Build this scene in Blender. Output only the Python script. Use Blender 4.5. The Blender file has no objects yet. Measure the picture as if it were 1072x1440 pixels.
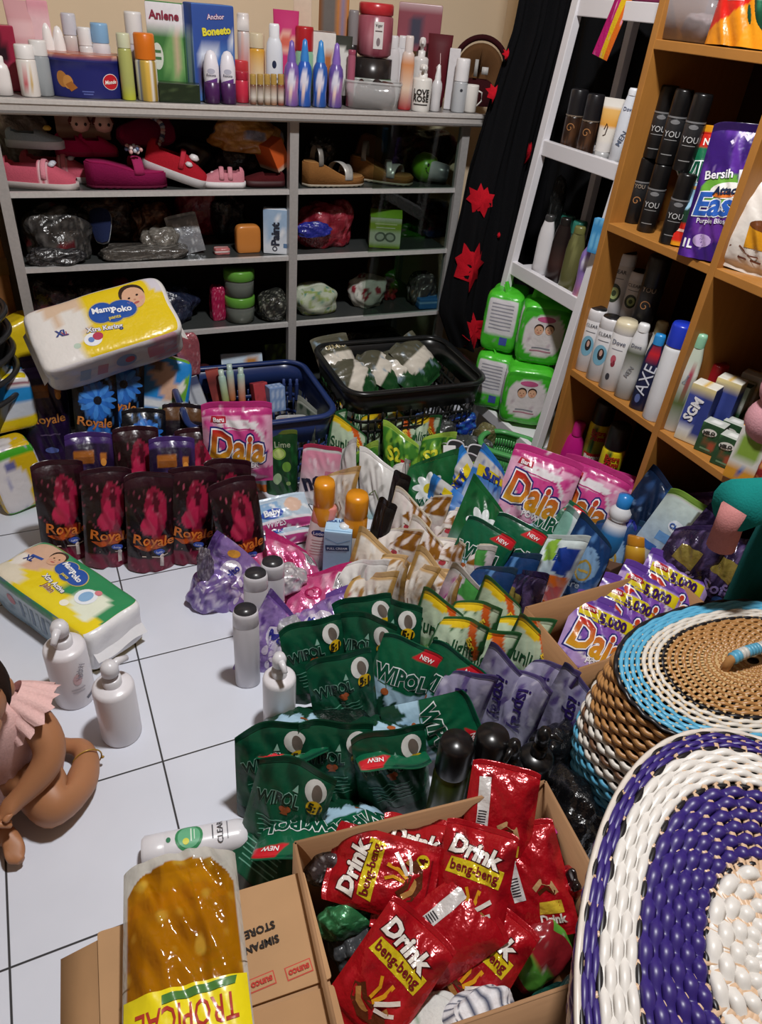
import bpy, bmesh, math, random
import numpy as np
from mathutils import Matrix, Vector, Euler
random.seed(5)
SC = bpy.context.scene
COL = SC.collection
# ---------------------------------------------------------------- camera model (solved from the floor tiles and furniture edges)
F, PITCH, ROLL, YAW, EYE = 1010.12, .620583, -.101699, .483957, 1.33
def _rot():
    fw = np.array([math.sin(YAW)*math.cos(PITCH), math.cos(YAW)*math.cos(PITCH), -math.sin(PITCH)])
    rt = np.array([math.cos(YAW), -math.sin(YAW), 0.]); dn = np.cross(fw, rt)
    return np.array([rt*math.cos(ROLL)+dn*math.sin(ROLL), -rt*math.sin(ROLL)+dn*math.cos(ROLL), fw])
RM = _rot(); CAM = np.array([0, 0, EYE])
def at(px, py, x=None, y=None, z=None):
    d = RM.T @ np.array([(px-536)/F, (py-720)/F, 1])
    t = x/d[0] if x is not None else (y/d[1] if y is not None else (z-EYE)/d[2])
    return CAM + d*t
def proj(p):
    c = RM @ (np.array(p, float)-CAM)
    return 536+F*c[0]/c[2], 720+F*c[1]/c[2], c[2]
def mpp(p): return proj(p)[2]/F
def hat(p, pyt):                       # height above p whose image row is pyt
    lo, hi = 0., .8
    for _ in range(40):
        m = (lo+hi)/2
        if proj((p[0], p[1], p[2]+m))[1] > pyt: lo = m
        else: hi = m
    return lo
# ---------------------------------------------------------------- colour
def lin(h):
    if not isinstance(h, str): return tuple(h)
    h = h.lstrip('#')
    if len(h) == 3: h = ''.join(c*2 for c in h)
    o = []
    for i in (0, 2, 4):
        c = int(h[i:i+2], 16)/255
        o.append(c/12.92 if c <= .04045 else ((c+.055)/1.055)**2.4)
    return tuple(o)
# ---------------------------------------------------------------- finishes: every mesh carries its colours in "Col"
FIN = {}
def fin(name):
    if name in FIN: return FIN[name]
    m = bpy.data.materials.new(name); m.use_nodes = True
    nt = m.node_tree; N = nt.nodes; L = nt.links
    b = N['Principled BSDF']; out = N['Material Output']
    at_ = N.new('ShaderNodeAttribute'); at_.attribute_name = 'Col'
    tc = N.new('ShaderNodeTexCoord')
    def noise(sc, det=3, vec=None):
        n = N.new('ShaderNodeTexNoise'); n.inputs['Scale'].default_value = sc; n.inputs['Detail'].default_value = det
        L.new(vec if vec else tc.outputs['Object'], n.inputs['Vector']); return n
    def bump(src, st, dist=.002):
        u = N.new('ShaderNodeBump'); u.inputs['Strength'].default_value = st; u.inputs['Distance'].default_value = dist
        L.new(src, u.inputs['Height']); L.new(u.outputs[0], b.inputs['Normal'])
    def tint(src, lo, hi):              # multiply colour by a slight natural variation
        r = N.new('ShaderNodeMapRange'); r.inputs[3].default_value = lo; r.inputs[4].default_value = hi
        L.new(src, r.inputs[0])
        x = N.new('ShaderNodeMix'); x.data_type = 'RGBA'; x.blend_type = 'MULTIPLY'; x.inputs[0].default_value = 1
        L.new(at_.outputs['Color'], x.inputs[6]); L.new(r.outputs[0], x.inputs[7]); L.new(x.outputs[2], b.inputs['Base Color'])
    L.new(at_.outputs['Color'], b.inputs['Base Color'])
    R = b.inputs['Roughness']; SP = b.inputs['Specular IOR Level']
    if name == 'film':
        R.default_value = .27; n = noise(38, 2); bump(n.outputs[0], .55, .004)
    elif name == 'foil':
        R.default_value = .2; SP.default_value = .7; n = noise(45, 3); bump(n.outputs[0], .8, .006); b.inputs['Metallic'].default_value = .25
    elif name == 'wrap':
        R.default_value = .22; SP.default_value = .7; n = noise(30, 4); bump(n.outputs[0], 1, .012); tint(n.outputs[0], .45, 1.4)
    elif name == 'gloss':
        R.default_value = .28; n = noise(60, 1); bump(n.outputs[0], .03)
    elif name == 'matte':
        R.default_value = .62; n = noise(90, 2); tint(n.outputs[0], .93, 1.07)
    elif name == 'metal':
        R.default_value = .34; b.inputs['Metallic'].default_value = .3; n = noise(120, 2); tint(n.outputs[0], .85, 1.1)
    elif name == 'fabric':
        R.default_value = .95; SP.default_value = .15; n = noise(260, 3); bump(n.outputs[0], .5); tint(n.outputs[0], .85, 1.12)
    elif name == 'card':
        R.default_value = .8; SP.default_value = .25
        mp = N.new('ShaderNodeMapping'); mp.inputs['Scale'].default_value = (1, 1, 9); L.new(tc.outputs['Object'], mp.inputs[0])
        n = noise(14, 5, mp.outputs[0]); tint(n.outputs[0], .86, 1.12); bump(n.outputs[0], .15)
    elif name == 'wood':
        R.default_value = .42
        mp = N.new('ShaderNodeMapping'); mp.inputs['Scale'].default_value = (14, 2, 2); L.new(tc.outputs['Object'], mp.inputs[0])
        n = noise(6, 5, mp.outputs[0]); tint(n.outputs[0], .8, 1.15)
    elif name == 'wicker':
        R.default_value = .38; n = noise(90, 2); tint(n.outputs[0], .9, 1.08)
    elif name == 'skin':
        R.default_value = .5; n = noise(40, 3); tint(n.outputs[0], .94, 1.05)
        b.inputs['Subsurface Weight'].default_value = .12; b.inputs['Subsurface Radius'].default_value = (.012, .005, .003)
    elif name == 'plaster':
        R.default_value = .9; n = noise(5, 6); tint(n.outputs[0], .93, 1.05)
    elif name in ('clear', 'glass', 'oil', 'bagclear'):
        tr = N.new('ShaderNodeBsdfTransparent'); mx = N.new('ShaderNodeMixShader')
        L.new(at_.outputs['Color'], tr.inputs[0]); L.new(tr.outputs[0], mx.inputs[1]); L.new(b.outputs[0], mx.inputs[2]); L.new(mx.outputs[0], out.inputs[0])
        R.default_value = .12; n = noise(26, 3)
        if name == 'clear': mx.inputs[0].default_value = .32; bump(n.outputs[0], .25, .004)
        if name == 'bagclear': mx.inputs[0].default_value = .3; R.default_value = .16; bump(n.outputs[0], 1, .014)
        if name == 'glass':
            gl = N.new('ShaderNodeBsdfGlossy'); gl.inputs['Roughness'].default_value = .02; L.new(gl.outputs[0], mx.inputs[2])
            mx.inputs[0].default_value = .03
        if name == 'oil': mx.inputs[0].default_value = .5; bump(n.outputs[0], .6, .012)
    FIN[name] = m
    return m
# ---------------------------------------------------------------- mesh builder
class MB:
    def __init__(s): s.v = []; s.f = []; s.c = []; s.n = 0
    def add(s, v, f, c):
        v = np.asarray(v, float).reshape(-1, 3)
        s.v.append(v); s.f += [tuple(int(i)+s.n for i in q) for q in f]
        c = np.asarray(lin(c) if isinstance(c, (str, tuple)) else c, float)
        s.c.append(np.tile(c, (len(v), 1)) if c.ndim == 1 else c)
        s.n += len(v)
    def grid(s, P, c, nu, nv, flip=False):       # P: (nv+1)*(nu+1) points, row by row
        f = []
        for j in range(nv):
            for i in range(nu):
                a = j*(nu+1)+i; q = (a, a+1, a+nu+2, a+nu+1)
                f.append(q[::-1] if flip else q)
        s.add(P, f, c)
    def box(s, x0, x1, y0, y1, z0, z1, c):
        v = [(x, y, z) for z in (z0, z1) for y in (y0, y1) for x in (x0, x1)]
        s.add(v, [(0, 2, 3, 1), (4, 5, 7, 6), (0, 1, 5, 4), (2, 6, 7, 3), (0, 4, 6, 2), (1, 3, 7, 5)], c)
    def bar(s, a, b, w, d, c, up=(0, 0, 1)):     # square bar from a to b
        a, b = np.array(a, float), np.array(b, float); t = b-a; t /= np.linalg.norm(t)
        u = np.cross(t, up)
        if np.linalg.norm(u) < 1e-4: u = np.cross(t, (0, 1, 0))
        u /= np.linalg.norm(u); n = np.cross(u, t)
        v = [p+u*i*w/2+n*j*d/2 for p in (a, b) for j in (-1, 1) for i in (-1, 1)]
        s.add(v, [(0, 1, 3, 2), (4, 6, 7, 5), (0, 4, 5, 1), (2, 3, 7, 6), (0, 2, 6, 4), (1, 5, 7, 3)], c)
    def tube(s, pts, r, c, k=8, closed=False, flat=None, up=(0, 0, 1)):
        pts = np.asarray(pts, float); n = len(pts)
        r = np.broadcast_to(np.asarray(r, float), (n,))
        if closed: t = np.roll(pts, -1, 0)-np.roll(pts, 1, 0)
        else: t = np.gradient(pts, axis=0)
        t /= np.linalg.norm(t, axis=1)[:, None]+1e-12
        up = np.broadcast_to(np.asarray(up, float), (n, 3))
        u = np.cross(t, up); l = np.linalg.norm(u, axis=1)
        u[l < 1e-3] = np.cross(t[l < 1e-3], (0.3, 1, .1)); u /= np.linalg.norm(u, axis=1)[:, None]
        w = np.cross(u, t); A = np.linspace(0, 2*math.pi, k, endpoint=False)
        fx, fy = flat or (1, 1)
        V = pts[:, None]+r[:, None, None]*(fx*np.cos(A)[None, :, None]*u[:, None]+fy*np.sin(A)[None, :, None]*w[:, None])
        f = []
        for i in range(n if closed else n-1):
            j = (i+1) % n
            for q in range(k): f.append((i*k+q, i*k+(q+1) % k, j*k+(q+1) % k, j*k+q))
        if not closed: f += [tuple(range(k))[::-1], tuple((n-1)*k+q for q in range(k))]
        s.add(V, f, c)
    def lathe(s, prof, c, sx=1, sy=1, seg=28, n=2, off=(0, 0, 0), caps=True):
        prof = np.array(prof, float); A = (np.arange(seg+1)/seg-.5)*2*math.pi
        ca, sa = np.cos(A), np.sin(A); k = (np.abs(ca)**n+np.abs(sa)**n)**(-1/n)
        X = prof[:, 0, None]*sx*(sa*k)[None]; Y = -prof[:, 0, None]*sy*(ca*k)[None]; Z = np.repeat(prof[:, 1, None], seg+1, 1)
        P = np.stack([X, Y, Z], -1).reshape(-1, 3)+np.array(off)
        if isinstance(c, list):
            U = np.tile(np.arange(seg+1)/seg, len(prof)); z = prof[:, 1]; W = np.repeat((z-z.min())/max(1e-6, z.max()-z.min()), seg+1)
            cc = paint(c, U, W)
        else: cc = c
        s.grid(P, cc, seg, len(prof)-1)
        if caps:
            cv = np.asarray(cc if not isinstance(cc, str) else lin(cc))
            for e, fl in ((0, 1), (len(prof)-1, 0)):
                if prof[e, 0] > 1e-4:
                    ring = P[e*(seg+1):(e+1)*(seg+1)-1]
                    col = cv if cv.ndim == 1 else cv[e*(seg+1):(e+1)*(seg+1)-1]
                    s.add(ring, [tuple(range(seg))[::-1] if fl else tuple(range(seg))], col)
    def mesh(s, name, finish, smooth=True):
        me = bpy.data.meshes.new(name)
        V = np.concatenate(s.v); C = np.concatenate(s.c)
        me.from_pydata(V.tolist(), [], s.f); 
        ca = me.color_attributes.new('Col', 'FLOAT_COLOR', 'POINT')
        ca.data.foreach_set('color', np.c_[C, np.ones(len(C))].astype(np.float32).ravel())
        if smooth: me.polygons.foreach_set('use_smooth', [True]*len(me.polygons))
        me.materials.append(fin(finish)); me.update()
        return me
def smoothstep(x): x = np.clip(x, 0, 1); return x*x*(3-2*x)
def inpoly(u, v, pts):
    r = np.zeros(u.shape, bool); n = len(pts)
    for i in range(n):
        (x0, y0), (x1, y1) = pts[i], pts[(i+1) % n]
        if y0 == y1: continue
        r ^= ((y0 > v) != (y1 > v)) & (u < (x1-x0)*(v-y0)/(y1-y0)+x0)
    return r
def vnoise(u, v, sc, seed):
    rng = np.random.RandomState(seed); o = 0
    for k in range(7):
        a = rng.uniform(0, 6.28); f = sc*rng.uniform(.5, 1.8)
        o = o+np.sin((u*math.cos(a)+v*math.sin(a))*f*6.28+rng.uniform(0, 6.28))
    return o/7
def paint(ops, u, v):
    u = np.asarray(u, float); v = np.asarray(v, float); C = np.ones(u.shape+(3,))*.5
    for o in ops:
        k = o[0]
        if k == 'f': C[:] = lin(o[1])
        elif k == 'g':
            v0, v1 = (o[3], o[4]) if len(o) > 3 else (0, 1)
            t = smoothstep((v-v0)/(v1-v0))[..., None]; m = ((v >= v0-1e-6) & (v <= v1+1e-6))
            g = (1-t)*np.array(lin(o[1]))+t*np.array(lin(o[2])); C[m] = g[m]
        elif k == 'e': C[((u-o[1])/o[3])**2+((v-o[2])/o[4])**2 < 1] = lin(o[5])
        elif k == 'b': C[(v >= o[1]) & (v <= o[2])] = lin(o[3])
        elif k == 'c': C[(u >= o[1]) & (u <= o[2])] = lin(o[3])
        elif k == 'p': C[inpoly(u, v, o[1])] = lin(o[2])
        elif k == 'n':                                   # printed blotches: colour, threshold, scale, seed
            t = np.clip((vnoise(u, v, o[3], o[4])-o[2])*4, 0, 1)[..., None]; C = C*(1-t)+np.array(lin(o[1]))*t
        elif k == 'w': C[v > o[1]+o[2]*np.sin(u*6.28*o[3]+o[4])] = lin(o[5])
    return C
# ---------------------------------------------------------------- lettering and printed shapes laid on a surface S(x, z, off)
TXT = {}
def text2d(s, bold=0., lim=.24):
    key = (s, round(bold, 3), lim)
    if key in TXT: return TXT[key]
    cu = bpy.data.curves.new('t', 'FONT'); cu.body = s; cu.size = 1; cu.offset = bold; cu.resolution_u = 2; cu.dimensions = '2D'; cu.fill_mode = 'BOTH'
    ob = bpy.data.objects.new('t', cu); COL.objects.link(ob)
    dg = bpy.context.evaluated_depsgraph_get(); dg.update()
    me = bpy.data.meshes.new_from_object(ob.evaluated_get(dg))
    bm = bmesh.new(); bm.from_mesh(me); bmesh.ops.triangulate(bm, faces=bm.faces[:])
    for _ in range(5):
        es = [e for e in bm.edges if e.calc_length() > lim]
        if es: bmesh.ops.subdivide_edges(bm, edges=es, cuts=1); bmesh.ops.triangulate(bm, faces=bm.faces[:])
    bm.verts.index_update()
    V = np.array([v.co[:2] for v in bm.verts]) if len(bm.verts) else np.zeros((0, 2)); Fc = [tuple(v.index for v in f.verts) for f in bm.faces]
    if len(Fc):
        # glyph triangles all face +normal
        Fc = [f if np.cross(V[f[1]]-V[f[0]], V[f[2]]-V[f[0]]) > 0 else f[::-1] for f in Fc]
    bm.free(); bpy.data.objects.remove(ob); bpy.data.curves.remove(cu); bpy.data.meshes.remove(me)
    TXT[key] = (V, Fc); return TXT[key]
def text_extent(s):
    V, _ = text2d(s); return V.min(0), V.max(0)
def refine(Q, Fc, lim):                 # uniform midpoint subdivision until no edge is longer than lim
    Q = [tuple(q) for q in Q]
    for _ in range(4):
        A = np.array(Q); L = max(max(np.linalg.norm(A[a]-A[b]), np.linalg.norm(A[b]-A[c]), np.linalg.norm(A[c]-A[a])) for a, b, c in Fc)
        if L < lim or len(Fc) > 1500: break
        mid = {}; G = []
        def m(a, b):
            k = (min(a, b), max(a, b))
            if k not in mid: mid[k] = len(Q); Q.append(tuple((np.array(Q[a])+np.array(Q[b]))/2))
            return mid[k]
        for a, b, c in Fc:
            x, y, z = m(a, b), m(b, c), m(c, a); G += [(a, x, z), (x, b, y), (z, y, c), (x, y, z)]
        Fc = G
    return np.array(Q), Fc
def decals(mb, S, ds):
    for d in ds:
        k = d[0]
        if k == 't':      # text: string, x, z, width, rot, colour, opts
            _, s, x, z, wid, rot, col = d[:7]; o = d[7] if len(d) > 7 else {}
            lo, hi = text_extent(s); cen = (lo+hi)/2; sc = wid/(hi[0]-lo[0]); asp = o.get('asp', 1)
            ca, sa = math.cos(math.radians(rot)), math.sin(math.radians(rot))
            layers = []
            if 'ol2' in o: layers.append((o.get('b2', .09), o['ol2'], .0007))
            if 'ol' in o: layers.append((o.get('b1', .05), o['ol'], .0014))
            layers.append((o.get('b', .012), col, .0022))
            for bold, cc, off in layers:
                V, Fc = text2d(s, bold, .24 if sc < .03 else (.13 if sc < .06 else .09))
                if not len(Fc): continue
                q = (V-cen)*sc; q = np.c_[q[:, 0]+o.get('sh', 0)*q[:, 1]+o.get('arc', 0)*0, q[:, 1]*asp]
                if 'arc' in o: q[:, 1] += o['arc']*(q[:, 0]/(wid/2))**2
                c2 = lin(cc)
                if isinstance(cc, tuple) and isinstance(cc[0], str):      # vertical two-colour print
                    t = np.clip((q[:, 1]/(hi[1]-lo[1])/sc/asp)+.5, 0, 1)[:, None]; c2 = (1-t)*np.array(lin(cc[0]))+t*np.array(lin(cc[1]))
                X = x+q[:, 0]*ca-q[:, 1]*sa; Z = z+q[:, 0]*sa+q[:, 1]*ca
                mb.add(S(X, Z, off+o.get('lift', 0)), Fc, c2)
        elif k == 'e':    # ellipse: x, z, rx, rz, rot, colour, lift
            _, x, z, rx, rz, rot, col = d[:7]; off = d[7] if len(d) > 7 else .0006
            ca, sa = math.cos(math.radians(rot)), math.sin(math.radians(rot)); A = np.linspace(0, 2*math.pi, 20, endpoint=False)
            Q = [(0, 0)]
            for r in (.5, 1): Q += [(r*rx*math.cos(a), r*rz*math.sin(a)) for a in A]
            Q = np.array(Q); Fc = [(0, 1+i, 1+(i+1) % 20) for i in range(20)]+[f for i in range(20) for f in ((1+i, 21+i, 21+(i+1) % 20), (1+i, 21+(i+1) % 20, 1+(i+1) % 20))]
            Q, Fc = refine(Q, Fc, .008)
            mb.add(S(x+Q[:, 0]*ca-Q[:, 1]*sa, z+Q[:, 0]*sa+Q[:, 1]*ca, off), Fc, col)
        elif k == 'r':    # rectangle: x, z, w, h, rot, colour, lift
            _, x, z, w, h, rot, col = d[:7]; off = d[7] if len(d) > 7 else .0006
            ca, sa = math.cos(math.radians(rot)), math.sin(math.radians(rot))
            na = int(min(40, max(8, w/.005))); nb = int(min(40, max(4, h/.005))); a, b = np.meshgrid(np.linspace(-.5, .5, na+1)*w, np.linspace(-.5, .5, nb+1)*h); a = a.ravel(); b = b.ravel()
            mb.grid(S(x+a*ca-b*sa, z+a*sa+b*ca, off), col, na, nb)
        elif k == 'p':    # convex-ish polygon fan
            _, pts, col = d[:3]; off = d[3] if len(d) > 3 else .0006
            P = np.array(pts, float); c = P.mean(0); n = len(P); m = (P+c)/2
            Q = np.r_[[c], m, P]; Fc = [(0, 1+i, 1+(i+1) % n) for i in range(n)]+[f for i in range(n) for f in ((1+i, 1+n+i, 1+n+(i+1) % n), (1+i, 1+n+(i+1) % n, 1+(i+1) % n))]
            if np.cross(P[1]-P[0], P[2]-P[0]) < 0: Fc = [f[::-1] for f in Fc]
            Q, Fc = refine(Q, Fc, .008)
            mb.add(S(Q[:, 0], Q[:, 1], off), Fc, col)
        elif k == 'l':    # stroke through points: pts, width, colour
            _, pts, w, col = d[:4]; off = d[4] if len(d) > 4 else .0008
            P = np.array(pts, float); t = np.gradient(P, axis=0); t /= np.linalg.norm(t, axis=1)[:, None]+1e-9; nn = np.c_[-t[:, 1], t[:, 0]]
            Q = np.r_[P-nn*w/2, P+nn*w/2]; n = len(P)
            mb.add(S(Q[:, 0], Q[:, 1], off), [(i, i+1, n+i+1, n+i) for i in range(n-1)], col)
# ---------------------------------------------------------------- things and parts
def thing(name, label, cat, loc=(0, 0, 0), rot=None, group=None, kind=None):
    o = bpy.data.objects.new(name, None); COL.objects.link(o); o.empty_display_size = .05
    M = Matrix.Translation(Vector([float(q) for q in loc]))
    if rot is not None: M = M @ (rot if isinstance(rot, Matrix) else Matrix.Rotation(rot, 4, 'Z'))
    o.matrix_world = M
    tag(o, label, cat, group, kind); return o
def tag(o, label=None, cat=None, group=None, kind=None):
    if label: o['label'] = label
    if cat: o['category'] = cat
    if group: o['group'] = group
    if kind: o['kind'] = kind
    return o
def part(name, me, parent=None, finish='gloss', smooth=True, label=None):
    if isinstance(me, MB): me = me.mesh(name, finish, smooth)
    o = bpy.data.objects.new(name, me); COL.objects.link(o)
    if parent is not None: o.parent = parent
    if label: o['label'] = label
    return o
def struct(name, mb, finish, smooth=False):
    o = part(name, mb, None, finish, smooth); o['kind'] = 'structure'; return o
def RT(yaw=0, lean=0, roll=0):          # yaw about z, then lean back (top away from the front), then roll in the front plane; degrees
    return Matrix.Rotation(math.radians(yaw), 4, 'Z') @ Matrix.Rotation(math.radians(-lean), 4, 'X') @ Matrix.Rotation(math.radians(roll), 4, 'Y')
def facing(p): return -math.degrees(math.atan2(p[0], p[1]))    # yaw that turns a front towards where people stand
def anchorc(px, py, R, q, zc):          # where a thing with rotation R stands so that its point q sits at pixel, zc above the floor
    o = np.array((R @ Vector(q))[:]); p = at(px, py, z=zc); return tuple(p-o)
PROTO = {}
def rollfor(px, py, z, yaw, lean, ang):  # roll that makes a print read at this slope (degrees, counter-clockwise) where it lies
    p = at(px, py, z=z); a0 = np.array(proj(p)[:2]); best = (999, 0)
    for rl in range(-180, 180, 3):
        d = np.array((RT(yaw, lean, rl) @ Vector((.02, 0, 0)))[:]); e = np.array(proj(p+d)[:2])-a0
        q = abs((math.degrees(math.atan2(-e[1], e[0]))-ang+180) % 360-180)
        if q < best[0]: best = (q, rl)
    return best[1]
def spawn(key, make, name, label, cat, loc, rot, group=None):
    """first call builds the kind with its parts; every later one copies each part for its own thing"""
    t = thing(name, label, cat, loc, rot, group)
    if key not in PROTO:
        PROTO[key] = [(n, part(n, me, t, fi), p, lb) for n, me, fi, p, lb in make()]
        objs = [q[1] for q in PROTO[key]]
    else:
        objs = []
        for n, o, p, lb in PROTO[key]:
            c = o.copy(); COL.objects.link(c); c.parent = t; objs.append(c)
    for (n, o, p, lb), c in zip(PROTO[key], objs):
        if p is not None: c.parent = objs[p]
        if lb: c['label'] = lb
    return t
def anchor(px, py, R, q, z0):           # where a thing with rotation R stands so that its point q shows at pixel and its base is at z0
    o = np.array((R @ Vector(q))[:])
    p = at(px, py, z=z0+o[2]); return (p[0]-o[0], p[1]-o[1], z0)
# ---------------------------------------------------------------- pouch
def pouch(w, h, d, kind='stand', front=(), back=None, dec=(), bdec=(), seed=1, curl=0., cup=0., wave=0., wf=1.1, seal=.07, nu=30, nv=40, finish='film', wr=1., lab=None, labfin='film'):
    back = front if back is None else back
    rng = np.random.RandomState(seed); vs = 1-seal; vb = seal*.7 if kind == 'pillow' else 0
    W = [(rng.uniform(.6, 3), rng.uniform(.4, 2.2), rng.uniform(0, 6.28)) for _ in range(5)]
    W2 = [(rng.uniform(2, 6), rng.uniform(2, 6), rng.uniform(0, 6.28)) for _ in range(5)]
    ph = rng.uniform(0, 6.28); tw = rng.choice([-1, 1])*rng.uniform(.3, .85) if wr >= 1.3 else 0.; pk = rng.choice([-1, 1])*rng.uniform(.08, .24) if wr >= 1.3 else 0.
    def T(u, v):
        s = np.clip((v-vb)/(vs-vb), 0, 1); e = np.clip(1-np.abs(2*u-1)**2.6, 0, 1)**.62
        g = np.sin(math.pi*s)**.55 if kind == 'pillow' else np.clip(1-s, 0, 1)**.8*(.8+.9*s)
        r = sum(np.sin(a*6.28*u+b*6.28*v+c) for a, b, c in W2)/5
        return np.maximum(d/2*e*g*(1+.22*wr*r), 0)+.0006
    def Cn(u, v):
        r = sum(np.sin(a*6.28*u*.6+b*6.28*v*.6+c) for a, b, c in W)/5
        s = np.clip(v, 0, 1)
        return wr*.02*r*h*(.25+s)+curl*h*np.clip(v-.45, 0, 1)**2*3.3+cup*w*(2*u-1)**2*s+wave*w*np.sin(6.28*wf*u+ph)*s**1.5
    def S0(u, v, side, off):
        t = T(u, v); x = (u-.5)*w*(1-.10*np.clip(t/max(d, 1e-4)*2, 0, 1)); y = Cn(u, v)+side*(t+off)
        z = v*h-h*.03*np.abs(2*u-1)**6*(v > .5)*v
        z = z-abs(curl)*h*np.clip(v-.6, 0, 1)**2*2+pk*h*(2*u-1)*np.clip(v, 0, 1)**2
        if tw: a = tw*np.clip(v, 0, 1)**1.5; x, y = x*np.cos(a)-y*np.sin(a), x*np.sin(a)+y*np.cos(a)
        return np.stack([x, y, z], -1)
    Sf = lambda X, Z, off: S0(np.asarray(X)/w+.5, np.asarray(Z)/h, -1, off)
    Sb = lambda X, Z, off: S0(.5-np.asarray(X)/w, np.asarray(Z)/h, 1, off)
    mb = MB(); u, v = np.meshgrid(np.linspace(0, 1, nu+1), np.linspace(0, vs, nv+1)); u = u.ravel(); v = v.ravel()
    mb.grid(S0(u, v, -1, 0), paint(list(front), u, v), nu, nv); mb.grid(S0(u, v, 1, 0), paint(list(back), 1-u, v), nu, nv, True)
    decals(mb, Sf, dec); decals(mb, Sb, bdec)
    out = [('body', mb, finish, None, None)]
    if lab:
        lm = MB(); decals(lm, Sf, lab); out.append(('printed_label', lm, labfin, None, None))
    sb = MB(); u, v = np.meshgrid(np.linspace(0, 1, nu+1), np.linspace(vs, 1, 7)); u = u.ravel(); v = v.ravel()
    rid = .0006*np.cos(np.round((v-vs)/seal*6)*math.pi)
    for side, fl, ops, uu in ((-1, False, front, u), (1, True, back, 1-u)):
        P = S0(u, v, side, 0); P[:, 1] += rid; sb.grid(P, paint(list(ops), uu, v), nu, 6, fl)
    out.append(('top_seal', sb, finish, None, None))
    if kind == 'stand':
        g = MB(); u = np.linspace(0, 1, nu+1); z = np.zeros_like(u); a = S0(u, z, -1, 0); b = S0(u, z, 1, 0); m = (a+b)/2; m[:, 2] += .35*T(u, z)
        g.grid(np.r_[b, m, a], paint(list(front), np.tile(u, 3), np.tile(z+.02, 3)), nu, 2, True)
        out.append(('bottom_gusset', g, finish, None, None))
    return out
# ---------------------------------------------------------------- rounded box (cartons, packs, bundles); faces: front back left right top bottom
FACES = {'front': ((1, 0, 0), (0, 0, 1), (0, -1, 0)), 'back': ((-1, 0, 0), (0, 0, 1), (0, 1, 0)), 'left': ((0, -1, 0), (0, 0, 1), (-1, 0, 0)),
         'right': ((0, 1, 0), (0, 0, 1), (1, 0, 0)), 'top': ((1, 0, 0), (0, 1, 0), (0, 0, 1)), 'bottom': ((1, 0, 0), (0, -1, 0), (0, 0, -1))}
def rbox(mb, w, d, h, paints, dec={}, n=30, wr=0., seed=1, ng=10, off=(0, 0, 0), wsc=1.):
    half = np.array([w, d, h])/2; rng = np.random.RandomState(seed)
    K = [(rng.uniform(-1, 1, 3)*wsc*rng.uniform(2, 7), rng.uniform(0, 6.28)) for _ in range(7)]
    for fn, (ux, uz, nn) in FACES.items():
        ux, uz, nn = (np.array(q, float) for q in (ux, uz, nn)); su = abs(ux@half); sz = abs(uz@half)
        def S(X, Z, o, ux=ux, uz=uz, nn=nn, su=su, sz=sz):
            a = np.asarray(X)/su; b = np.asarray(Z)/sz
            q = a[:, None]*ux+b[:, None]*uz+nn
            q = q/((np.abs(q)**n).sum(1)**(1/n))[:, None]
            if wr: q = q*(1+wr*sum(np.sin(q@k+c) for k, c in K)/4)[:, None]
            return q*half+nn*o+np.array([0, 0, half[2]])+np.array(off)
        g = np.sin(np.linspace(-1, 1, ng+1)*math.pi/2) if n < 12 else np.r_[-1, -1+.04, np.linspace(-.9, .9, ng-3), 1-.04, 1]
        a, b = np.meshgrid(g, g); a = a.ravel(); b = b.ravel()
        ops = paints.get(fn, paints.get('side', paints.get('all'))) if isinstance(paints, dict) else paints
        mb.grid(S(a*su, b*sz, 0), paint(ops, a*.5+.5, b*.5+.5) if isinstance(ops, list) else ops, ng, ng)
        if fn in dec: decals(mb, S, dec[fn])
    return mb
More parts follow.
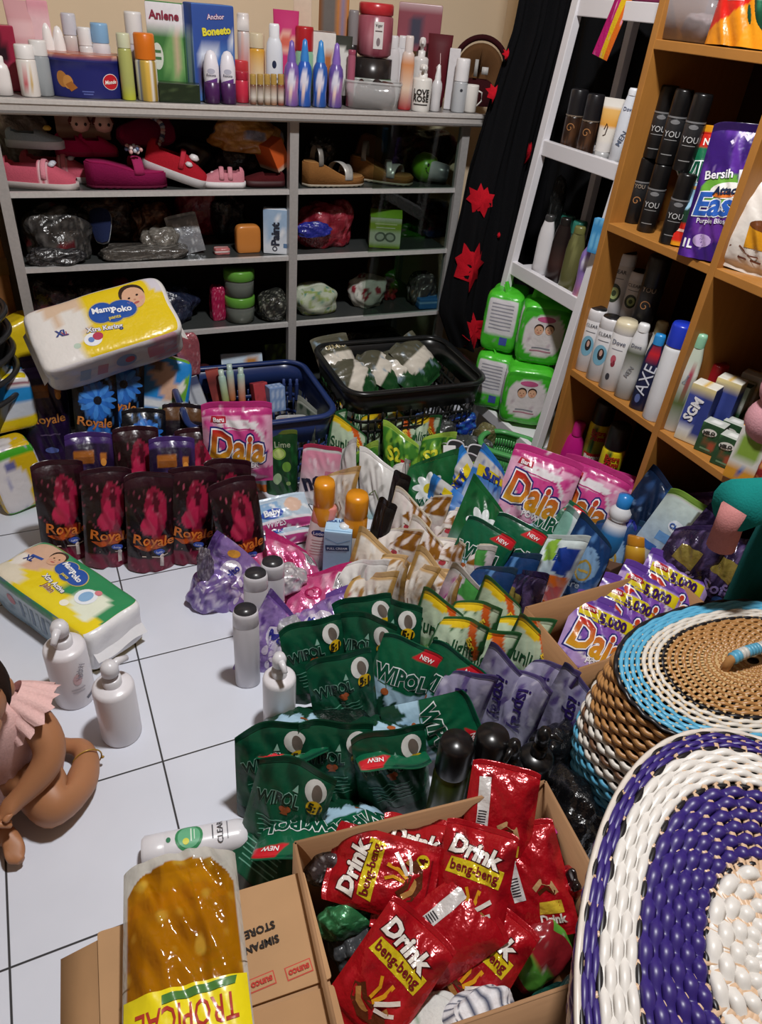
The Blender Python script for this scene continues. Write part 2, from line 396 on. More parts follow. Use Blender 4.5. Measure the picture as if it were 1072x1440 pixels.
# ================================================================ the room
def mat_floor():
    m = fin('gloss').copy(); m.name = 'white_tiles'; nt = m.node_tree; N = nt.nodes; L = nt.links; b = N['Principled BSDF']
    tc = N.new('ShaderNodeTexCoord'); sx = N.new('ShaderNodeSeparateXYZ'); L.new(tc.outputs['Object'], sx.inputs[0])
    ms = []
    for ax, o in (('X', .0605), ('Y', .675)):
        a = N.new('ShaderNodeMath'); a.operation = 'SUBTRACT'; L.new(sx.outputs[ax], a.inputs[0]); a.inputs[1].default_value = o-.15-6
        f = N.new('ShaderNodeMath'); f.operation = 'MODULO'; L.new(a.outputs[0], f.inputs[0]); f.inputs[1].default_value = .30
        s = N.new('ShaderNodeMath'); s.operation = 'SUBTRACT'; L.new(f.outputs[0], s.inputs[0]); s.inputs[1].default_value = .15
        q = N.new('ShaderNodeMath'); q.operation = 'ABSOLUTE'; L.new(s.outputs[0], q.inputs[0])
        r = N.new('ShaderNodeMapRange'); r.inputs[1].default_value = .0014; r.inputs[2].default_value = .0024; L.new(q.outputs[0], r.inputs[0]); ms.append(r)
    mn = N.new('ShaderNodeMath'); mn.operation = 'MINIMUM'; L.new(ms[0].outputs[0], mn.inputs[0]); L.new(ms[1].outputs[0], mn.inputs[1])
    no = N.new('ShaderNodeTexNoise'); no.inputs['Scale'].default_value = 6; no.inputs['Detail'].default_value = 6; L.new(tc.outputs['Object'], no.inputs[0])
    cr = N.new('ShaderNodeMapRange'); cr.inputs[3].default_value = .92; cr.inputs[4].default_value = 1.06; L.new(no.outputs[0], cr.inputs[0])
    w = N.new('ShaderNodeMix'); w.data_type = 'RGBA'; w.inputs[6].default_value = (*lin('3a3a3c'), 1); w.inputs[7].default_value = (*lin('d6dae5'), 1); L.new(mn.outputs[0], w.inputs[0])
    x = N.new('ShaderNodeMix'); x.data_type = 'RGBA'; x.blend_type = 'MULTIPLY'; x.inputs[0].default_value = 1; L.new(w.outputs[2], x.inputs[6]); L.new(cr.outputs[0], x.inputs[7])
    L.new(x.outputs[2], b.inputs['Base Color']); b.inputs['Roughness'].default_value = .3
    bp = [n for n in N if n.type == 'BUMP'][0]; L.new(mn.outputs[0], bp.inputs['Height']); bp.inputs['Strength'].default_value = .4
    return m
XL, XR, YB, YF, ZC = -1.35, 1.76, 2.76, -1.7, 2.75
b = MB(); b.box(XL, XR, YF, YB, -.06, 0, 'd9dbe2'); fl = struct('floor', b, 'gloss'); fl.data.materials[0] = mat_floor()
b = MB(); b.box(XL-.08, XR+.08, YF-.08, YB+.08, ZC, ZC+.06, 'a8a29a'); struct('ceiling', b, 'plaster')
WALLC = 'f0d9b8'
b = MB(); b.box(XL-.08, XR+.08, YB, YB+.08, -.06, ZC, WALLC); struct('wall_back', b, 'plaster')
b = MB(); b.box(XR, XR+.08, YF, YB, -.06, ZC, WALLC); struct('wall_right', b, 'plaster')
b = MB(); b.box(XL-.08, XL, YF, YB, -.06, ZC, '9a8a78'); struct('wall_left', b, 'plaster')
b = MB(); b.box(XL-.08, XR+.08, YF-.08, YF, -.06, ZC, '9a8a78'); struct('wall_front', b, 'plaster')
# ================================================================ the glass display cabinet
CY, CD = 2.30, .42
ALU = 'b9b6b4'; CX0, CXM, CX1 = -.05, .785, 1.40
SH = (.812, .607, .378, .075)                                       # shelf heights
def cab():
    t = thing('display_cabinet', 'long aluminium framed glass display cabinet against the back wall', 'cabinet', (.67, CY+CD/2, 0))
    o = (-.67, -CY-CD/2, 0)
    def P(name, fn, finish, lb=None):
        m = MB(); fn(m); q = part(name, m, t, finish, False, lb); q.data.transform(Matrix.Translation(o)); return q
    yb = CY+CD
    for x in (CX0, CXM-.013, CX1-.03):
        P('post', lambda m: m.box(x, x+.028, CY, CY+.028, 0, 1.022, ALU), 'metal')
    for x in (CX0, CX1-.03): P('post', lambda m: m.box(x, x+.028, yb-.028, yb, 0, 1.022, ALU), 'metal')
    def top(m):
        m.box(CX0-.03, CX1+.03, CY-.02, yb, 1.022, 1.042, '8f8c8a'); m.box(CX0-.035, CX1+.035, CY-.032, CY-.018, 1.008, 1.045, 'cfcac6')
        m.box(CX0-.035, CX1+.035, CY-.036, CY-.03, 1.012, 1.018, '8d8a88'); m.box(CX0-.035, CX1+.035, CY-.036, CY-.03, 1.034, 1.043, 'e0dcd8')
    P('top_panel', top, 'metal')
    for z in SH:
        P('shelf', lambda m: (m.box(CX0+.02, CX1-.02, CY+.02, yb-.01, z-.008, z, '3c3f3e')), 'gloss', 'dark glass shelf')
        for x0, x1 in ((CX0+.028, CXM-.013), (CXM+.015, CX1-.03)):
            if z > .1: P('shelf_rail', lambda m: m.box(x0, x1, CY+.004, CY+.02, z-.012, z+.002, 'd8d6d4'), 'metal')
    P('bottom_rail', lambda m: m.box(CX0, CX1, CY, CY+.02, .03, .075, ALU), 'metal')
    P('back_panel', lambda m: m.box(CX0, CX1, yb-.008, yb, .04, 1.02, '2b2321'), 'matte')
    P('side_glass', lambda m: m.box(CX0+.008, CX0+.014, CY+.03, yb-.03, .08, .95, 'dfe6e2'), 'glass')
    P('side_glass', lambda m: m.box(CX1-.02, CX1-.014, CY+.03, yb-.03, .08, .95, 'dfe6e2'), 'glass')
    P('sliding_glass', lambda m: m.box(1.06, CX1-.035, CY+.006, CY+.011, .10, 1.005, 'dfe6e2'), 'glass', 'clear sliding pane pushed to the right')
cab()
# ================================================================ honey coloured cube shelving along the right wall
UX, UD, UT = 1.40, .345, .02
US = (1.302, .895, .478, .065); UY = (1.555, 1.175, .80, .42, .04)
WOOD = 'ae7636'
def unit():
    t = thing('cube_shelving_unit', 'honey coloured wooden cube shelving unit on the right wall', 'shelf', (UX+UD/2, .8, 0))
    o = (-UX-UD/2, -.8, 0)
    def P(name, c, x0, x1, y0, y1, z0, z1):
        m = MB(); m.box(x0, x1, y0, y1, z0, z1, c); q = part(name, m, t, 'wood', False); q.data.transform(Matrix.Translation(o))
        bv = q.modifiers.new('edge', 'BEVEL'); bv.width = .0015; bv.segments = 2
    for y in UY: P('upright_panel', WOOD, UX, UX+UD, y-UT/2, y+UT/2, 0, 1.72)
    for z in US+(1.70,):
        for a, b in zip(UY[:-1], UY[1:]): P('shelf_board', WOOD, UX+.0005, UX+UD-.006, b+UT/2, a-UT/2, z-UT, z)
    P('back_board', '34180c', UX+UD-.006, UX+UD, UY[-1]-.01, UY[0]+.01, .03, 1.72)  # much darker than the other boards: shade inside the cubes put into the colour
    P('plinth', WOOD, UX+.02, UX+.035, UY[-1], UY[0]-.01, 0, .045)
unit()
# ================================================================ white ladder shelf leaning beside it
LY0, LY1 = 1.60, 1.995
def lx(z): return 1.385+.085*z
LS = (1.36, 1.008, .648, .15)
def ladder():
    t = thing('ladder_shelf', 'white leaning ladder shelf between the black dress and the wooden cubes', 'shelf', (1.5, 1.8, 0))
    o = (-1.5, -1.8, 0)
    def P(name, fn):
        m = MB(); fn(m); q = part(name, m, t, 'gloss', False); q.data.transform(Matrix.Translation(o))
        bv = q.modifiers.new('edge', 'BEVEL'); bv.width = .002; bv.segments = 2
    W = 'e4e2e6'
    for y in (LY0+.014, LY1): P('front_leg', lambda m: m.bar((lx(0), y, 0), (lx(1.9), y, 1.9), .026, .03, W, up=(0, 1, 0)))
    for y in (LY0+.014, LY1): P('rear_leg', lambda m: m.bar((1.70, y, 0), (1.715, y, 1.9), .026, .026, W, up=(0, 1, 0)))
    for z in LS:
        xf = lx(z)
        P('shelf_board', lambda m: m.box(xf+.005, 1.70, LY0+.03, LY1-.014, z-.012, z, W))
        P('front_rail', lambda m: m.box(xf-.008, xf+.012, LY0+.028, LY1-.013, z-.03, z+.012, W))
ladder()
# ================================================================ lamp, ambient, camera
def lamp():
    t = thing('ceiling_lamp', 'round white ceiling lamp above the middle of the room', 'lamp', (.62, .75, ZC-.07))
    m = MB(); m.lathe([(.001, .07), (.07, .07), (.075, .045), (.06, .035)], 'dddddd'); part('lamp_base', m, t, 'gloss')
    m = MB(); m.lathe([(.058, .036), (.095, .02), (.10, 0), (.085, -.03), (.05, -.048), (.001, -.054)], 'ffffff'); q = part('lamp_globe', m, t, 'matte')
    e = bpy.data.materials.new('lamp_glow'); e.use_nodes = True; bs = e.node_tree.nodes['Principled BSDF']
    bs.inputs['Emission Color'].default_value = (1, .96, .92, 1); bs.inputs['Emission Strength'].default_value = 6; bs.inputs['Base Color'].default_value = (.9, .9, .9, 1)
    q.data.materials[0] = e
    ld = bpy.data.lights.new('lamp_light', 'AREA'); ld.shape = 'DISK'; ld.size = .2; ld.energy = 50; ld.color = (1, .985, .98)
    lo = bpy.data.objects.new('lamp_light', ld); COL.objects.link(lo); lo.location = (.62, .75, ZC-.14)
lamp()
w = bpy.data.worlds.new('world'); SC.world = w; w.use_nodes = True
w.node_tree.nodes['Background'].inputs[0].default_value = (.8, .85, 1, 1); w.node_tree.nodes['Background'].inputs[1].default_value = .035
cd = bpy.data.cameras.new('camera'); co = bpy.data.objects.new('camera', cd); COL.objects.link(co); SC.camera = co
cd.sensor_fit = 'HORIZONTAL'; cd.sensor_width = 36; cd.lens = F/1072*36; cd.clip_start = .02
mw = Matrix.Identity(4)
for i in range(3): mw[i][0] = RM[0][i]; mw[i][1] = -RM[1][i]; mw[i][2] = -RM[2][i]
mw[2][3] = EYE; co.matrix_world = mw
vs_ = SC.view_settings; vs_.view_transform = 'Standard'; vs_.look = 'None'; vs_.gamma = 1; vs_.exposure = .12; vs_.use_curve_mapping = False
# ================================================================ kinds of container
def latS(prof, sx=1, sy=1, n=2):
    z, r = np.array([p[1] for p in prof]), np.array([p[0] for p in prof])
    def S(X, Z, off):
        rr = np.interp(Z, z, r)+off; th = np.asarray(X)/np.maximum(rr*max(sx, .01), 1e-4); ca, sa = np.cos(th), np.sin(th); k = (np.abs(ca)**n+np.abs(sa)**n)**(-1/n)
        return np.stack([rr*sx*sa*k, -rr*sy*ca*k, np.asarray(Z, float)], -1)
    return S
def lat_part(prof, c, dec=(), sx=1, sy=1, n=2, seg=26, off=(0, 0, 0), caps=True):
    m = MB(); m.lathe(prof, c, sx, sy, seg, n, off, caps)
    if dec: decals(m, latS(prof, sx, sy, n), dec)
    return m
def aero(r, h, c, cap, dec=(), fi='gloss', split=.75, band=None, **k):
    pr = [(r*.95, 0), (r, .004), (r, .25*h), (r, (split-.06)*h), (r*.9, (split-.02)*h), (r*.66, split*h)]
    o = [('body', lat_part(pr, c, dec), fi, None, None), ('cap', lat_part([(r*.97, (split-.015)*h), (r*.97, .8*h), (r*.96, .975*h), (r*.86, h), (.0005, h)], cap), 'gloss', None, None)]
    if band: o.append(('collar', lat_part([(r*1.01, (split-.03)*h), (r*1.01, (split-.008)*h)], band), 'metal', None, None))
    return o
def sham(r, h, c, cap, dec=(), fi='gloss', sy=.6, split=.84, **k):
    pr = [(r*.9, 0), (r, .012*h), (r, .3*h), (r*.98, .62*h), (r*.86, .76*h), (r*.55, split*h)]
    return [('body', lat_part(pr, c, dec, 1, sy, 2.4), fi, None, None),
            ('cap', lat_part([(r*.6, (split-.03)*h), (r*.6, .97*h), (r*.5, h), (.0005, h)], cap, (), 1, max(sy, .75)), 'gloss', None, None)]
def fliptop(r, h, c, cap, dec=(), fi='gloss', sy=.78, **k):
    pr = [(r*.93, 0), (r, .01*h), (r, .4*h), (r, .8*h), (r*.98, .805*h), (r*.98, .81*h), (r, .815*h), (r*.97, .93*h), (r*.9, .965*h), (r*.8, .972*h)]
    m = lat_part(pr, c, dec, 1, sy, 2.2)
    q = MB(); A = np.linspace(0, 2*math.pi, 24, endpoint=False); t = np.c_[r*.84*np.cos(A), r*.84*sy*np.sin(A), .986*h+.014*h*np.sin(A)]; b = np.c_[r*.87*np.cos(A), r*.87*sy*np.sin(A), .955*h+0*A]
    q.add(np.r_[b, t], [tuple(range(24, 48))]+[(i, (i+1) % 24, 24+(i+1) % 24, 24+i) for i in range(24)], cap)
    return [('body', m, fi, None, None), ('flip_cap', q, 'gloss', None, None)]
def pump(r, h, c, cap, dec=(), fi='gloss', turn=0, **k):
    pr = [(r*.95, 0), (r, .006), (r, .3*h), (r, .66*h), (r*.97, .69*h), (r*.85, .71*h), (r*.45, .725*h)]
    cl = lat_part([(r*.46, .71*h), (r*.46, .80*h), (r*.36, .81*h), (.0005, .81*h)], cap)
    hd = MB(); hd.lathe([(r*.2, .80*h), (r*.2, .86*h), (r*.42, .865*h), (r*.42, .94*h), (r*.3, .99*h), (.0005, h)], cap)
    a = math.radians(turn); L = r*1.0
    hd.tube([(0, 0, .93*h), (L*.5*math.sin(a), -L*.5*math.cos(a), .945*h), (L*math.sin(a), -L*math.cos(a), .91*h)], [r*.24, r*.2, r*.15], cap, 10)
    return [('body', lat_part(pr, c, dec), fi, None, None), ('collar', cl, 'gloss', None, None), ('pump_head', hd, 'gloss', None, None)]
def tubeb(r, h, c, cap, dec=(), fi='gloss', capf=.14, **k):
    m = MB(); nu, nv = 24, 14; A = (np.arange(nu+1)/nu-.5)*2*math.pi; P = []
    def pt(A, z):
        s = np.clip((z/h-capf)/(1-capf), 0, 1); a = r*(1+.25*s); b = np.maximum(r*.75*(1-s**1.4), .0012)
        return np.stack([a*np.sin(A), -b*np.cos(A), z+0*A], -1)
    for j in range(nv+1): P.append(pt(A, h*(capf+(1-capf)*j/nv)))
    P = np.array(P).reshape(-1, 3); U = np.tile(np.arange(nu+1)/nu, nv+1); V = np.repeat(np.arange(nv+1)/nv, nu+1)
    m.grid(P, paint(c, U, V) if isinstance(c, list) else c, nu, nv)
    def S(X, Z, off):
        q = pt(np.asarray(X)/(r*1.15), np.asarray(Z, float)); q[:, 1] -= off; return q
    decals(m, S, dec)
    return [('body', m, fi, None, None), ('cap', lat_part([(r*.8, 0), (r*.9, .003), (r*.95, capf*h), (.001, capf*h)], cap, (), 1, .8), 'gloss', None, None)]
def jar(r, h, c, cap, dec=(), fi='gloss', split=.76, **k):
    pr = [(r*.9, 0), (r, .02*h), (r, .3*h), (r, (split-.08)*h), (r*.8, split*h)]
    return [('body', lat_part(pr, c, dec), fi, None, None), ('lid', lat_part([(r*.94, (split-.03)*h), (r*.96, split*h), (r*.96, .97*h), (r*.9, h), (.0005, h)], cap), 'gloss', None, None)]
def roll(r, h, c, cap, dec=(), fi='gloss', **k):
    return [('body', lat_part([(r*.85, 0), (r, .015*h), (r, .2*h), (r*.98, .4*h), (r*.8, .42*h)], c), fi, None, None),
            ('cap', lat_part([(r*.93, .4*h), (r*.99, .5*h), (r*.97, .7*h), (r*.72, .9*h), (r*.4, .98*h), (.0005, h)], cap, dec), 'gloss', None, None)]
def mist(r, h, c, cap, dec=(), fi='gloss', **k):
    pr = [(r*.85, 0), (r*.97, .02*h), (r*.88, .22*h), (r*.95, .38*h), (r, .5*h), (r*.9, .6*h), (r*.55, .68*h)]
    return [('body', lat_part(pr, c, dec), fi, None, None), ('spray_cap', lat_part([(r*.58, .665*h), (r*.56, .74*h), (r*.4, .86*h), (r*.3, .97*h), (.0005, h)], cap), 'gloss', None, None)]
def cup(r, h, c, cap, dec=(), fi='gloss', **k):
    m = lat_part([(.0005, .003), (r*.8, 0), (r*.95, .06*h), (r, .95*h), (r*.95, h), (r*.86, .96*h), (r*.82, .1*h), (.0005, .08*h)], c, (), caps=False)
    decals(m, latS([(r*.8, 0), (r*.95, .06*h), (r, h)]), dec)
    t = MB(); t.tube([(r*.95, 0, .8*h), (r*1.5, 0, .75*h), (r*1.6, 0, .45*h), (r*.93, 0, .25*h)], r*.12, cap, 8)
    return [('body', m, fi, None, None), ('handle', t, fi, None, None)]
KIND = dict(aero=aero, sham=sham, fliptop=fliptop, pump=pump, tube=tubeb, jar=jar, roll=roll, mist=mist, cup=cup)
def stand(kind, name, label, cat, loc, pyt, wpx, c, cap, dec=None, group=None, key=None, yaw=None, rot=None, **kw):
    r = wpx*mpp(np.array(loc)+[0, 0, .06])/2; h = hat(loc, pyt)
    if isinstance(c, str) and kind != 'mist': pass
    d = dec(r, h) if dec else ()
    R = rot if rot is not None else RT(facing(loc) if yaw is None else yaw)
    return spawn(key or label, lambda: KIND[kind](r, h, c, cap, d, **kw), name, label, cat, loc, R, group)
def carton(w, d, h, paints, dec={}, fi='matte', n=40, wr=0, seed=1, extra=()):
    m = rbox(MB(), w, d, h, paints, dec, n, wr, seed); return [('body', m, fi, None, None)]+list(extra)
def sbox(name, label, cat, loc, pyt, wpx, dep, paints, dec=None, turn=0, fi='matte', group=None, key=None, lean=0, roll=0, extra=None, n=40, yaw=None):
    w = wpx*mpp(np.array(loc)+[0, 0, .06]); h = hat(loc, pyt)
    return spawn(key or label, lambda: carton(w, dep, h, paints, dec(w, h) if dec else {}, fi, n, extra=extra(w, dep, h) if extra else ()), name, label, cat, loc,
                 RT((facing(loc) if yaw is None else yaw)+turn, lean, roll), group)
def bundle(w, d, h, c, fi='wrap', n=2.6, wr=.16, seed=1, wsc=1.6, flat=.1, ng=22):
    m = rbox(MB(), w, d, h/(1-flat), c if isinstance(c, list) else [('f', c)], {}, n, wr, seed, ng, wsc=wsc)
    for V in m.v:
        V[:, 2] = np.maximum(V[:, 2]-flat*h, 0)
    return [('body', m, fi, None, None)]
# ---------------------------------------------------------------- footwear: length along x, toe at +x
def half_w(t, W): return W/2*(.70+.30*np.sin(np.clip((t-.15)/.85, 0, 1)*math.pi*.75)**1.2)*np.clip(1-np.abs(2*t-1)**7, 0, 1)**.5
def sole_mesh(L, W, zb, zt, c, grow=1.04):
    m = MB(); t = np.linspace(0, 1, 25); hw = half_w(t, W)*grow; x = (t-.5)*L*1.03
    zb_ = zb(t) if callable(zb) else zb+0*t; zt_ = zt(t) if callable(zt) else zt+0*t
    cols = []
    for sgn, z in ((-1, zt_), (-1, zb_), (1, zb_), (1, zt_), (-1, zt_)): cols.append(np.c_[x, sgn*hw, z])
    P = np.stack(cols, 1).reshape(-1, 3); m.grid(P, c, 4, 24, True); return m
def shoe(L, W, H, upper, sole, lining='f0d9dc', sh=.02, strap=None, deco=None, openr=(.1, .52), dots=None, stripes=None):
    m = MB(); t = np.linspace(.02, .985, 28); hw = half_w(t, W); k = 17; a = np.linspace(0, math.pi, k)
    ht = H*np.where(t < .18, .95, np.where(t < .5, .82, .82-.5*smoothstep((t-.5)/.5)))*np.clip(1-np.abs(2*t-1)**14, 0, 1)**.4
    Y = hw[:, None]*np.sign(np.cos(a))*np.abs(np.cos(a))**.7; Z = sh*.8+ht[:, None]*np.sin(a)**.75; X = np.repeat(((t-.5)*L)[:, None], k, 1)
    P = np.stack([X, Y, Z], -1); f = []
    for i in range(27):
        for j in range(k-1):
            if openr[0] < t[i] < openr[1] and 4 <= j < k-5: continue
            f.append((i*k+j, (i+1)*k+j, (i+1)*k+j+1, i*k+j+1))
    C = np.tile(np.array(lin(upper)), (28*k, 1))
    if stripes:
        for q, (t0, t1) in enumerate(stripes[1]): C[(np.repeat(t, k) > t0) & (np.repeat(t, k) < t1)] = lin(stripes[0])
    m.add(P.reshape(-1, 3), f, C)
    out = [('upper', m, 'fabric', None, None), ('sole', sole_mesh(L, W, 0, sh, sole), 'matte', None, None), ('insole', sole_mesh(L*.95, W*.9, sh*.6, sh*1.1, lining), 'fabric', None, None)]
    if strap:
        for t0 in strap[1]:
            s = MB(); hwv = float(half_w(np.array([t0]), W)[0]); aa = np.linspace(.1, math.pi-.1, 14)
            s.tube(np.c_[np.full(14, (t0-.5)*L), hwv*1.02*np.cos(aa), sh+H*.8*np.sin(aa)**.7], .0075, strap[0], 8, flat=(.3, 1), up=(1, 0, 0)); out.append(('strap', s, 'fabric', None, None))
    if deco:
        for (t0, y0, z0, rr, cc) in deco:
            s = MB(); s.lathe([(.001, rr*.6), (rr*.6, rr*.5), (rr, 0), (rr*.7, -rr*.4)], cc, off=((t0-.5)*L, y0, z0), seg=10); out.append(('ornament', s, 'gloss', None, None))
    return out
def wedge(L, W, Hh, Ht, cover, tread, straps, foot=None):
    top = lambda t: Ht+(Hh-Ht)*(1-smoothstep((t-.12)/.6))
    out = [('wedge_sole', sole_mesh(L, W, .008, top, cover), 'fabric', None, None), ('tread', sole_mesh(L, W, lambda t: .002+.002*np.sin(t*70), .009, tread, 1.06), 'matte', None, None),
           ('footbed', sole_mesh(L*.96, W*.94, lambda t: top(t)-.002, lambda t: top(t)+.004, foot or cover), 'fabric', None, None)]
    for (t0, w, hh, c, fi, skew) in straps:
        s = MB(); hwv = float(half_w(np.array([t0]), W)[0]); aa = np.linspace(0, math.pi, 16); b = top(np.array([t0]))[0]
        s.tube(np.c_[(t0-.5)*L+skew*np.cos(aa), hwv*1.04*np.cos(aa), b-.004+hh*np.sin(aa)**.8], w/2, c, 10, flat=(.18, 1), up=(1, 0, 0)); out.append(('strap', s, fi, None, None))
    return out
# ================================================================ toiletries on the cabinet top
TZ = 1.0432
def ct(px, Y, py=120): p = at(px, py, y=Y); return (p[0], Y, TZ)
R0, R1, R2 = 2.335, 2.43, 2.54
stand('sham', 'lotion_bottle', 'plump white lotion bottle cut by the left end of the cabinet top', 'bottle', ct(3, R0), 78, 26, 'e9e4e2', 'f0eeec', sy=.8)
stand('aero', 'powder_bottle', 'white bottle with a red flower print on the cabinet top', 'bottle', ct(42, R0), 62, 26, [('f', 'e6e0da'), ('e', .5, .55, .12, .2, 'c8283a'), ('e', .44, .35, .04, .06, 'd26a72'), ('e', .55, .3, .03, .05, 'c8a24a')], 'efecea')
sbox('gift_bag', 'crimson glossy gift bag standing at the far left behind the bottles', 'bag', ct(10, R1), 34, 42, .05, [('f', '9c2442'), ('b', .0, .35, 'b03a58'), ('e', .5, .62, .28, .2, '2a1420')], fi='gloss')
stand('tube', 'hand_cream_tube', 'tall pale pink cream tube behind the white flower bottle', 'tube', ct(44, R1), 0, 28, [('f', 'd7a3a8'), ('b', .55, .75, 'e3bcbf')], 'b77c84')
sbox('soap_box', 'pale pink carton beside the tall pink tube', 'box', ct(70, R1+.02), 0, 26, .05, [('f', 'dd9aa8'), ('b', .45, .8, 'e8c0c6')])
stand('jar', 'cream_jar', 'grey frosted jar with a white lid left of the biscuit tin', 'jar', ct(62, R0+.02), 56, 24, '9aa0a4', 'e4e2e0')
stand('roll', 'cream_bottle', 'small white domed bottle behind the left end of the biscuit tin', 'bottle', ct(77, R1), 30, 16, 'e8e4e2', 'f2f0ee')
stand('roll', 'cream_bottle', 'second white domed bottle, right of the first behind the biscuit tin', 'bottle', ct(92, R1), 36, 17, 'e8e4e2', 'f2f0ee')
stand('aero', 'cologne_bottle', 'clear bottle with a red band behind the biscuit tin', 'bottle', ct(109, R1+.02), 18, 20, [('f', 'cfc6c2'), ('b', .2, .5, '96343a'), ('b', .5, .62, 'e8e4e0')], 'c9c9d2')
stand('jar', 'cream_jar', 'white and purple jar with a pale blue lid behind the biscuit tin', 'jar', ct(149, R1), 32, 24, [('f', 'e4e0e4'), ('b', .05, .4, '5c4a78')], '86b2d8')
stand('aero', 'lotion_bottle', 'low white bottle between the red-banded and blue-lidded containers', 'bottle', ct(128, R1), 38, 18, 'dedcdc', 'e9e8e8')
def tin():
    loc = ct(124, R0+.05, 125); k = mpp(loc); w = 104*k; h = hat(loc, 74); r = w/2
    def mk():
        pr = [(r*.98, 0), (r, .004), (r, h*.3), (r, h*.6), (r, h*.82), (r*1.015, h*.83), (r*1.015, h*.86), (r, h*.88)]
        body = lat_part(pr, '23286e', [('e', .060, h*.40, .024, .019, 0, 'f2e6e2'), ('e', .060, h*.40, .0225, .0175, 0, 'c42430', .0012), ('t', 'Monde', .060, h*.40, .034, 4, 'f6efe8', {'b': .03, 'sh': .2, 'lift': .001}),
              ('e', -.070, h*.42, .016, .019, 20, 'b5793a'), ('e', -.054, h*.36, .014, .016, 0, 'c98d48', .001), ('p', [(-.062, .030), (-.044, .038), (-.03, .024), (-.048, .014)], 'a8682e', .0014),
              ('r', -.005, h*.16, .03, .003, 0, '5a66ac'), ('r', -.005, h*.10, .024, .003, 0, '5a66ac')], 1, .62, seg=48)
        lid = lat_part([(r*1.02, h*.87), (r*1.02, h*.98), (r*1.0, h), (r*.95, h*.985), (r*.3, h*.985), (.0005, h*.985)], [('f', 'b06a58'), ('n', '8a4038', .1, 5, 3), ('n', 'd7a48a', .25, 8, 4), ('b', 0, .2, '2a2f78')], (), 1, .62, seg=48)
        return [('body', body, 'gloss', None, None), ('lid', lid, 'gloss', None, None)]
    spawn('tin', mk, 'biscuit_tin', 'oval navy blue biscuit tin with a red oval badge', 'tin', loc, RT(facing(loc)+4))
tin()
stand('aero', 'cologne_bottle', 'slim yellow-green cologne bottle right of the biscuit tin', 'bottle', ct(180, R0), 46, 19, [('f', 'aeb268'), ('b', .0, .3, 'c2c83e')], 'cdd0b0', split=.8)
stand('aero', 'spray_can', 'slim spray can with an orange cap and white and gold stripes', 'can', ct(208, R0), 46, 29, [('f', 'e8e4de'), ('c', .40, .47, 'b79a46'), ('c', .5, .57, 'd8b04c'), ('c', .60, .66, 'a88a3c'), ('c', .36, .39, '5a6a8a')], 'd8731e', split=.64)
stand('jar', 'cream_jar', 'tall white-capped purple jar behind the orange-capped spray can', 'jar', ct(196, R1), 16, 24, [('f', '5a4674'), ('b', .55, 1, 'cfc8d2')], 'e6e4e2', split=.66)
sbox('milk_box', 'green and white powdered milk carton with a large white name panel', 'box', ct(240, R0+.06), 2, 48, .06, {'all': [('f', '3c7a3a'), ('b', .78, 1, 'eceaf0'), ('e', .75, .45, .3, .3, '74a862'), ('e', .8, .52, .1, .2, 'c8b494')], 'left': [('f', 'b4a2bc'), ('b', 0, .6, '3a3a4c')]},
     lambda w, h: {'front': [('t', 'Anlene', 0, h*.37, w*.8, 0, '8c1c3c', {'b': .03}), ('e', -w*.25, -h*.05, w*.16, h*.14, 0, 'dfe6da'), ('r', -w*.25, h*.0, w*.2, h*.03, 0, '4a7c4a', .001), ('r', -w*.25, -h*.07, w*.2, h*.03, 0, '4a7c4a', .001), ('r', -w*.1, -h*.32, w*.5, h*.015, 0, 'cfd8c4'), ('r', -w*.1, -h*.37, w*.4, h*.015, 0, 'cfd8c4')]}, turn=-8)
sbox('milk_box', 'blue powdered milk carton with a white swoosh and yellow name', 'box', ct(298, R0+.05), 5, 62, .055, {'all': [('f', '2c4f9e'), ('p', [(0, 0), (.15, .42), (.5, .5), (1, .62), (1, .0)], '4a78bc'), ('p', [(.05, .1), (.12, .5), (.55, .52), (1, .72), (1, .66), (.5, .46), (.2, .42), (.12, .1)], 'dfe6f2'), ('e', .62, .25, .22, .1, '6a3a26'), ('e', .75, .35, .1, .16, '7a4a30'), ('e', .2, .26, .1, .1, '5a3c3a')],
      'left': [('g', '2a5a9a', '9ab8dc'), ('c', .3, .7, 'c4d2e6'), ('b', .8, 1, '2a4a92')]},
     lambda w, h: {'front': [('t', 'Boneeto', w*.06, h*.24, w*.66, 6, 'e8dc3c', {'ol': '1a2c6a', 'b': .05}), ('t', 'Anchor', w*.05, h*.38, w*.4, 3, 'e6e0f0', {'ol': 'b03050'})]}, turn=26)
sbox('cracker_box', 'dark green flat packet lying in front of the milk cartons', 'box', ct(252, R0-.01), 116, 56, .05, [('f', '23301f'), ('n', '4a5a3a', .3, 6, 2)], fi='gloss')
for q, px in (('left of the pair, beside the blue carton', 298), ('right of the pair', 321)):
    stand('roll', 'deodorant_stick', 'white domed deodorant with a purple base, '+q, 'deodorant', ct(px, R0-.01), 70 if px < 310 else 72, 22, '4b2458', 'e9e6ee', lambda r, h: [('e', 0, h*.62, r*.5, h*.05, 0, 'b8b8c8'), ('t', 'Rexona', 0, h*.55, r*1.2, 0, '2a2a44'), ('p', [(-r*.8, h*.42), (r*.8, h*.5), (r*.8, h*.41), (-r*.8, h*.41)], '6a3a8a')], 'purple-based deodorants', key='rollon', yaw=facing(ct(px, R0)))
stand('jar', 'pomade_jar', 'small red plastic jar behind the gold-capped vials', 'jar', ct(338, R1), 84, 26, 'b62a34', 'c43a40')
stand('jar', 'pomade_jar', 'deep pink jar standing right of the purple-based deodorants', 'jar', ct(340, R0+.03), 100, 20, 'c83048', 'a82438')
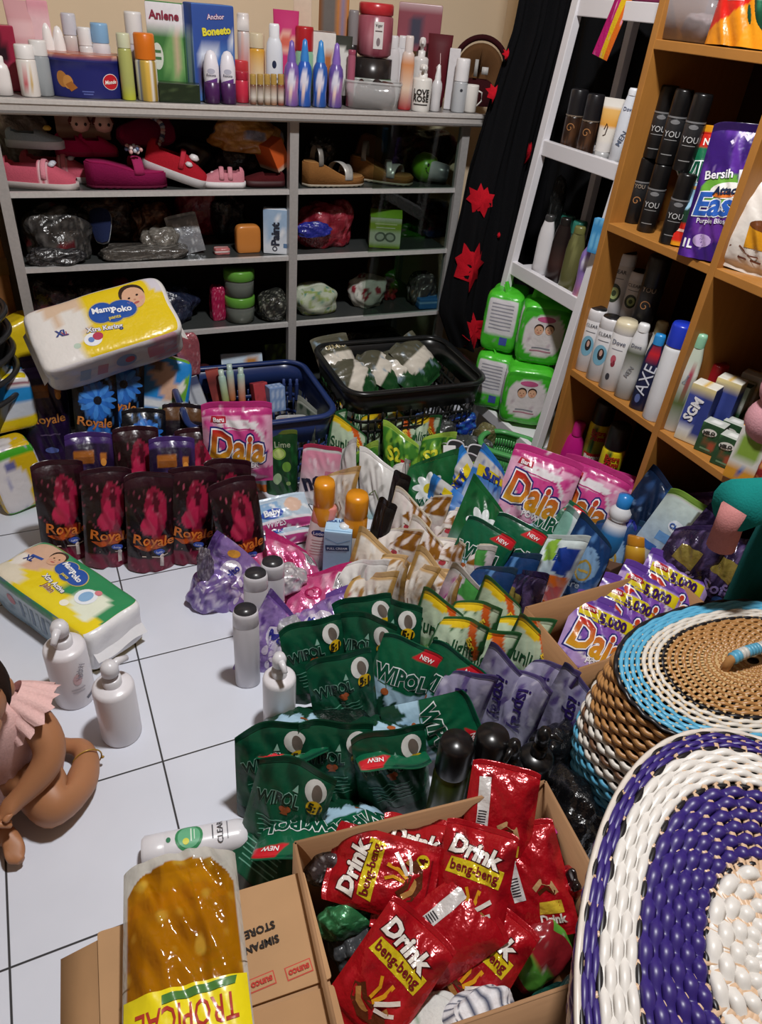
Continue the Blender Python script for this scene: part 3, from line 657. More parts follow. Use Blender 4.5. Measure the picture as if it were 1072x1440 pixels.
stand('aero', 'lotion_bottle', 'clear bottle with a red wavy label right of the blue carton', 'bottle', ct(344, R1), 18, 17, [('f', 'd8d2d2'), ('b', .1, .5, 'b8343c'), ('n', 'e8c0b0', .2, 4, 3)], 'e4ddda', split=.82)
stand('aero', 'oil_bottle', 'orange oil bottle behind the gold-capped vials', 'bottle', ct(362, R1), 46, 22, [('f', 'd8a23c'), ('b', .0, .4, 'e8dcc0')], 'd2c3a4', split=.8)
stand('sham', 'deodorant_bottle', 'white oval deodorant bottle with a small navy mark', 'deodorant', ct(386, R0+.05), 33, 24, [('f', 'dfe3ea')], 'eef0f4', lambda r, h: [('e', 0, h*.5, r*.25, h*.05, 0, '28324e'), ('r', 0, h*.32, r*.9, h*.03, 0, '8a94a8'), ('r', 0, h*.25, r*1.1, h*.02, 0, '9aa4b8')], sy=.7)
stand('tube', 'face_wash_tube', 'hot pink face wash tube behind the purple mist bottle', 'tube', ct(402, R1+.02), 14, 28, [('f', 'cc3a78'), ('e', .5, .6, .16, .12, 'e8b0a0'), ('e', .5, .6, .1, .07, 'd86a58')], 'e0e0e4')
sbox('hair_dye_box', 'cream carton with a portrait of a dark-haired woman', 'box', ct(424, R1+.06), -14, 24, .05, [('f', 'd9c4ae'), ('e', .5, .45, .3, .16, '3a2020'), ('e', .5, .42, .2, .11, 'd8a890'), ('b', 0, .2, '9a5040')])
stand('jar', 'mint_jar', 'mint green jar with a red lid behind the blue mist bottles', 'jar', ct(427, R1), 37, 26, '8fc4a4', 'b5232c', split=.72)
for i, px in enumerate((356, 366, 376, 385, 395)):
    stand('aero', 'perfume_vial', 'tiny gold-capped vial, %s from the left of the five by the mist bottles' % ('first', 'second', 'third', 'fourth', 'fifth')[i], 'vial', ct(px, R0-.005), 104, 9, [('f', ('7a5240', '6a4a38', '8a6a50', '9a7258', '8a4a3c')[i]), ('b', .3, .6, 'd6cfc4')], 'b08f4a', None, 'gold-capped vials', split=.68)
FL = lambda c1, c2: [('f', c1), ('g', c1, c2, 0, .6), ('e', .5, .62, .09, .13, 'e6e4f2'), ('n', 'e8e0ee', .45, 6, 4), ('e', .47, .25, .06, .1, 'f0d0c0'), ('e', .55, .12, .05, .08, 'e8c84c')]
for px, top, c1, c2, cap, lb in ((410, 56, '7a5aa8', 'c684b4', '7a62b4', 'first, purple and pink'), (428, 54, '2a5cb8', '3a6ac4', '3a86d2', 'second, deep blue'), (450, 56, '2c5cae', '2f63c0', '3a8cd4', 'third, blue with a yellow mark'), (472, 60, '6a52a0', 'b07cb4', '8a6ac0', 'fourth, lilac')):
    stand('mist', 'scent_bottle', 'tapered body mist bottle, %s, of the row of four' % lb, 'bottle', ct(px, R0-.005), top, 21, FL(c1, c2), cap, None, 'body mist bottles')
sbox('face_powder_box', 'orange and grey carton behind the mist bottles', 'box', ct(466, R1+.07), -14, 40, .05, [('f', 'c07a34'), ('c', 0, .12, '7a4a20'), ('p', [(.15, .2), (.6, .2), (.6, 1), (.15, 1)], '6a6460'), ('p', [(.7, .3), (.95, .3), (.95, 1), (.7, 1)], '8a7e9a')])
sbox('soap_box', 'white and tan carton peeking out behind the blue mist bottles', 'box', ct(452, R1), 44, 36, .04, [('f', 'e3ddd6'), ('e', .7, .6, .2, .2, 'b86a30'), ('b', 0, .4, '5a4038')])
stand('aero', 'cologne_bottle', 'black slender bottle left of the big red-lidded jar', 'bottle', ct(493, R1), 14, 14, '241e22', '8a8486', split=.66)
stand('jar', 'nail_polish', 'small dusty pink bottle left of the green bowl', 'bottle', ct(493, R0+.03), 70, 11, 'a85a70', 'a04a62', split=.95)
stand('tube', 'shaving_tube', 'white tube with a black curved stripe left of the red-lidded jar', 'tube', ct(478, R1-.02), 50, 24, [('f', '3a3c36'), ('e', .5, .3, .25, .5, 'd8d8d2')], '22221f')
def redjar():
    loc = ct(522, R1+.02, 105); k = mpp(loc); h0 = hat(loc, 80)
    bl = spawn('greenbowl', lambda: [('bowl', lat_part([(.045, 0), (.062, .01), (.066, h0*.55), (.06, h0*.6)], '3f6a34'), 'gloss', None, None), ('lid', lat_part([(.064, h0*.58), (.064, h0*.98), (.001, h0)], '2a2524'), 'gloss', None, None)], 'storage_tub', 'green tub with a dark lid under the red-lidded jar', 'tub', loc, RT(facing(loc)))
    l2 = (loc[0]+.004, loc[1], TZ+h0+.001); h = hat(l2, 4); r = 47*k/2
    def mk():
        b = lat_part([(r*.8, 0), (r, .06*h), (r*1.02, .4*h), (r, .74*h), (r*.84, .8*h)], [('f', 'a85a68'), ('n', 'c98a94', .15, 6, 3), ('n', '8a3a4c', .2, 8, 5)], [('r', .012, h*.42, .030, h*.5, 0, 'e6e2e0'), ('t', 'Viger', .012, h*.6, .022, 0, '33262c', {'lift': .001}), ('r', .012, h*.5, .022, .003, 0, '6a5a5c', .0012), ('e', .012, h*.3, .006, .011, 0, '8a7c80', .0012)])
        return [('body', b, 'gloss', None, None), ('lid', lat_part([(r*.9, .78*h), (r*.98, .8*h), (r*.98, .97*h), (r*.9, h), (.0005, h)], 'c23138'), 'gloss', None, 'bright red screw lid')]
    spawn('redjar', mk, 'snack_jar', 'big pinkish jar with a bright red screw lid', 'jar', l2, RT(facing(l2)))
redjar()
def tray(name, label, cat, loc, w, d, h, c, fi='clear', yaw=0, wall=.0025, lip=True):
    def mk():
        m = MB(); pts = []
        for (s, z) in ((.86, .001), (1, h), (1-2*wall/w, h), (.86-2*wall/w, wall)):
            for a in np.linspace(0, 2*math.pi, 33)[:-1]:
                ca, sa = math.cos(a), math.sin(a); k = (abs(ca)**6+abs(sa)**6)**(-1/6); pts.append((w/2*ca*k*s, d/2*sa*k*s, z))
        f = [tuple(range(32))[::-1], tuple(range(96, 128))]
        for r in range(3): f += [(r*32+i, r*32+(i+1) % 32, r*32+32+(i+1) % 32, r*32+32+i) for i in range(32)]
        m.add(pts, f, c); o = [('tub', m, fi, None, None)]
        if lip:
            q = MB(); q.tube([pts[32+i] for i in range(32)], .0035, c, 6, True); o.append(('rim', q, fi, None, None))
        return o
    return spawn(label, mk, name, label, cat, loc, RT(yaw))
tl = ct(524, R0+.0, 140); tray('plastic_tub', 'clear plastic tub of dark odds and ends below the red-lidded jar', 'tub', tl, 78*mpp(tl), .10, .072, 'f4f4f4', yaw=facing(tl))
for i, (dx, dz, c) in enumerate(((-.03, .0, '3a2420'), (.012, 0, '241c1e'), (.04, .0, '4a2a26'))):
    spawn('clip%d' % i, lambda: bundle(.04, .06, .07, [('f', c)], 'gloss', 2.6, .14, i), 'hair_clip', 'dark hair accessory in the clear tub, %s' % ('left one', 'middle one', 'right one')[i], 'hair clip', (tl[0]+dx, tl[1]+.002-dx*.3, TZ+.003), RT(20*i), 'dark hair accessories in the clear tub')
pk = ct(584, R2+.02, 60); sbox('storage_box', 'translucent maroon lidded box on top of the white bottles at the back', 'box', (pk[0], pk[1]-.02, TZ+.148), 5, 60, .09, [('f', '96525e'), ('p', [(.2, .1), (.3, .1), (.3, .8), (.2, .8)], 'b8424c'), ('p', [(.35, .05), (.55, .05), (.55, .7), (.35, .7)], '4a4a5c'), ('b', .85, 1, 'c4a4a8')], fi='gloss')
for i, px in enumerate((550, 562, 590)):
    stand('sham', 'lotion_bottle', 'white bottle standing under the maroon box, %s' % ('leftmost', 'middle', 'rightmost')[i], 'bottle', ct(px, R2-.02), 50, 20, 'dfdcde', 'e9e8ea', None, 'white bottles under the maroon box')
stand('sham', 'toner_bottle', 'clear bottle of orange and red toner right of the plastic tub', 'bottle', ct(571, R0), 50, 19, [('f', 'd9c6bc'), ('b', 0, .12, 'b02a30'), ('p', [(.4, .3), (.6, .3), (.6, .75), (.4, .75)], 'e6cdb6'), ('b', .62, .8, 'd8905c')], 'e0d4d0', split=.8)
stand('pump', 'pump_bottle', 'white pump bottle behind the patterned lotion bottle', 'bottle', ct(589, R1+.03), 52, 22, 'e4e1df', 'efedec')
stand('pump', 'pump_bottle', 'squat white pump bottle with bold black letters', 'bottle', ct(594, R0-.01), 90, 27, [('f', 'e9e6e0')], 'f0eeea', lambda r, h: [('t', 'LOVE', 0, h*.42, r*1.7, 0, '1f1d1c', {'b': .03}), ('t', 'ROSE', 0, h*.28, r*1.7, 0, '2b2927', {'b': .03}), ('r', 0, h*.15, r*1.6, h*.03, 0, '4a4644')])
stand('tube', 'lotion_tube', 'dark maroon tube with a thin white flourish', 'tube', ct(613, R1), 48, 27, [('f', '5c1a24')], '4a141c', lambda r, h: [('l', [(-.006, h*.35), (.002, h*.42), (.008, h*.5), (.004, h*.6), (-.004, h*.56), (0, h*.48), (.007, h*.62), (.004, h*.75)], .0016, 'e8c8c8'), ('t', 'J', -.002, h*.28, .006, 0, 'e8c8c8')])
stand('mist', 'spray_bottle', 'small clear and white spray bottle before the maroon tube', 'bottle', ct(615, R0-.01), 90, 15, 'd6d4d6', 'eeeeee')
sbox('soap_box', 'narrow white carton behind the small spray bottle', 'box', ct(635, R0+.05), 68, 15, .03, [('f', 'dcd9dc')])
stand('aero', 'lotion_bottle', 'frosted grey bottle with a large white cap', 'bottle', ct(648, R0-.005), 82, 20, [('f', 'b9bcc0')], 'eceaec', lambda r, h: [('e', r*.2, h*.42, r*.2, h*.03, 0, '3a3c44')], split=.6)
stand('cup', 'tea_cup', 'small white cup with gold flowers at the right end of the cabinet', 'cup', ct(665, R0-.012), 119, 19, [('f', 'e8e4de'), ('e', .38, .5, .05, .2, 'b08a3c'), ('e', .6, .45, .05, .2, 'b8924a'), ('b', .85, .95, 'cdb26a')], 'e8e4de')
def bag():
    loc = ct(675, R1+.08, 95); k = mpp(loc); r = 32*k; h = hat(loc, 22)
    def mk():
        m = lat_part([(.001, -.028), (r*.8, -.024), (r, -.01), (r, .012), (r*.8, .026), (.001, .03)], '6b4a2e', seg=32)
        for V in m.v: V[:] = np.c_[V[:, 0], V[:, 2], V[:, 1]+r*1.05+.02]
        band = MB(); A = np.linspace(.3, math.pi-.3, 20); band.tube(np.c_[r*1.15*np.cos(A), 0*A-.012, r*1.05+.02+r*1.2*np.sin(A)], .009, '3a1418', 8)
        pom = lat_part([(.001, -.036), (.024, -.027), (.036, 0), (.024, .027), (.001, .036)], '1b1a16', off=(-r*.8, -.04, r*.75), seg=16)
        body = MB(); body.lathe([(r*.7, 0), (r*.9, .02), (r*.8, r*.8), (r*.4, r*1.0)], '3c1418', 1, .5, 20)
        tg = MB(); tg.box(.008, .03, -.034, -.03, r*1.2, r*1.2+.022, 'd8d4d0'); tg.box(-.018, -.006, -.033, -.03, r*1.1, r*1.1+.05, 'bcb8b4')
        return [('face_panel', m, 'fabric', None, None), ('strap', band, 'fabric', None, None), ('pompom', pom, 'fabric', None, 'black fluffy pompom'), ('pouch', body, 'fabric', None, None), ('tag', tg, 'matte', None, None)]
    spawn('bag', mk, 'round_bag', 'round brown bag with a maroon strap and black pompom', 'bag', loc, RT(facing(loc)))
bag()
# ================================================================ things on the cabinet shelves
def cs(px, py, Y, k): p = at(px, py, y=Y); return (p[0], Y, SH[k]+.001)
def px2m(loc, n): return n*mpp(np.array(loc))
# ---- upper shelf, left bay: girls' shoes
def place_shoe(key, mk, name, label, px, py, Y, k, yaw, roll=0, group=None, dz=0, lean=0, cat='shoe'):
    l = cs(px, py, Y, k); return spawn(key, mk, name, label, cat, (l[0], l[1], l[2]+dz), RT(yaw, lean, roll), group)
SN = lambda: shoe(.205, .075, .068, 'c4596c', 'd9cfcd', 'd8a0a8', .017, ('d98a98', (.6,)), [(.70, y, .062, .010, c) for y, c in ((-.014, 'c8ccd8'), (.0, 'e6e6ee'), (.014, 'b8bccc'))], stripes=('e0c4c8', ((.55, .57), (.62, .64))))
place_shoe('sneaker', SN, 'girls_sneaker', 'pink jewelled slip-on sneaker at the front left of the upper shelf', 56, 258, 2.375, 0, -14, group='pink jewelled sneakers')
place_shoe('sneaker', SN, 'girls_sneaker', 'second pink jewelled sneaker, just behind the front one', 84, 252, 2.46, 0, -12, group='pink jewelled sneakers')
place_shoe('slide', lambda: shoe(.15, .06, .035, '9fb0bc', 'c9d2d8', 'b8c4cc', .02, None, [(.75, 0, .05, .012, 'e0b44c')]), 'slide_sandal', 'pale blue slide sandal with a yellow flower lying on the pink sneakers', 52, 215, 2.44, 0, -8, dz=.09)
def dollshoe():
    o = shoe(.11, .062, .05, 'b81e5c', 'a01850', 'c84a7c', .012)
    h = MB(); h.lathe([(.001, .027), (.02, .02), (.029, .0), (.02, -.02), (.001, -.026)], 'e0b4a0', off=(.022, -.006, .086), seg=18); o.append(('doll_head', h, 'matte', None, None))
    r = MB(); r.lathe([(.001, .030), (.022, .022), (.0315, .002), (.030, -.006)], '6a2a22', off=(.022, .0, .087), seg=18); o.append(('doll_hair', r, 'fabric', len(o)-1, None))
    e = MB()
    for dy in (-.012, .012): e.lathe([(.001, .0045), (.004, .002), (.004, -.002), (.001, -.0045)], '20120e', off=(.022+dy, -.033, .085), seg=8)
    o.append(('doll_eyes', e, 'gloss', len(o)-2, None))
    return o
for i, (px, lb) in enumerate(((108, 'left of the two'), (140, 'right of the two'))):
    place_shoe('dollshoe', dollshoe, 'doll_slipper', 'magenta slipper with a doll face on its toe, '+lb, px, 222, 2.47, 0, 0, group='doll-faced slippers', dz=.066)
spawn('creambox', lambda: carton(.15, .08, .07, [('f', 'b98a78'), ('p', [(.06, .5), (.46, .5), (.46, .95), (.06, .95)], 'c9a090'), ('p', [(.54, .5), (.94, .5), (.94, .95), (.54, .95)], 'c9a090'), ('b', .3, .45, 'd8b4a0')]), 'shoe_box', 'dusty pink shoe tray above the doll-faced slippers', 'box', (*cs(118, 180, 2.56, 0)[:2], SH[0]+.10), RT(-8))
spawn('bgbag', lambda: bundle(.16, .12, .16, [('f', '8a7f78'), ('n', 'b0a69e', .1, 4, 3)], seed=3), 'plastic_bag', 'greyish crumpled plastic bag at the far left of the upper shelf', 'bag', (*cs(28, 180, 2.6, 0)[:2], SH[0]+.001), RT(10))
def beads(pts, r=.006):
    o = []
    for i, (x, y, z) in enumerate(pts):
        m = MB(); m.lathe([(.0005, r), (r*.7, r*.7), (r, 0), (r*.7, -r*.7), (.0005, -r)], ('e8d8d4', 'd8a8a4', 'c8ccd8', '5a6a8a')[i % 4], off=(x, y, z), seg=8); o.append(m)
    m = MB()
    for q in o:
        for V, C in zip(q.v, q.c): pass
        n0 = m.n
        for V, C in zip(q.v, q.c): m.v.append(V); m.c.append(C); m.n += len(V)
        m.f += [tuple(i+n0 for i in f) for f in q.f]
    return m
def beadwedge():
    o = wedge(.225, .09, .068, .042, '8c1a50', '6e123c', [(.62, .03, .04, 'a02a5c', 'fabric', 0)], 'a8235f')
    o.append(('bead_flower', beads([(.024+.02*math.cos(a)*(.5+(i % 2)*.5), -.012+.03*math.sin(a), .098+.004*(i % 3)) for i, a in enumerate(np.linspace(0, 6.28, 15))]), 'gloss', None, 'pearl and crystal bead flower')); return o
place_shoe('beadwedge', beadwedge, 'wedge_sandal', 'magenta wedge sandal with a bead flower, lying flat in front', 180, 258, 2.375, 0, 4)
def beadsole():
    o = [('sole', sole_mesh(.19, .085, 0, .014, '7c1646'), 'fabric', None, None), ('footbed', sole_mesh(.18, .078, .013, .018, '9a1e50'), 'fabric', None, None)]
    o.append(('bead_strap', beads([(.02+.012*math.sin(q*3), -.04+.08*q, .022+.03*math.sin(math.pi*q)) for q in np.linspace(0, 1, 14)]+[(.035, -.03+.06*q, .024+.03*math.sin(math.pi*q)) for q in np.linspace(0, 1, 10)]), 'gloss', None, 'strap of pearl and crystal beads')); return o
place_shoe('beadsole', beadsole, 'flat_sandal', 'magenta sandal propped up with its beaded strap facing out', 205, 198, 2.5, 0, 30, roll=-8, lean=-62, dz=.12)
place_shoe('redshoe', lambda: shoe(.19, .072, .074, 'a81c2a', 'dcdadc', 'c4b0b0', .024, ('b83040', (.55,)), [(.72, -.01, .074, .016, 'e6e2e4'), (.66, -.03, .055, .012, 'd8d0d4')]), 'girls_shoe', 'red shoe with a thick white sole tilted toe down', 246, 262, 2.38, 0, -10, roll=17, dz=.022)
place_shoe('pinkmj', lambda: shoe(.13, .062, .046, 'c87f8c', 'd8d4d6', 'e0b4bc', .018, ('cf8a96', (.35, .55)), [(.75, 0, .038, .008, 'e4c8cc')]), 'girls_shoe', 'small pale pink strap shoe right of the red shoe', 315, 262, 2.36, 0, 168)
spawn('darkshoe', lambda: bundle(.13, .10, .10, [('f', '1f1614')], 'gloss', 2.6, .15, 9), 'black_handbag', 'black shiny handbag behind the red shoe', 'bag', cs(272, 240, 2.56, 0), RT(0))
spawn('maroonshoe', lambda: shoe(.13, .06, .03, '4a1418', '3a1014', '5a1c20', .018), 'flat_shoe', 'dark maroon flat shoe beside the middle post', 'shoe', cs(372, 262, 2.37, 0), RT(172))
spawn('yelbag', lambda: bundle(.21, .10, .085, [('f', 'b87a2c'), ('n', 'd8a050', .1, 4, 2), ('p', [(.5, .5), (.8, .55), (.8, .8), (.45, .8)], '8a8a9c')], seed=12, flat=.2), 'gift_bag', 'amber yellow plastic bag lying under the cabinet top', 'bag', (*cs(345, 190, 2.46, 0)[:2], SH[0]+.085), RT(-12, 0, 4))
sbx = cs(388, 232, 2.42, 0); spawn('orbox', lambda: carton(.055, .10, .085, {'all': [('f', 'd0591c'), ('b', .0, .18, 'cbb8a4')], 'top': [('f', 'c8501a')]}), 'shoe_box', 'bright orange carton with a white edge tilted by the middle post', 'box', (sbx[0], sbx[1], SH[0]+.05), RT(20, 0, -28))
spawn('bkbag', lambda: bundle(.14, .1, .09, [('f', '2a1c1a')], seed=14), 'black_bag', 'black plastic bag under the amber bag', 'bag', cs(335, 250, 2.55, 0), RT(0))
# ---- upper shelf, right bay
WD = lambda: wedge(.215, .09, .07, .026, '9a6a3a', 'cfc4b0', [(.72, .030, .036, 'b8b6b2', 'metal', .012), (.60, .020, .042, 'c9c7c2', 'metal', -.01), (.22, .018, .055, '8a8680', 'metal', 0)], 'b0804c')
place_shoe('tanwedge', WD, 'wedge_sandal', 'tan wedge sandal with silver straps just right of the middle post', 468, 256, 2.375, 0, 6, group='tan wedge sandals')
place_shoe('tanwedge', WD, 'wedge_sandal', 'tan wedge sandal with silver straps, farther right one standing toe forward', 536, 252, 2.42, 0, -32, group='tan wedge sandals')
spawn('slvbag', lambda: bundle(.10, .08, .11, [('f', '3a3836'), ('n', '9a9a9a', .2, 6, 5)], 'foil', seed=21, wr=.2), 'silver_bag', 'crinkled silver and black bag behind the tan wedge sandals', 'bag', cs(450, 215, 2.56, 0), RT(0))
spawn('brownpouch', lambda: bundle(.10, .03, .13, [('f', '6a4020')], 'matte', 4, .03, 22), 'sandal_box', 'brown sole standing upright behind the right tan sandal', 'shoe', cs(512, 215, 2.52, 0), RT(0, 12, 20))
def lime():
    l = cs(590, 258, 2.42, 0); r = 20*mpp(l)
    def mk():
        pr = [(.0005, 0), (r*.6, r*.15), (r*.95, r*.6), (r, r*.95), (r*.9, r*1.4), (r*.5, r*1.8), (.0005, r*1.9)]
        m = lat_part(pr, '6fae2c', [('e', -.012, r*1.2, .004, .006, 0, '1a240e'), ('e', .008, r*1.2, .004, .006, 0, '1a240e'), ('l', [(-.014, r*.85), (-.004, r*.72), (.01, r*.82)], .003, '1a240e'), ('e', -.016, r*.95, .003, .003, 0, '1a240e'), ('e', .018, r*.95, .003, .003, 0, '1a240e')])
        return [('body', m, 'gloss', None, None)]
    spawn('lime', mk, 'smiling_ball', 'lime green toy ball with a small dark face', 'toy', l, RT(facing(l)+20, 0, 20))
lime()
l = cs(622, 256, 2.36, 0); spawn('mug', lambda: [('body', lat_part([(.026, 0), (.03, .01), (.034, .065), (.03, .066), (.02, .05), (.001, .05)], [('f', '3a3c40'), ('b', .75, 1, 'c9c8cc')], caps=False), 'gloss', None, None), ('stuffing', lat_part([(.001, .042), (.028, .048), (.022, .075), (.001, .085)], '7a2a6a', seg=14), 'fabric', None, None)],
    'toy_cup', 'grey cup with a white rim and purple filling lying on its side', 'cup', (l[0]+.02, l[1], l[2]+.034), RT(facing(l), 0, -84))
spawn('maroonbag', lambda: bundle(.26, .09, .13, [('f', '3c1218'), ('n', '6a2430', .2, 4, 3)], seed=26), 'maroon_bag', 'dark maroon plastic bag at the back of the right bay, upper shelf', 'bag', cs(600, 230, 2.62, 0), RT(0))
# ---- second shelf
def bun(name, label, px, py, Y, k, w, d, h, c, fi='wrap', seed=1, yaw=0, dz=0, cat='bag', n=2.6, wr=.18, lean=0, roll=0, flat=.1):
    l = cs(px, py, Y, k); spawn(label, lambda: bundle(w, d, h, c, fi, n, wr, seed, flat=flat), name, label, cat, (l[0], l[1], l[2]+dz), RT(yaw, lean, roll))
bun('plastic_bag', 'grey and black crumpled plastic bag at the left of the second shelf', 88, 370, 2.40, 1, .19, .13, .15, [('f', '2b2a2a'), ('n', '5a5856', .1, 5, 3), ('e', .6, .4, .15, .1, '5a1820')], seed=31)
bun('clothing_bag', 'dark folded garment in clear wrap hanging over the second shelf edge', 82, 374, 2.335, 1, .15, .06, .05, [('f', '2a292b'), ('n', '6a6a6c', .15, 7, 5)], seed=32)
bun('brown_bag', 'brown crinkly bag lying at the back of the second shelf', 160, 330, 2.58, 1, .22, .1, .14, [('f', '3a241a'), ('n', '6a4028', .15, 5, 3)], seed=33)
place_shoe('navyslide', lambda: [('sole', sole_mesh(.10, .06, 0, .012, 'a8b0bc'), 'matte', None, None), ('footbed', sole_mesh(.098, .058, .012, .024, '1e2748'), 'fabric', None, None)], 'navy_slipper', 'navy blue slipper sole standing on end on the second shelf', 143, 320, 2.40, 1, 80, lean=0, roll=-62, dz=.085)
bun('brown_bag', 'copper brown foil bag left of the silver sachet', 215, 330, 2.5, 1, .13, .09, .13, [('f', '4a2a1c'), ('n', '8a5a3c', .1, 5, 7)], 'foil', seed=34)
bun('plastic_bag', 'smoky clear bag in the middle of the second shelf', 225, 345, 2.41, 1, .12, .08, .075, [('f', '6a655e'), ('n', '9a968e', .1, 6, 3)], seed=35)
bun('clothing_bag', 'stack of flat garments in clear plastic along the second shelf', 205, 366, 2.37, 1, .26, .09, .035, [('f', '4a4642'), ('n', '8a8680', .2, 9, 3)], seed=36, n=5, wr=.06)
l = cs(268, 352, 2.385, 1); spawn('silversachet', lambda: pouch(.10, .12, .012, 'pillow', [('f', '83868c'), ('n', 'b8bcc0', .2, 4, 3)], seed=37, finish='foil', nu=16, nv=20), 'silver_sachet', 'silver grey sachet leaning on the second shelf', 'sachet', l, RT(-8, 18, -12))
bun('red_bag', 'crimson bag at the back of the second shelf under the upper shelf', 280, 320, 2.6, 1, .15, .09, .17, [('f', '8a1830'), ('n', 'b8344c', .2, 4, 3)], seed=38)
bun('black_bag', 'black bag between the crimson bag and the orange soap', 322, 345, 2.56, 1, .12, .1, .15, [('f', '1a1417'), ('n', '4a2028', .3, 5, 3)], seed=39)
bun('soap_bar', 'orange rounded soap block next to the watercolour box', 349, 356, 2.38, 1, .082, .04, .085, [('f', 'c77e3a')], 'gloss', 41, n=5, wr=.0, cat='soap')
bun('pink_sachet', 'small pink and white sachet left of the orange soap', 312, 360, 2.37, 1, .05, .03, .02, [('f', 'b86a6a'), ('b', .4, .6, 'd8cac8')], 'film', 42, n=6, wr=.05, cat='sachet')
l = cs(391, 360, 2.35, 1); sbox('paint_box', 'white and blue carton of paint against the middle post', 'box', l, 293, 40, .03, {'all': [('g', 'd6dbe2', '8faac8'), ('p', [(.05, .3), (.95, .55), (.95, 1), (.05, 1)], '9ab4d0'), ('p', [(.3, .9), (.4, .95), (.8, .4), (.72, .38)], 'e6e8ec')]},
    lambda w, h: {'front': [('t', 'Paint', -w*.08, -h*.04, h*.5, 90, '23283a', {'b': .04}), ('e', -w*.1, -h*.38, w*.09, w*.09, 0, '23283a'), ('e', -w*.1, -h*.38, w*.05, w*.05, 0, 'd6dbe2', .0012), ('r', w*.3, -h*.3, w*.2, h*.1, 0, '5a7aa0')]}, turn=-3)
# second shelf, right bay
bun('red_bag', 'bright red glossy bag right of the middle post on the second shelf', 458, 358, 2.42, 1, .20, .12, .15, [('f', '7c1a2a'), ('n', 'b04a58', .1, 4, 3), ('n', '8a1420', .2, 6, 5)], seed=43, n=2.4)
bun('blue_packet', 'cobalt blue packet lying across the bright red bag', 440, 350, 2.345, 1, .12, .03, .045, [('f', '222a8a'), ('n', '4a4ab0', .2, 5, 3)], seed=44, dz=.05)
l = cs(539, 354, 2.37, 1)
sbox('breast_pad_box', 'lime green and white gable-top carton on the second shelf', 'box', l, 304, 44, .05, [('f', 'cfd6c0'), ('b', .62, .92, '97b53a'), ('b', 0, .12, '97b53a')],
     lambda w, h: {'front': [('e', -w*.16, -h*.12, w*.18, h*.16, 12, '6a7466'), ('e', w*.16, -h*.12, w*.18, h*.16, -12, '6a7466'), ('e', -w*.16, -h*.12, w*.12, h*.1, 12, 'b8c0b0', .0012), ('e', w*.16, -h*.12, w*.12, h*.1, -12, 'b8c0b0', .0012), ('r', 0, h*.3, w*.7, h*.04, 0, 'd8e0a8', .001), ('r', 0, h*.18, w*.6, h*.03, 0, 'e4e8c8', .001)]}, turn=6,
     extra=lambda w, d, h: [('gable_top', (lambda m: (m.add([(-w/2, -d/2, h), (w/2, -d/2, h), (w/2, d/2, h), (-w/2, d/2, h), (-w/2, -.002, h*1.22), (w/2, -.002, h*1.22), (w/2, .004, h*1.22), (-w/2, .004, h*1.22)], [(0, 1, 5, 4), (2, 3, 7, 6), (1, 2, 6, 5), (3, 0, 4, 7), (4, 5, 6, 7)], '7fb02a'), m)[1])(MB()), 'matte', None, None)])
bun('dark_bag', 'dark red and navy bag at the right end of the second shelf', 605, 345, 2.5, 1, .16, .12, .12, [('f', '2a1216'), ('n', '5a1620', .1, 4, 3), ('b', 0, .3, '1c2440')], seed=45)
bun('black_shoe_bag', 'blackish bag at the back of the second shelf behind the lime carton', 560, 320, 2.62, 1, .22, .08, .15, [('f', '241014'), ('n', '4a1a20', .2, 5, 3)], seed=46)
# ---- third shelf
bun('clothing_bag', 'dark maroon bagged garment at the left of the third shelf', 80, 440, 2.45, 2, .16, .14, .16, [('f', '22181a'), ('n', '4a2028', .2, 5, 3)], seed=51)
bun('clothing_bag', 'pink and teal striped bagged garment at the left post', 62, 448, 2.36, 2, .07, .05, .06, [('f', 'a8606c'), ('n', '3a6a70', .2, 6, 3), ('n', 'e0c8c8', .4, 8, 5)], seed=52)
bun('headband_bag', 'sheer black bag holding hair bands beside the yellow diaper pack', 128, 430, 2.42, 2, .12, .1, .15, [('f', '1c181a'), ('n', '3a3436', .2, 5, 3)], seed=53)
def loop():
    l = cs(137, 425, 2.345, 2); m = MB(); A = np.linspace(0, 2*math.pi, 28, endpoint=False); m.tube(np.c_[.036*np.cos(A), 0*A, .045+.045*np.sin(A)], .0022, '8a8a80', 6, True, up=(0, 1, 0))
    spawn('loop', lambda: [('band', m, 'gloss', None, None)], 'hair_band', 'thin grey hair band loop standing before the sheer black bag', 'hair band', l, RT(facing(l), 0, 15))
loop()
bun('clothing_bag', 'navy bundle in glossy clear plastic on the third shelf', 233, 420, 2.43, 2, .19, .13, .115, [('f', '20263c'), ('n', '3c465e', .2, 6, 3)], seed=54)
bun('red_cloth', 'dark pink folded cloth behind the yellow diaper pack', 172, 420, 2.5, 2, .08, .08, .12, [('f', '7a1c30')], 'fabric', 55, wr=.08)
bun('pink_packet', 'bright pink glittery packet left of the stacked green-lidded jars', 306, 425, 2.40, 2, .05, .05, .115, [('f', 'b01e50'), ('n', 'e08aa8', .3, 10, 3)], 'foil', seed=56, n=5, wr=.05)
bun('pink_bag', 'dusty rose bag with silver sequins hanging in front of the third shelf', 264, 492, 2.27, 3, .075, .03, .14, [('f', 'a85a64'), ('n', 'd8b0b4', .3, 9, 3)], 'foil', seed=57, n=5, wr=.06, dz=.17)
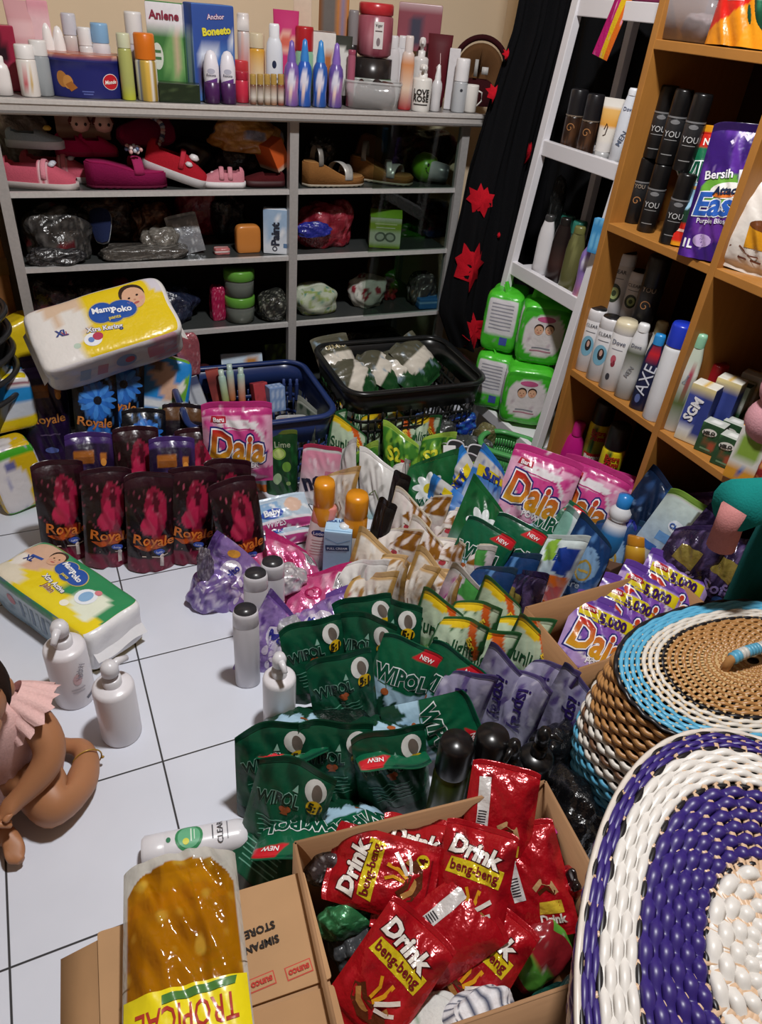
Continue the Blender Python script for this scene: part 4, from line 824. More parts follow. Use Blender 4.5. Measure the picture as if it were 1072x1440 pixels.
def gjar(dz, lb):
    l = cs(338, 448, 2.375, 2); r = 20*mpp(l)
    spawn('gjar', lambda: [('body', lat_part([(r*.85, 0), (r*.98, .004), (r, .05), (r*.9, .06)], 'a9b0a8'), 'clear', None, 'clear see-through jar'), ('powder', lat_part([(r*.8, .004), (r*.9, .008), (r*.9, .035)], '8d938a'), 'matte', None, None), ('screw_lid', lat_part([(r*1.0, .056), (r*1.04, .058), (r*1.04, .084), (r*.98, .088), (.0005, .088)], '5f9a3a'), 'gloss', None, 'green screw lid')],
          'storage_jar', 'clear plastic jar with a green screw lid, '+lb, 'jar', (l[0], l[1], l[2]+dz), RT(facing(l)), 'stacked green-lidded jars')
gjar(0, 'lower of the two stacked'); gjar(.0885, 'upper of the two stacked')
bun('plastic_bag', 'clear bag with black trinkets behind the middle post', 384, 445, 2.36, 2, .11, .1, .10, [('f', '2a2b28'), ('n', '8a8c80', .2, 7, 3)], seed=58)
def cloth(name, label, px, py, Y, w, d, h, base, spots, seed):
    bun(name, label, px, py, Y, 2, w, d, h, [('f', base)]+spots, 'fabric', seed, cat='hat', n=2.3, wr=.12)
cloth('knit_hat', 'white and sage green baby hat in a clear bag, right of the middle post', 440, 446, 2.40, .17, .13, .10, 'aeb6a2', [('n', '8a9a5a', .1, 3, 3), ('n', '5a8a7a', .3, 4, 9), ('b', .3, .36, 'c9cebe'), ('b', .45, .49, '9aa48a')], 61)
cloth('floral_bag', 'white drawstring bag with red flowers on the third shelf', 515, 432, 2.42, .14, .10, .115, 'c2c0b8', [('e', .3, .55, .13, .2, '8c2a36'), ('e', .3, .55, .05, .08, 'c9c4bc'), ('e', .7, .65, .1, .14, '8c2a36'), ('n', '6a7a70', .5, 4, 3)], 62)
bun('red_bag', 'small red packet behind the floral bag', 545, 425, 2.47, 2, .06, .06, .08, [('f', '8a2028')], seed=63)
bun('plastic_bag', 'clear bag with black and white contents at the right end of the third shelf', 590, 420, 2.40, 2, .10, .09, .12, [('f', '4a4446'), ('n', 'c0bcbc', .3, 6, 3), ('n', '9a6a30', .45, 4, 8)], seed=64)
l = cs(602, 430, 2.355, 2); spawn('bluetray', lambda: carton(.10, .06, .04, {'all': [('f', '2e69a8'), ('b', .55, .7, '8ab4dc')]}, n=14), 'blue_box', 'flat blue carton at the right end of the third shelf', 'box', l, RT(-4))
# ---- bottom shelf
def dollhead():
    l = cs(287, 512, 2.34, 3); l = (l[0], l[1], SH[3]+.10)
    h = lat_part([(.0005, 0), (.02, .005), (.03, .025), (.027, .045), (.012, .058), (.0005, .06)], 'c9a090', [('e', -.010, .034, .004, .006, 0, '1c1412'), ('e', .012, .034, .004, .006, 0, '1c1412')])
    c = lat_part([(.026, .03), (.0315, .042), (.02, .058), (.0005, .064)], '3a1216', off=(0, .006, 0))
    b = rbox(MB(), .09, .08, .10, [('f', '4a1218')], n=3, off=(0, .01, -.098))
    spawn('doll', lambda: [('head', h, 'matte', None, None), ('hair', c, 'fabric', 0, None), ('dress', b, 'fabric', None, None)], 'rag_doll', 'small doll with a pale round face above the blue basket', 'doll', l, RT(facing(l)+15))
dollhead()
def lowbox(key, label, px, py, Y, w, d, h, paints, dz, yaw, dec={}):
    l = cs(px, py, Y, 3); spawn(key, lambda: carton(w, d, h, paints, dec, n=30), 'flat_box', label, 'box', (l[0], l[1], SH[3]+dz), RT(yaw, 22))
lowbox('bluecard', 'pale blue printed box leaning on the bottom shelf behind the blue basket', 342, 506, 2.37, .15, .03, .13, [('g', '8fb2d2', 'c4d6e6'), ('p', [(.62, .5), (.82, .5), (.82, .85), (.62, .85)], 'b87a30'), ('n', 'e4ecf2', .35, 6, 3)], .04, -6)
lowbox('greencard', 'dark green printed box at the middle post on the bottom shelf', 392, 500, 2.42, .09, .03, .14, [('f', '2c3a24'), ('n', '7a9a3c', .2, 4, 3)], .03, -4)
bun('clothing_bag', 'black bagged bundle on the bottom shelf left of the doll', 200, 520, 2.45, 3, .24, .14, .2, [('f', '18181c'), ('n', '2a2a30', .2, 5, 3)], seed=71)
bun('clothing_bag', 'dark bundle on the bottom shelf behind the black basket', 520, 500, 2.47, 3, .3, .14, .18, [('f', '161417'), ('n', '2a2428', .2, 5, 3)], seed=72)
# ================================================================ plastic laundry baskets
def rrect(w, d, r, n=10):
    P = []
    for cx, cy, a0 in ((w/2-r, d/2-r, 0), (-w/2+r, d/2-r, 90), (-w/2+r, -d/2+r, 180), (w/2-r, -d/2+r, 270)):
        for i in range(n+1): a = math.radians(a0+90*i/n); P.append((cx+r*math.cos(a), cy+r*math.sin(a)))
    P = np.array(P+[P[0]]); s = np.r_[0, np.cumsum(np.linalg.norm(np.diff(P, axis=0), axis=1))]; N = 128
    q = np.linspace(0, s[-1], N+1)[:-1]; return np.c_[np.interp(q, s, P[:, 0]), np.interp(q, s, P[:, 1])]
def basket(w, d, h, c, slots, taper=.86, solid=()):
    T = rrect(w, d, .07); out = []
    def ring(z, s=1.): f = (taper+(1-taper)*z/h)*s; return np.c_[T*f, np.full(len(T), z)]
    def band(z0, z1, mb):
        A, B = ring(z0), ring(z1); A2, B2 = ring(z0, .988), ring(z1, .988); n = len(T)
        V = np.r_[A, B, B2, A2]; f = [(k*n+i, k*n+(i+1) % n, ((k+1) % 4)*n+(i+1) % n, ((k+1) % 4)*n+i) for k in range(4) for i in range(n)]; mb.add(V, f, c)
    wl = MB()
    zs = [0, .02]+list(slots)+[h]
    for z0, z1 in solid: band(z0, z1, wl)
    for z0, z1, step in slots_rows(slots, h):
        A, B = ring(z0), ring(z1)
        for i in range(0, len(T), step): wl.bar(A[i], B[i], .006, .004, c, up=(T[i][0], T[i][1], 0))
    out.append(('wall', wl, 'gloss', None, None))
    fl_ = MB(); R = ring(.004); fl_.add(np.r_[R, ring(.0)], [tuple(range(128))]+[(i, 128+i, 128+(i+1) % 128, (i+1) % 128) for i in range(128)], c); out.append(('base', fl_, 'gloss', None, None))
    rm = MB(); rm.tube(ring(h), .011, c, 8, True, flat=(1, .7)); out.append(('rim', rm, 'gloss', None, None))
    return out
def slots_rows(slots, h): return slots
bkc = at(535, 500, z=.3)
BX = thing
spawn('bkbasket', lambda: basket(.50, .40, .31, '1b1c1d', [(.02, .09, 2), (.095, .16, 2), (.165, .20, 2), (.205, .235, 4)], .84, [(0, .02), (.085, .097), (.155, .168), (.196, .208), (.232, .31)]), 'laundry_basket', 'black slotted plastic basket holding green sugar bags', 'basket', (1.085, 2.045, 0), RT(-3))
spawn('blbasket', lambda: basket(.46, .42, .25, '27386a', [(.02, .07, 2), (.075, .13, 2), (.135, .165, 3)], .88, [(0, .02), (.066, .078), (.126, .14), (.162, .25)]), 'laundry_basket', 'navy blue plastic basket left of the black one', 'basket', (.57, 2.075, 0), RT(-2))
# stuff inside the blue basket
bz = .10
def inblue(px, py, z): p = at(px, py, z=z); return p
def minibox(key, name, label, cat, px, py, z, w, d, h, paints, dec={}, yaw=0, lean=0, roll=0, fi='matte'):
    R = RT(yaw, lean, roll); spawn(key, lambda: carton(w, d, h, paints, dec, fi), name, label, cat, anchor(px, py, R, (0, -d/2, h/2), z), R)
minibox('medbox', 'medicine_box', 'white and navy slim carton leaning in the blue basket', 'box', 275, 556, .155, .05, .03, .12, [('f', 'b8bcc4'), ('b', .8, 1, '3a4468'), ('c', .3, .36, '7a7e88'), ('c', .5, .55, '8a8e98')], yaw=-15, roll=-18, lean=20)
minibox('choco', 'soap_bar', 'dark red block pack leaning in the blue basket', 'box', 304, 545, .155, .045, .03, .12, [('f', '7a2a28'), ('b', .3, .33, '5a1a18'), ('b', .63, .66, '5a1a18'), ('b', .85, 1, 'a84a40'), ('p', [(.2, .05), (.8, .05), (.8, .28), (.2, .28)], '9a4034')], yaw=-10, roll=-10, lean=15)
for i, (px, py, c1, c2, lb) in enumerate(((316, 548, '8a5aa8', 'b8b858', 'purple over yellow'), (326, 540, '6ab878', 'd87a40', 'green over orange, left one'), (341, 545, '7ac890', 'e0693c', 'green over orange, right one'))):
    R = RT(0, 12, (-4, 0, 2)[i]); spawn('ink%d' % i, lambda: [('tube', lat_part([(.010, 0), (.0125, .004), (.0125, .10), (.010, .105)], [('f', c1), ('b', 0, .48, c2), ('b', .8, 1, 'a8c4b8')]), 'film', None, None), ('cap', lat_part([(.009, .104), (.009, .125), (.0005, .126)], 'b8ccc0'), 'gloss', None, None)], 'balm_tube', 'small colourful tube in the blue basket, '+lb, 'tube', anchor(px, py, R, (0, -.012, .06), .165), R, 'colourful tubes in the blue basket')
minibox('redbx', 'soap_box', 'red carton right of the colourful tubes in the blue basket', 'box', 368, 553, .17, .05, .04, .07, [('f', 'a8323a'), ('n', '7a2028', .3, 4, 2)], yaw=5, lean=20)
minibox('bluebx', 'stock_cube_box', 'pale blue carton with a grid of squares in the blue basket', 'box', 391, 562, .155, .055, .045, .085, [('f', '7a96c4')]+[('p', [(.1+.28*i, .1+.22*j), (.3+.28*i, .1+.22*j), (.3+.28*i, .25+.22*j), (.1+.28*i, .25+.22*j)], 'b4c4de') for i in range(3) for j in range(4)], yaw=4, lean=8)
for i in range(3):
    pp = at(384+9*i, 536, z=.2); spawn('vial', lambda: [('body', lat_part([(.006, 0), (.007, .003), (.007, .06)], '2c3a6a'), 'gloss', None, None), ('cap', lat_part([(.005, .06), (.005, .078), (.0005, .08)], '3a4a80'), 'gloss', None, None)], 'glue_tube', 'tiny navy tube behind the gridded carton, %s of three' % ('left', 'middle', 'right')[i], 'tube', (pp[0]+.02, pp[1]-.06, .155), RT(0), 'tiny navy tubes')
# green sugar bags in the black basket
def sugar(seed, tx):
    return pouch(.15, .20, .075, 'pillow', [('f', '1f4a26'), ('b', .38, .6, 'ded6c8'), ('g', '5a5a40', '6a86a4', .6, 1), ('n', '3a6a3a', .35, 4, seed), ('w', .36, .02, 1.5, seed, 'ded6c8'), ('b', .62, 1, '5a5848'), ('n', '8aa0b0', .35, 3, seed+4)],
                 dec=[('t', tx, 0, .148, .085, 0, 'c8b88a', {'b': .02, 'ol': '2a2016'})] if tx else (), seed=seed, wave=.02, nu=20, nv=26)
for i, (px, py, yaw, lean, roll, tx, lb) in enumerate(((478, 505, 6, 40, -4, 'GULAKU', 'leftmost, with its name facing up'), (505, 522, 28, 55, -40, '', 'second from the left, lying over'), (540, 512, 18, 55, -38, '', 'third, with a white band across'), (568, 508, 10, 58, -30, '', 'fourth from the left'), (592, 503, 12, 45, -24, '', 'rightmost, blue at the top'))):
    R = RT(yaw, lean, roll); spawn('sugar%d' % i, lambda: sugar(80+i, tx), 'sugar_bag', 'green and white sugar bag in the black basket, '+lb, 'bag', anchor(px, py, R, (0, -.03, .10), .175), R, 'sugar bags')
# ================================================================ left edge
def tub(key, label, z, w, dz):
    p = at(2, 470, y=2.0)
    spawn('tub', lambda: [('bowl', lat_part([(.13, 0), (.15, .01), (.19, .11), (.195, .115), (.18, .11), (.13, .015), (.001, .012)], '1f1f21', seg=40, caps=False), 'gloss', None, None), ('rim', (lambda m: (m.tube([(.193*math.cos(a), .193*math.sin(a), .115) for a in np.linspace(0, 6.283, 49)[:-1]], .008, '2a2a2c', 8, True), m)[1])(MB()), 'gloss', None, None)], 'basin', label, 'basin', (-.285, 2.17, z+.05), RT(dz), 'nested black basins')
for i in range(5): tub('t', 'black round plastic basin at the left of the cabinet, %s of the nested stack' % ('lowest', 'second lowest', 'middle', 'second highest', 'topmost')[i], .16+.055*i, 0, 20*i)
spawn('stool', lambda: [('seat', lat_part([(.001, .148), (.15, .148), (.155, .158), (.001, .1595)], '22252a', seg=32), 'gloss', None, None)]+[('leg', (lambda m: (m.tube([(.12*math.cos(a), .12*math.sin(a), .15), (.14*math.cos(a), .14*math.sin(a), 0)], .012, '22252a', 8), m)[1])(MB()), 'gloss', None, None) for a in (.8, 2.4, 3.9, 5.5)], 'stool', 'low dark plastic stool under the nested black basins', 'stool', (-.26, 2.16, 0), RT(0))
p = at(8, 400, y=2.14); spawn('bottle_in_tub', lambda: bundle(.14, .12, .11, [('f', 'c9ccd2'), ('n', 'e8eaee', .1, 4, 3), ('p', [(.55, .3), (.85, .3), (.85, .6), (.55, .6)], 'b03040'), ('b', 0, .2, '5a86a8')], 'film', 4, .05, 5), 'plastic_bag', 'white plastic bag with a red mark in the topmost black basin', 'bag', (-.20, 2.14, .50), RT(10))
spawn('browncarton', lambda: carton(.34, .3, .62, [('f', '8a5c34')], fi='card', n=60, extra=[('tape', (lambda m: (m.box(-.172, .172, -.153, -.1515, .28, .33, '9a7248'), m)[1])(MB()), 'gloss', None, None)]), 'carton', 'tall brown carton standing beyond the black basins at the left edge', 'box', (-.25, 2.55, .28), RT(4))
spawn('crate', lambda: carton(.36, .32, .28, [('f', '4a3420')], fi='card', n=60), 'carton', 'dark brown carton under the tall one at the left edge', 'box', (-.25, 2.55, 0), RT(0))
# ================================================================ diaper packs
def baby_face(x, z, s, rot=0):
    c, q = math.cos(math.radians(rot)), math.sin(math.radians(rot)); P = lambda a, b: (x+s*(a*c-b*q), z+s*(a*q+b*c))
    return [('e', *P(0, .16), s*.47, s*.48, rot, '3a2a22', .0008), ('e', *P(0, 0), s*.42, s*.46, rot, 'd9ab8c', .0012), ('e', *P(-.16, .04), s*.05, s*.04, rot, '2a1a16', .0016), ('e', *P(.16, .04), s*.05, s*.04, rot, '2a1a16', .0016), ('e', *P(0, -.1), s*.05, s*.04, rot, 'c08c70', .0016), ('e', *P(0, -.24), s*.12, s*.045, rot, 'b8605a', .0016), ('e', *P(-.24, -.12), s*.09, s*.07, rot, 'dca08a', .0014), ('e', *P(.24, -.12), s*.09, s*.07, rot, 'dca08a', .0014)]
def heartlogo(x, z, s, rot=0):
    c, q = math.cos(math.radians(rot)), math.sin(math.radians(rot)); P = lambda a, b: (x+s*(a*c-b*q), z+s*(a*q+b*c))
    o = []
    for k, (g, col, l) in enumerate(((1.1, 'c8b46a', .0008), (1.0, '2a55a8', .0014))):
        o += [('e', *P(-.28, .02), s*.34*g, s*.30*g, rot+10, col, l), ('e', *P(.26, -.04), s*.38*g, s*.28*g, rot-12, col, l), ('e', *P(0, -.1), s*.3*g, s*.26*g, rot, col, l)]
    return o+[('t', 'Mamy', *P(-.22, .06), s*.56, rot-8, 'f4f6fa', {'b': .03, 'lift': .001}), ('t', 'Poko', *P(.24, -.05), s*.50, rot-8, 'f4f6fa', {'b': .03, 'lift': .001}), ('t', 'pants', *P(-.02, -.24), s*.3, rot-6, 'e8d24c', {'b': .02, 'lift': .001})]
def diaper(w, d, h, top, side, end, dec, sdec, seed):
    b = rbox(MB(), w, d, h, {'top': top, 'front': side, 'back': side, 'left': end, 'right': end, 'bottom': side}, {'top': dec, 'front': sdec}, 9, .018, seed, 26, wsc=1.5)
    seals = []; nu = 20
    for sx in (1, -1):
        s1m = MB(); Y, X = np.meshgrid(np.linspace(-d*.42, d*.42, nu+1), np.linspace(0, .018, 4)); y = Y.ravel(); x = X.ravel()
        P = np.c_[sx*(w/2-.004+x*.9), y, h*.5+.02*np.sin(y*20)*0-x*1.2+.004*np.sin(y*60)]
        s1m.grid(P, end[0][1] if end[0][0] == 'f' else 'e8e6e0', nu, 3); seals.append(('end_seal', s1m, 'film', None, None))
    return [('body', b, 'film', None, None)]+seals
YG = lambda: diaper(.385, .165, .125,
    [('f', 'e8d020'), ('p', [(0, .55), (.3, .7), (.45, 1), (0, 1)], '3f9a6a'), ('p', [(.55, .35), (.72, .55), (1, .3), (1, 1), (.3, 1), (.45, .8)], '2f8a58'), ('p', [(.0, .0), (.0, .3), (.18, .36), (.3, .2), (.25, 0)], 'e2d9c4'), ('e', .17, .66, .17, .3, 'd9b298'), ('e', .08, .45, .08, .14, 'eee8e0'), ('e', .78, .42, .13, .3, 'e6ecd8'), ('e', .62, .12, .25, .16, 'e8d428')],
    [('g', '7a98ac', 'b8ccd8'), ('b', .8, 1, '3a8a5c'), ('c', .72, 1, 'd8c040'), ('n', '5a7488', .2, 7, 3)], [('f', 'e4e4e6'), ('b', 0, .08, 'cdb428')],
    [*baby_face(-.085, .043, .052, 12), *heartlogo(-.012, .036, .085), ('t', 'Xtra Active', -.012, -.014, .085, -6, 'f2f0ec', {'ol': '28408a', 'b': .03, 'b1': .08}), ('t', 'Jalan', -.01, -.033, .04, -6, '8a4a24', {'ol': 'f0e8d0'}), ('e', .082, .004, .028, .026, 0, 'eaf0f8', .001), ('e', .082, .004, .016, .018, 0, '8ab4dc', .0016), ('e', .095, .03, .01, .008, 0, 'd8828c', .0016), ('t', 'XL', -.14, .006, .03, 10, '2a3f8a', {'b': .03}), ('r', -.13, .02, .04, .008, 8, '3a56a0'), ('e', .06, -.04, .012, .01, 0, 'f0eee0')],
    [('r', .0+.022*i-.06, 0, .012, .05, 0, ('4a6a8a', '8aa4b8')[i % 2]) for i in range(7)]+[('e', -.10, .01, .016, .016, 0, 'b0525c')], 7)
R = RT(-59); spawn('dpk', YG, 'diaper_pack', 'green and yellow diaper pack lying on the white tiles', 'diaper pack', (-.072, 1.462, 0), R)
YW = lambda: diaper(.40, .20, .15,
    [('f', 'e6c81c'), ('p', [(0, 0), (.32, .0), (.3, .3), (.22, .6), (.1, 1), (0, 1)], 'e6e2de'), ('p', [(.1, 1), (.22, .6), (.3, .3), (.42, .5), (.4, 1)], 'd9bda2'), ('p', [(.24, .5), (.33, .3), (.42, .55), (.36, .85), (.26, .8)], 'e4e0da'), ('e', .98, .9, .1, .2, 'd4cfd8')],
    [('f', 'dcd8dc'), ('p', [(.45, .1), (.6, .1), (.6, .9), (.45, .9)], 'cfc0cc'), ('c', .75, .95, 'c89aa8'), ('n', 'b8c0d4', .3, 6, 3)], [('f', 'e4e1de')],
    [*baby_face(.105, .042, .075, 8), *heartlogo(.035, .022, .105), ('t', 'Xtra Kering', -.005, -.025, .095, -10, 'f0eef0', {'ol': '2a3a80', 'b': .03, 'b1': .08}), ('e', -.045, -.045, .024, .02, 0, 'eef0f6', .001), ('e', -.03, -.04, .014, .012, 0, 'b8405a', .0016), ('e', -.05, -.045, .008, .008, 0, '6a8ac8', .0016), ('t', 'XL', -.115, .0, .03, -6, '3a4a8a', {'b': .04}), ('t', 'XL', -.108, -.004, .02, -6, 'b03a4a'), ('e', -.09, -.05, .01, .008, 0, 'bcd0c0')],
    [('e', .02, .01, .03, .03, 0, '8aa0c8'), ('e', .03, .01, .014, .014, 0, 'c05a70', .0012), ('r', -.05, 0, .03, .05, -10, 'cf9aa4'), ('r', -.1, 0, .03, .05, -10, 'a8bcd4'), ('r', .11, .01, .05, .06, 0, 'd08a9a')], 8)
R = RT(14, -36, -14); spawn('dpk2', YW, 'diaper_pack', 'white and yellow diaper pack tilted on the heap before the cabinet', 'diaper pack', anchor(153, 468, R, (0, -.04, .15), .41), R)
def dp3(key, label, px, py, z0, w, d, h, ops, R, dec=(), anc=None):
    spawn(key, lambda: [('body', rbox(MB(), w, d, h, {'all': ops}, {'front': list(dec)}, 7, .025, 9, 22, wsc=1.6), 'film', None, None)], 'diaper_pack', label, 'diaper pack', anchor(px, py, R, anc or (0, -d/2, h/2), z0), R)
dp3('dp4', 'yellow and white diaper pack tucked under the tilted one at the left', 40, 500, .26, .20, .12, .20, [('f', 'd9bc1c'), ('p', [(0, 0), (.35, 0), (.2, .5), (.3, 1), (0, 1)], 'e0ddd6')], RT(20, 12, -20))
dp3('dp5', 'sky blue diaper pack with two babies behind the softener pouches', 222, 545, .15, .20, .10, .21, [('f', '1f86d0'), ('p', [(.45, 0), (1, 0), (1, .8), (.75, .55)], '6aa83c'), ('p', [(0, .22), (1, .22), (1, .3), (0, .3)], 'd8dce0'), ('e', .55, .72, .2, .16, 'd8b49c'), ('e', .68, .5, .12, .18, 'd0a890'), ('e', .86, .55, .07, .1, 'e8e4da'), ('e', .45, .82, .1, .07, '6a4a3a')], RT(-6, 22, 14))
dp3('dp6', 'blue, white and yellow diaper pack at the left edge', 8, 572, .205, .16, .12, .17, [('f', '2a8cd0'), ('b', .28, .55, 'c4ccd8'), ('b', 0, .28, 'd8c01c'), ('b', .8, 1, 'd8d4d6'), ('b', .84, .9, '8a4a5a')], RT(8, 5))
dp3('dp7', 'green-topped white and yellow diaper pack standing on the tiles at the left edge', 28, 675, 0, .14, .11, .21, [('f', 'dcd8da'), ('p', [(.55, 0), (1, 0), (1, .85), (.45, .85), (.7, .5)], 'd6b41c'), ('b', .86, 1, '4aa82c'), ('p', [(.3, .66), (.55, .66), (.55, .82), (.3, .82)], '6a6aa0'), ('n', 'a8a8c4', .4, 5, 3)], RT(16, 6, -6))
# ================================================================ softener pouches in a clear wrapped cluster
GOLD = 'c9742a'
def royale(kind, seed):
    if kind == 'red': art = [('f', '1b090d'), ('e', .58, .62, .24, .24, '7d1230'), ('e', .5, .55, .13, .15, 'b0234a'), ('e', .72, .66, .10, .16, '941a3c'), ('e', .60, .72, .07, .10, '4a0a1c'), ('e', .38, .50, .12, .09, 'b3264c'), ('e', .62, .34, .2, .06, '8a2418'), ('e', .45, .30, .12, .05, 'a8381c'), ('b', 0, .16, '6a1830'), ('n', 'a84a60', .42, 9, seed), ('b', .86, 1, '2a0c18')]
    elif kind == 'blue': art = [('f', '0a0c14'), ('e', .52, .68, .34, .20, '2a62b4'), ('n', '4a86d0', .2, 6, seed), ('e', .58, .72, .06, .04, '141a2c'), ('e', .5, .3, .32, .16, '2d66b8'), ('b', 0, .12, '141824'), ('b', .93, 1, '0c0e16'), ('c', .9, 1, '0c0e16'), ('c', 0, .1, '0c0e16')]
    elif kind == 'purple': art = [('f', '1e1230'), ('n', '34204e', .2, 3, seed), ('b', .9, 1, '3c2464'), ('p', [(.16, .70), (.58, .70), (.58, .83), (.16, .83)], '9a5a1e'), ('e', .78, .76, .08, .045, 'b06a2c'), ('b', 0, .1, '2c1a3c')]
    else: art = [('f', '171019'), ('n', '2a1a34', .2, 3, seed), ('b', .82, .95, '5a3a20'), ('e', .4, .5, .25, .2, '34204a')]
    def petals(x, z, s, c1, c2):
        return [q for k in range(14) for q in (('e', x+s*.62*math.cos(k*.4488), z+s*.62*math.sin(k*.4488), s*.40, s*.14, math.degrees(k*.4488), c1 if k % 2 else c2, .0009+.0001*(k % 3)),)]+[('e', x, z, s*.22, s*.22, 0, '101626', .0016)]
    D = {'red': [('t', 'Royale', .004, .098, .108, -6, (GOLD, 'e07a34'), {'b': .02}), ('p', [(-.05, .085), (-.03, .07), (.02, .078), (.05, .09), (.0, .088)], 'b8501e'), ('e', .018, .066, .016, .009, -8, '3a55b4', .001), ('t', 'SoKlin', .018, .066, .02, -8, 'dfe4f4', {'lift': .0012}), ('l', [(-.03, .052), (.02, .050), (.042, .056)], .003, 'c4b0a4'), ('r', .025, .032, .010, .03, 0, 'cfc0bc', .0008), ('e', .025, .052, .006, .006, 0, 'e0d4d0', .0012)],
         'blue': petals(.004, .20, .055, '2a6cc4', '3f86d8')+petals(.004, .075, .046, '245cae', '3574c4')+[('t', 'Royale', -.008, .132, .10, -8, ('b8682a', 'd88a44'), {'b': .02})],
         'purple': [('t', 'Royale', .0, .135, .098, 0, ('a8642a', 'c88a4c'), {'b': .015}), ('r', -.016, .212, .05, .018, 0, '7a4416', .0012), ('e', .036, .205, .008, .011, 0, 'd08a3c', .0012), ('e', 0, .04, .02, .01, 0, '5a6ab0', .001), ('r', 0, .09, .06, .004, 0, '5a4a6a')],
         'dark': [('t', 'Royale', 0, .16, .09, 0, ('7a4a20', '9a6030'), {'b': .01})]}[kind]
    return pouch(.127, .29, .07, 'stand', art, seed=seed, dec=D, curl=.06, wave=.012, cup=-.03, seal=.05, wf=1.2)
def put(key, mk, name, label, cat, px, py, q, z0, turn=0, lean=8, roll=0, group=None, yaw=None):
    p = at(px, py, z=z0+q[2]); R = RT((facing(p) if yaw is None else yaw)+turn, lean, roll)
    return spawn(key, mk, name, label, cat, anchor(px, py, R, q, z0), R, group)
G = 'softener pouches'
RO = [('red', 205, 712, 0, 6, 8, 'second from the left in the front row'), ('red', 146, 720, 0, 2, 8, 'leftmost of the dark red ones in the front row, half covered by a fold') , ('red', 268, 700, 0, 8, 8, 'third from the left in the front row'), ('red', 336, 725, 0, 10, 10, 'rightmost, slightly ahead of the front row')]
RO = [('red', 92, 705, 2, 6, 4, 'dark red pouch at the left end of the front row'), ('red', 155, 715, 2, 4, 6, 'dark red pouch second from the left in the front row'), ('red', 215, 722, 3, 4, 5, 'dark red pouch in the middle of the front row'), ('red', 272, 712, 4, 4, 6, 'dark red pouch second from the right in the front row'), ('red', 322, 700, 6, 4, 4, 'dark red pouch at the right, set back'), ('red', 343, 728, 16, 6, -4, 'dark red pouch at the right end, nearest the tiles')]
for i, (k, px, py, tn, ln, rl, lb) in enumerate(RO):
    put('royred%d' % (i % 2), lambda: royale('red', 101+i % 2), 'softener_pouch', lb+' of the softener cluster', 'pouch', px, py+28, (0, -.035, .13), 0, tn, ln, rl)
def sd(k, px, py, z, tn, ln, rl, lb, zq=.15):
    put('roy'+k, lambda: royale(k, 110), 'softener_pouch', lb, 'pouch', px, py, (0, -.03, zq), z, tn, ln, rl)
sd('purple', 68, 585, .09, 4, 6, 5, 'purple softener pouch with gold print standing at the back left, front one')
sd('purple', 62, 545, .10, 4, 8, 4, 'second purple softener pouch, only its top showing behind the first', .20)
sd('blue', 138, 588, .09, 6, 8, 6, 'blue flower softener pouch right of the purple ones')
sd('blue', 172, 560, .11, -4, 12, 6, 'second blue flower softener pouch leaning behind the first', .16)
sd('blue', 205, 618, .0, 4, 14, 6, 'blue flower softener pouch low behind the dark red ones', .2)
sd('dark', 258, 628, .0, 4, 14, 8, 'blackish softener pouch with a bronze top behind the dark red row', .16)
sd('red', 195, 655, .0, 4, 12, 5, 'dark red softener pouch in the second row, behind the middle one', .18)
sd('purple', 245, 660, .0, 6, 16, 6, 'purple softener pouch lying back in the second row', .2)
sd('red', 280, 648, .0, 6, 12, 5, 'dark red softener pouch in the second row, behind the right ones', .2)
sd('purple', 128, 655, .0, 0, 14, 6, 'purple softener pouch low in the second row at the left', .2)
sd('purple', 308, 640, .0, 8, 18, 0, 'purple softener pouch low in the second row at the right', .2)
# ================================================================ bottles standing and lying on the tiles
def floor_pt(px, py): p = at(px, py, z=0); return (p[0], p[1], 0)
def pumpb(px, py, pyt, wpx, turn, label, dec=True):
    l = floor_pt(px, py); r = wpx*mpp(np.array(l)+[0, 0, .08])/2; h = hat(l, pyt)
    spawn(label, lambda: pump(r, h, [('f', 'dddade')], 'd5d4d8', [('t', 'baby', r*.5, h*.50, r*.9, 80, '9a98a2', {'b': .01}), ('e', r*.25, h*.4, r*.22, h*.07, 0, 'd3b6ba'), ('r', r*.2, h*.28, r*.7, h*.015, 0, 'b4b0b8'), ('r', r*.2, h*.24, r*.6, h*.012, 0, 'b8b4bc'), ('r', r*.75, h*.12, r*.5, h*.035, 20, '5a5a66')] if dec else (), turn=turn), 'pump_bottle', label, 'bottle', l, RT(facing(l)))
pumpb(107, 978, 875, 56, -25, 'white lotion pump bottle beside the diaper pack')
pumpb(172, 1030, 932, 56, 120, 'white lotion pump bottle right of the other, nozzle turned away', False)
pumpb(393, 1018, 920, 46, 20, 'white pump bottle standing at the front edge of the pine cleaner pouches', False)
for px, py, pyt, w, lb in ((349, 958, 855, 36, 'nearest of the three'), (362, 905, 816, 36, 'middle of the three'), (384, 888, 799, 33, 'farthest of the three')):
    l = floor_pt(px, py); r = w*mpp(np.array(l)+[0, 0, .12])/2; h = hat(l, pyt)
    spawn('flip', lambda: fliptop(r, h, [('f', 'cfcdd3')], '2e2d31'), 'shampoo_bottle', 'white shampoo bottle with a slanted black flip cap, %s on the tiles' % lb, 'bottle', l, RT(facing(l)), 'black-capped white bottles')
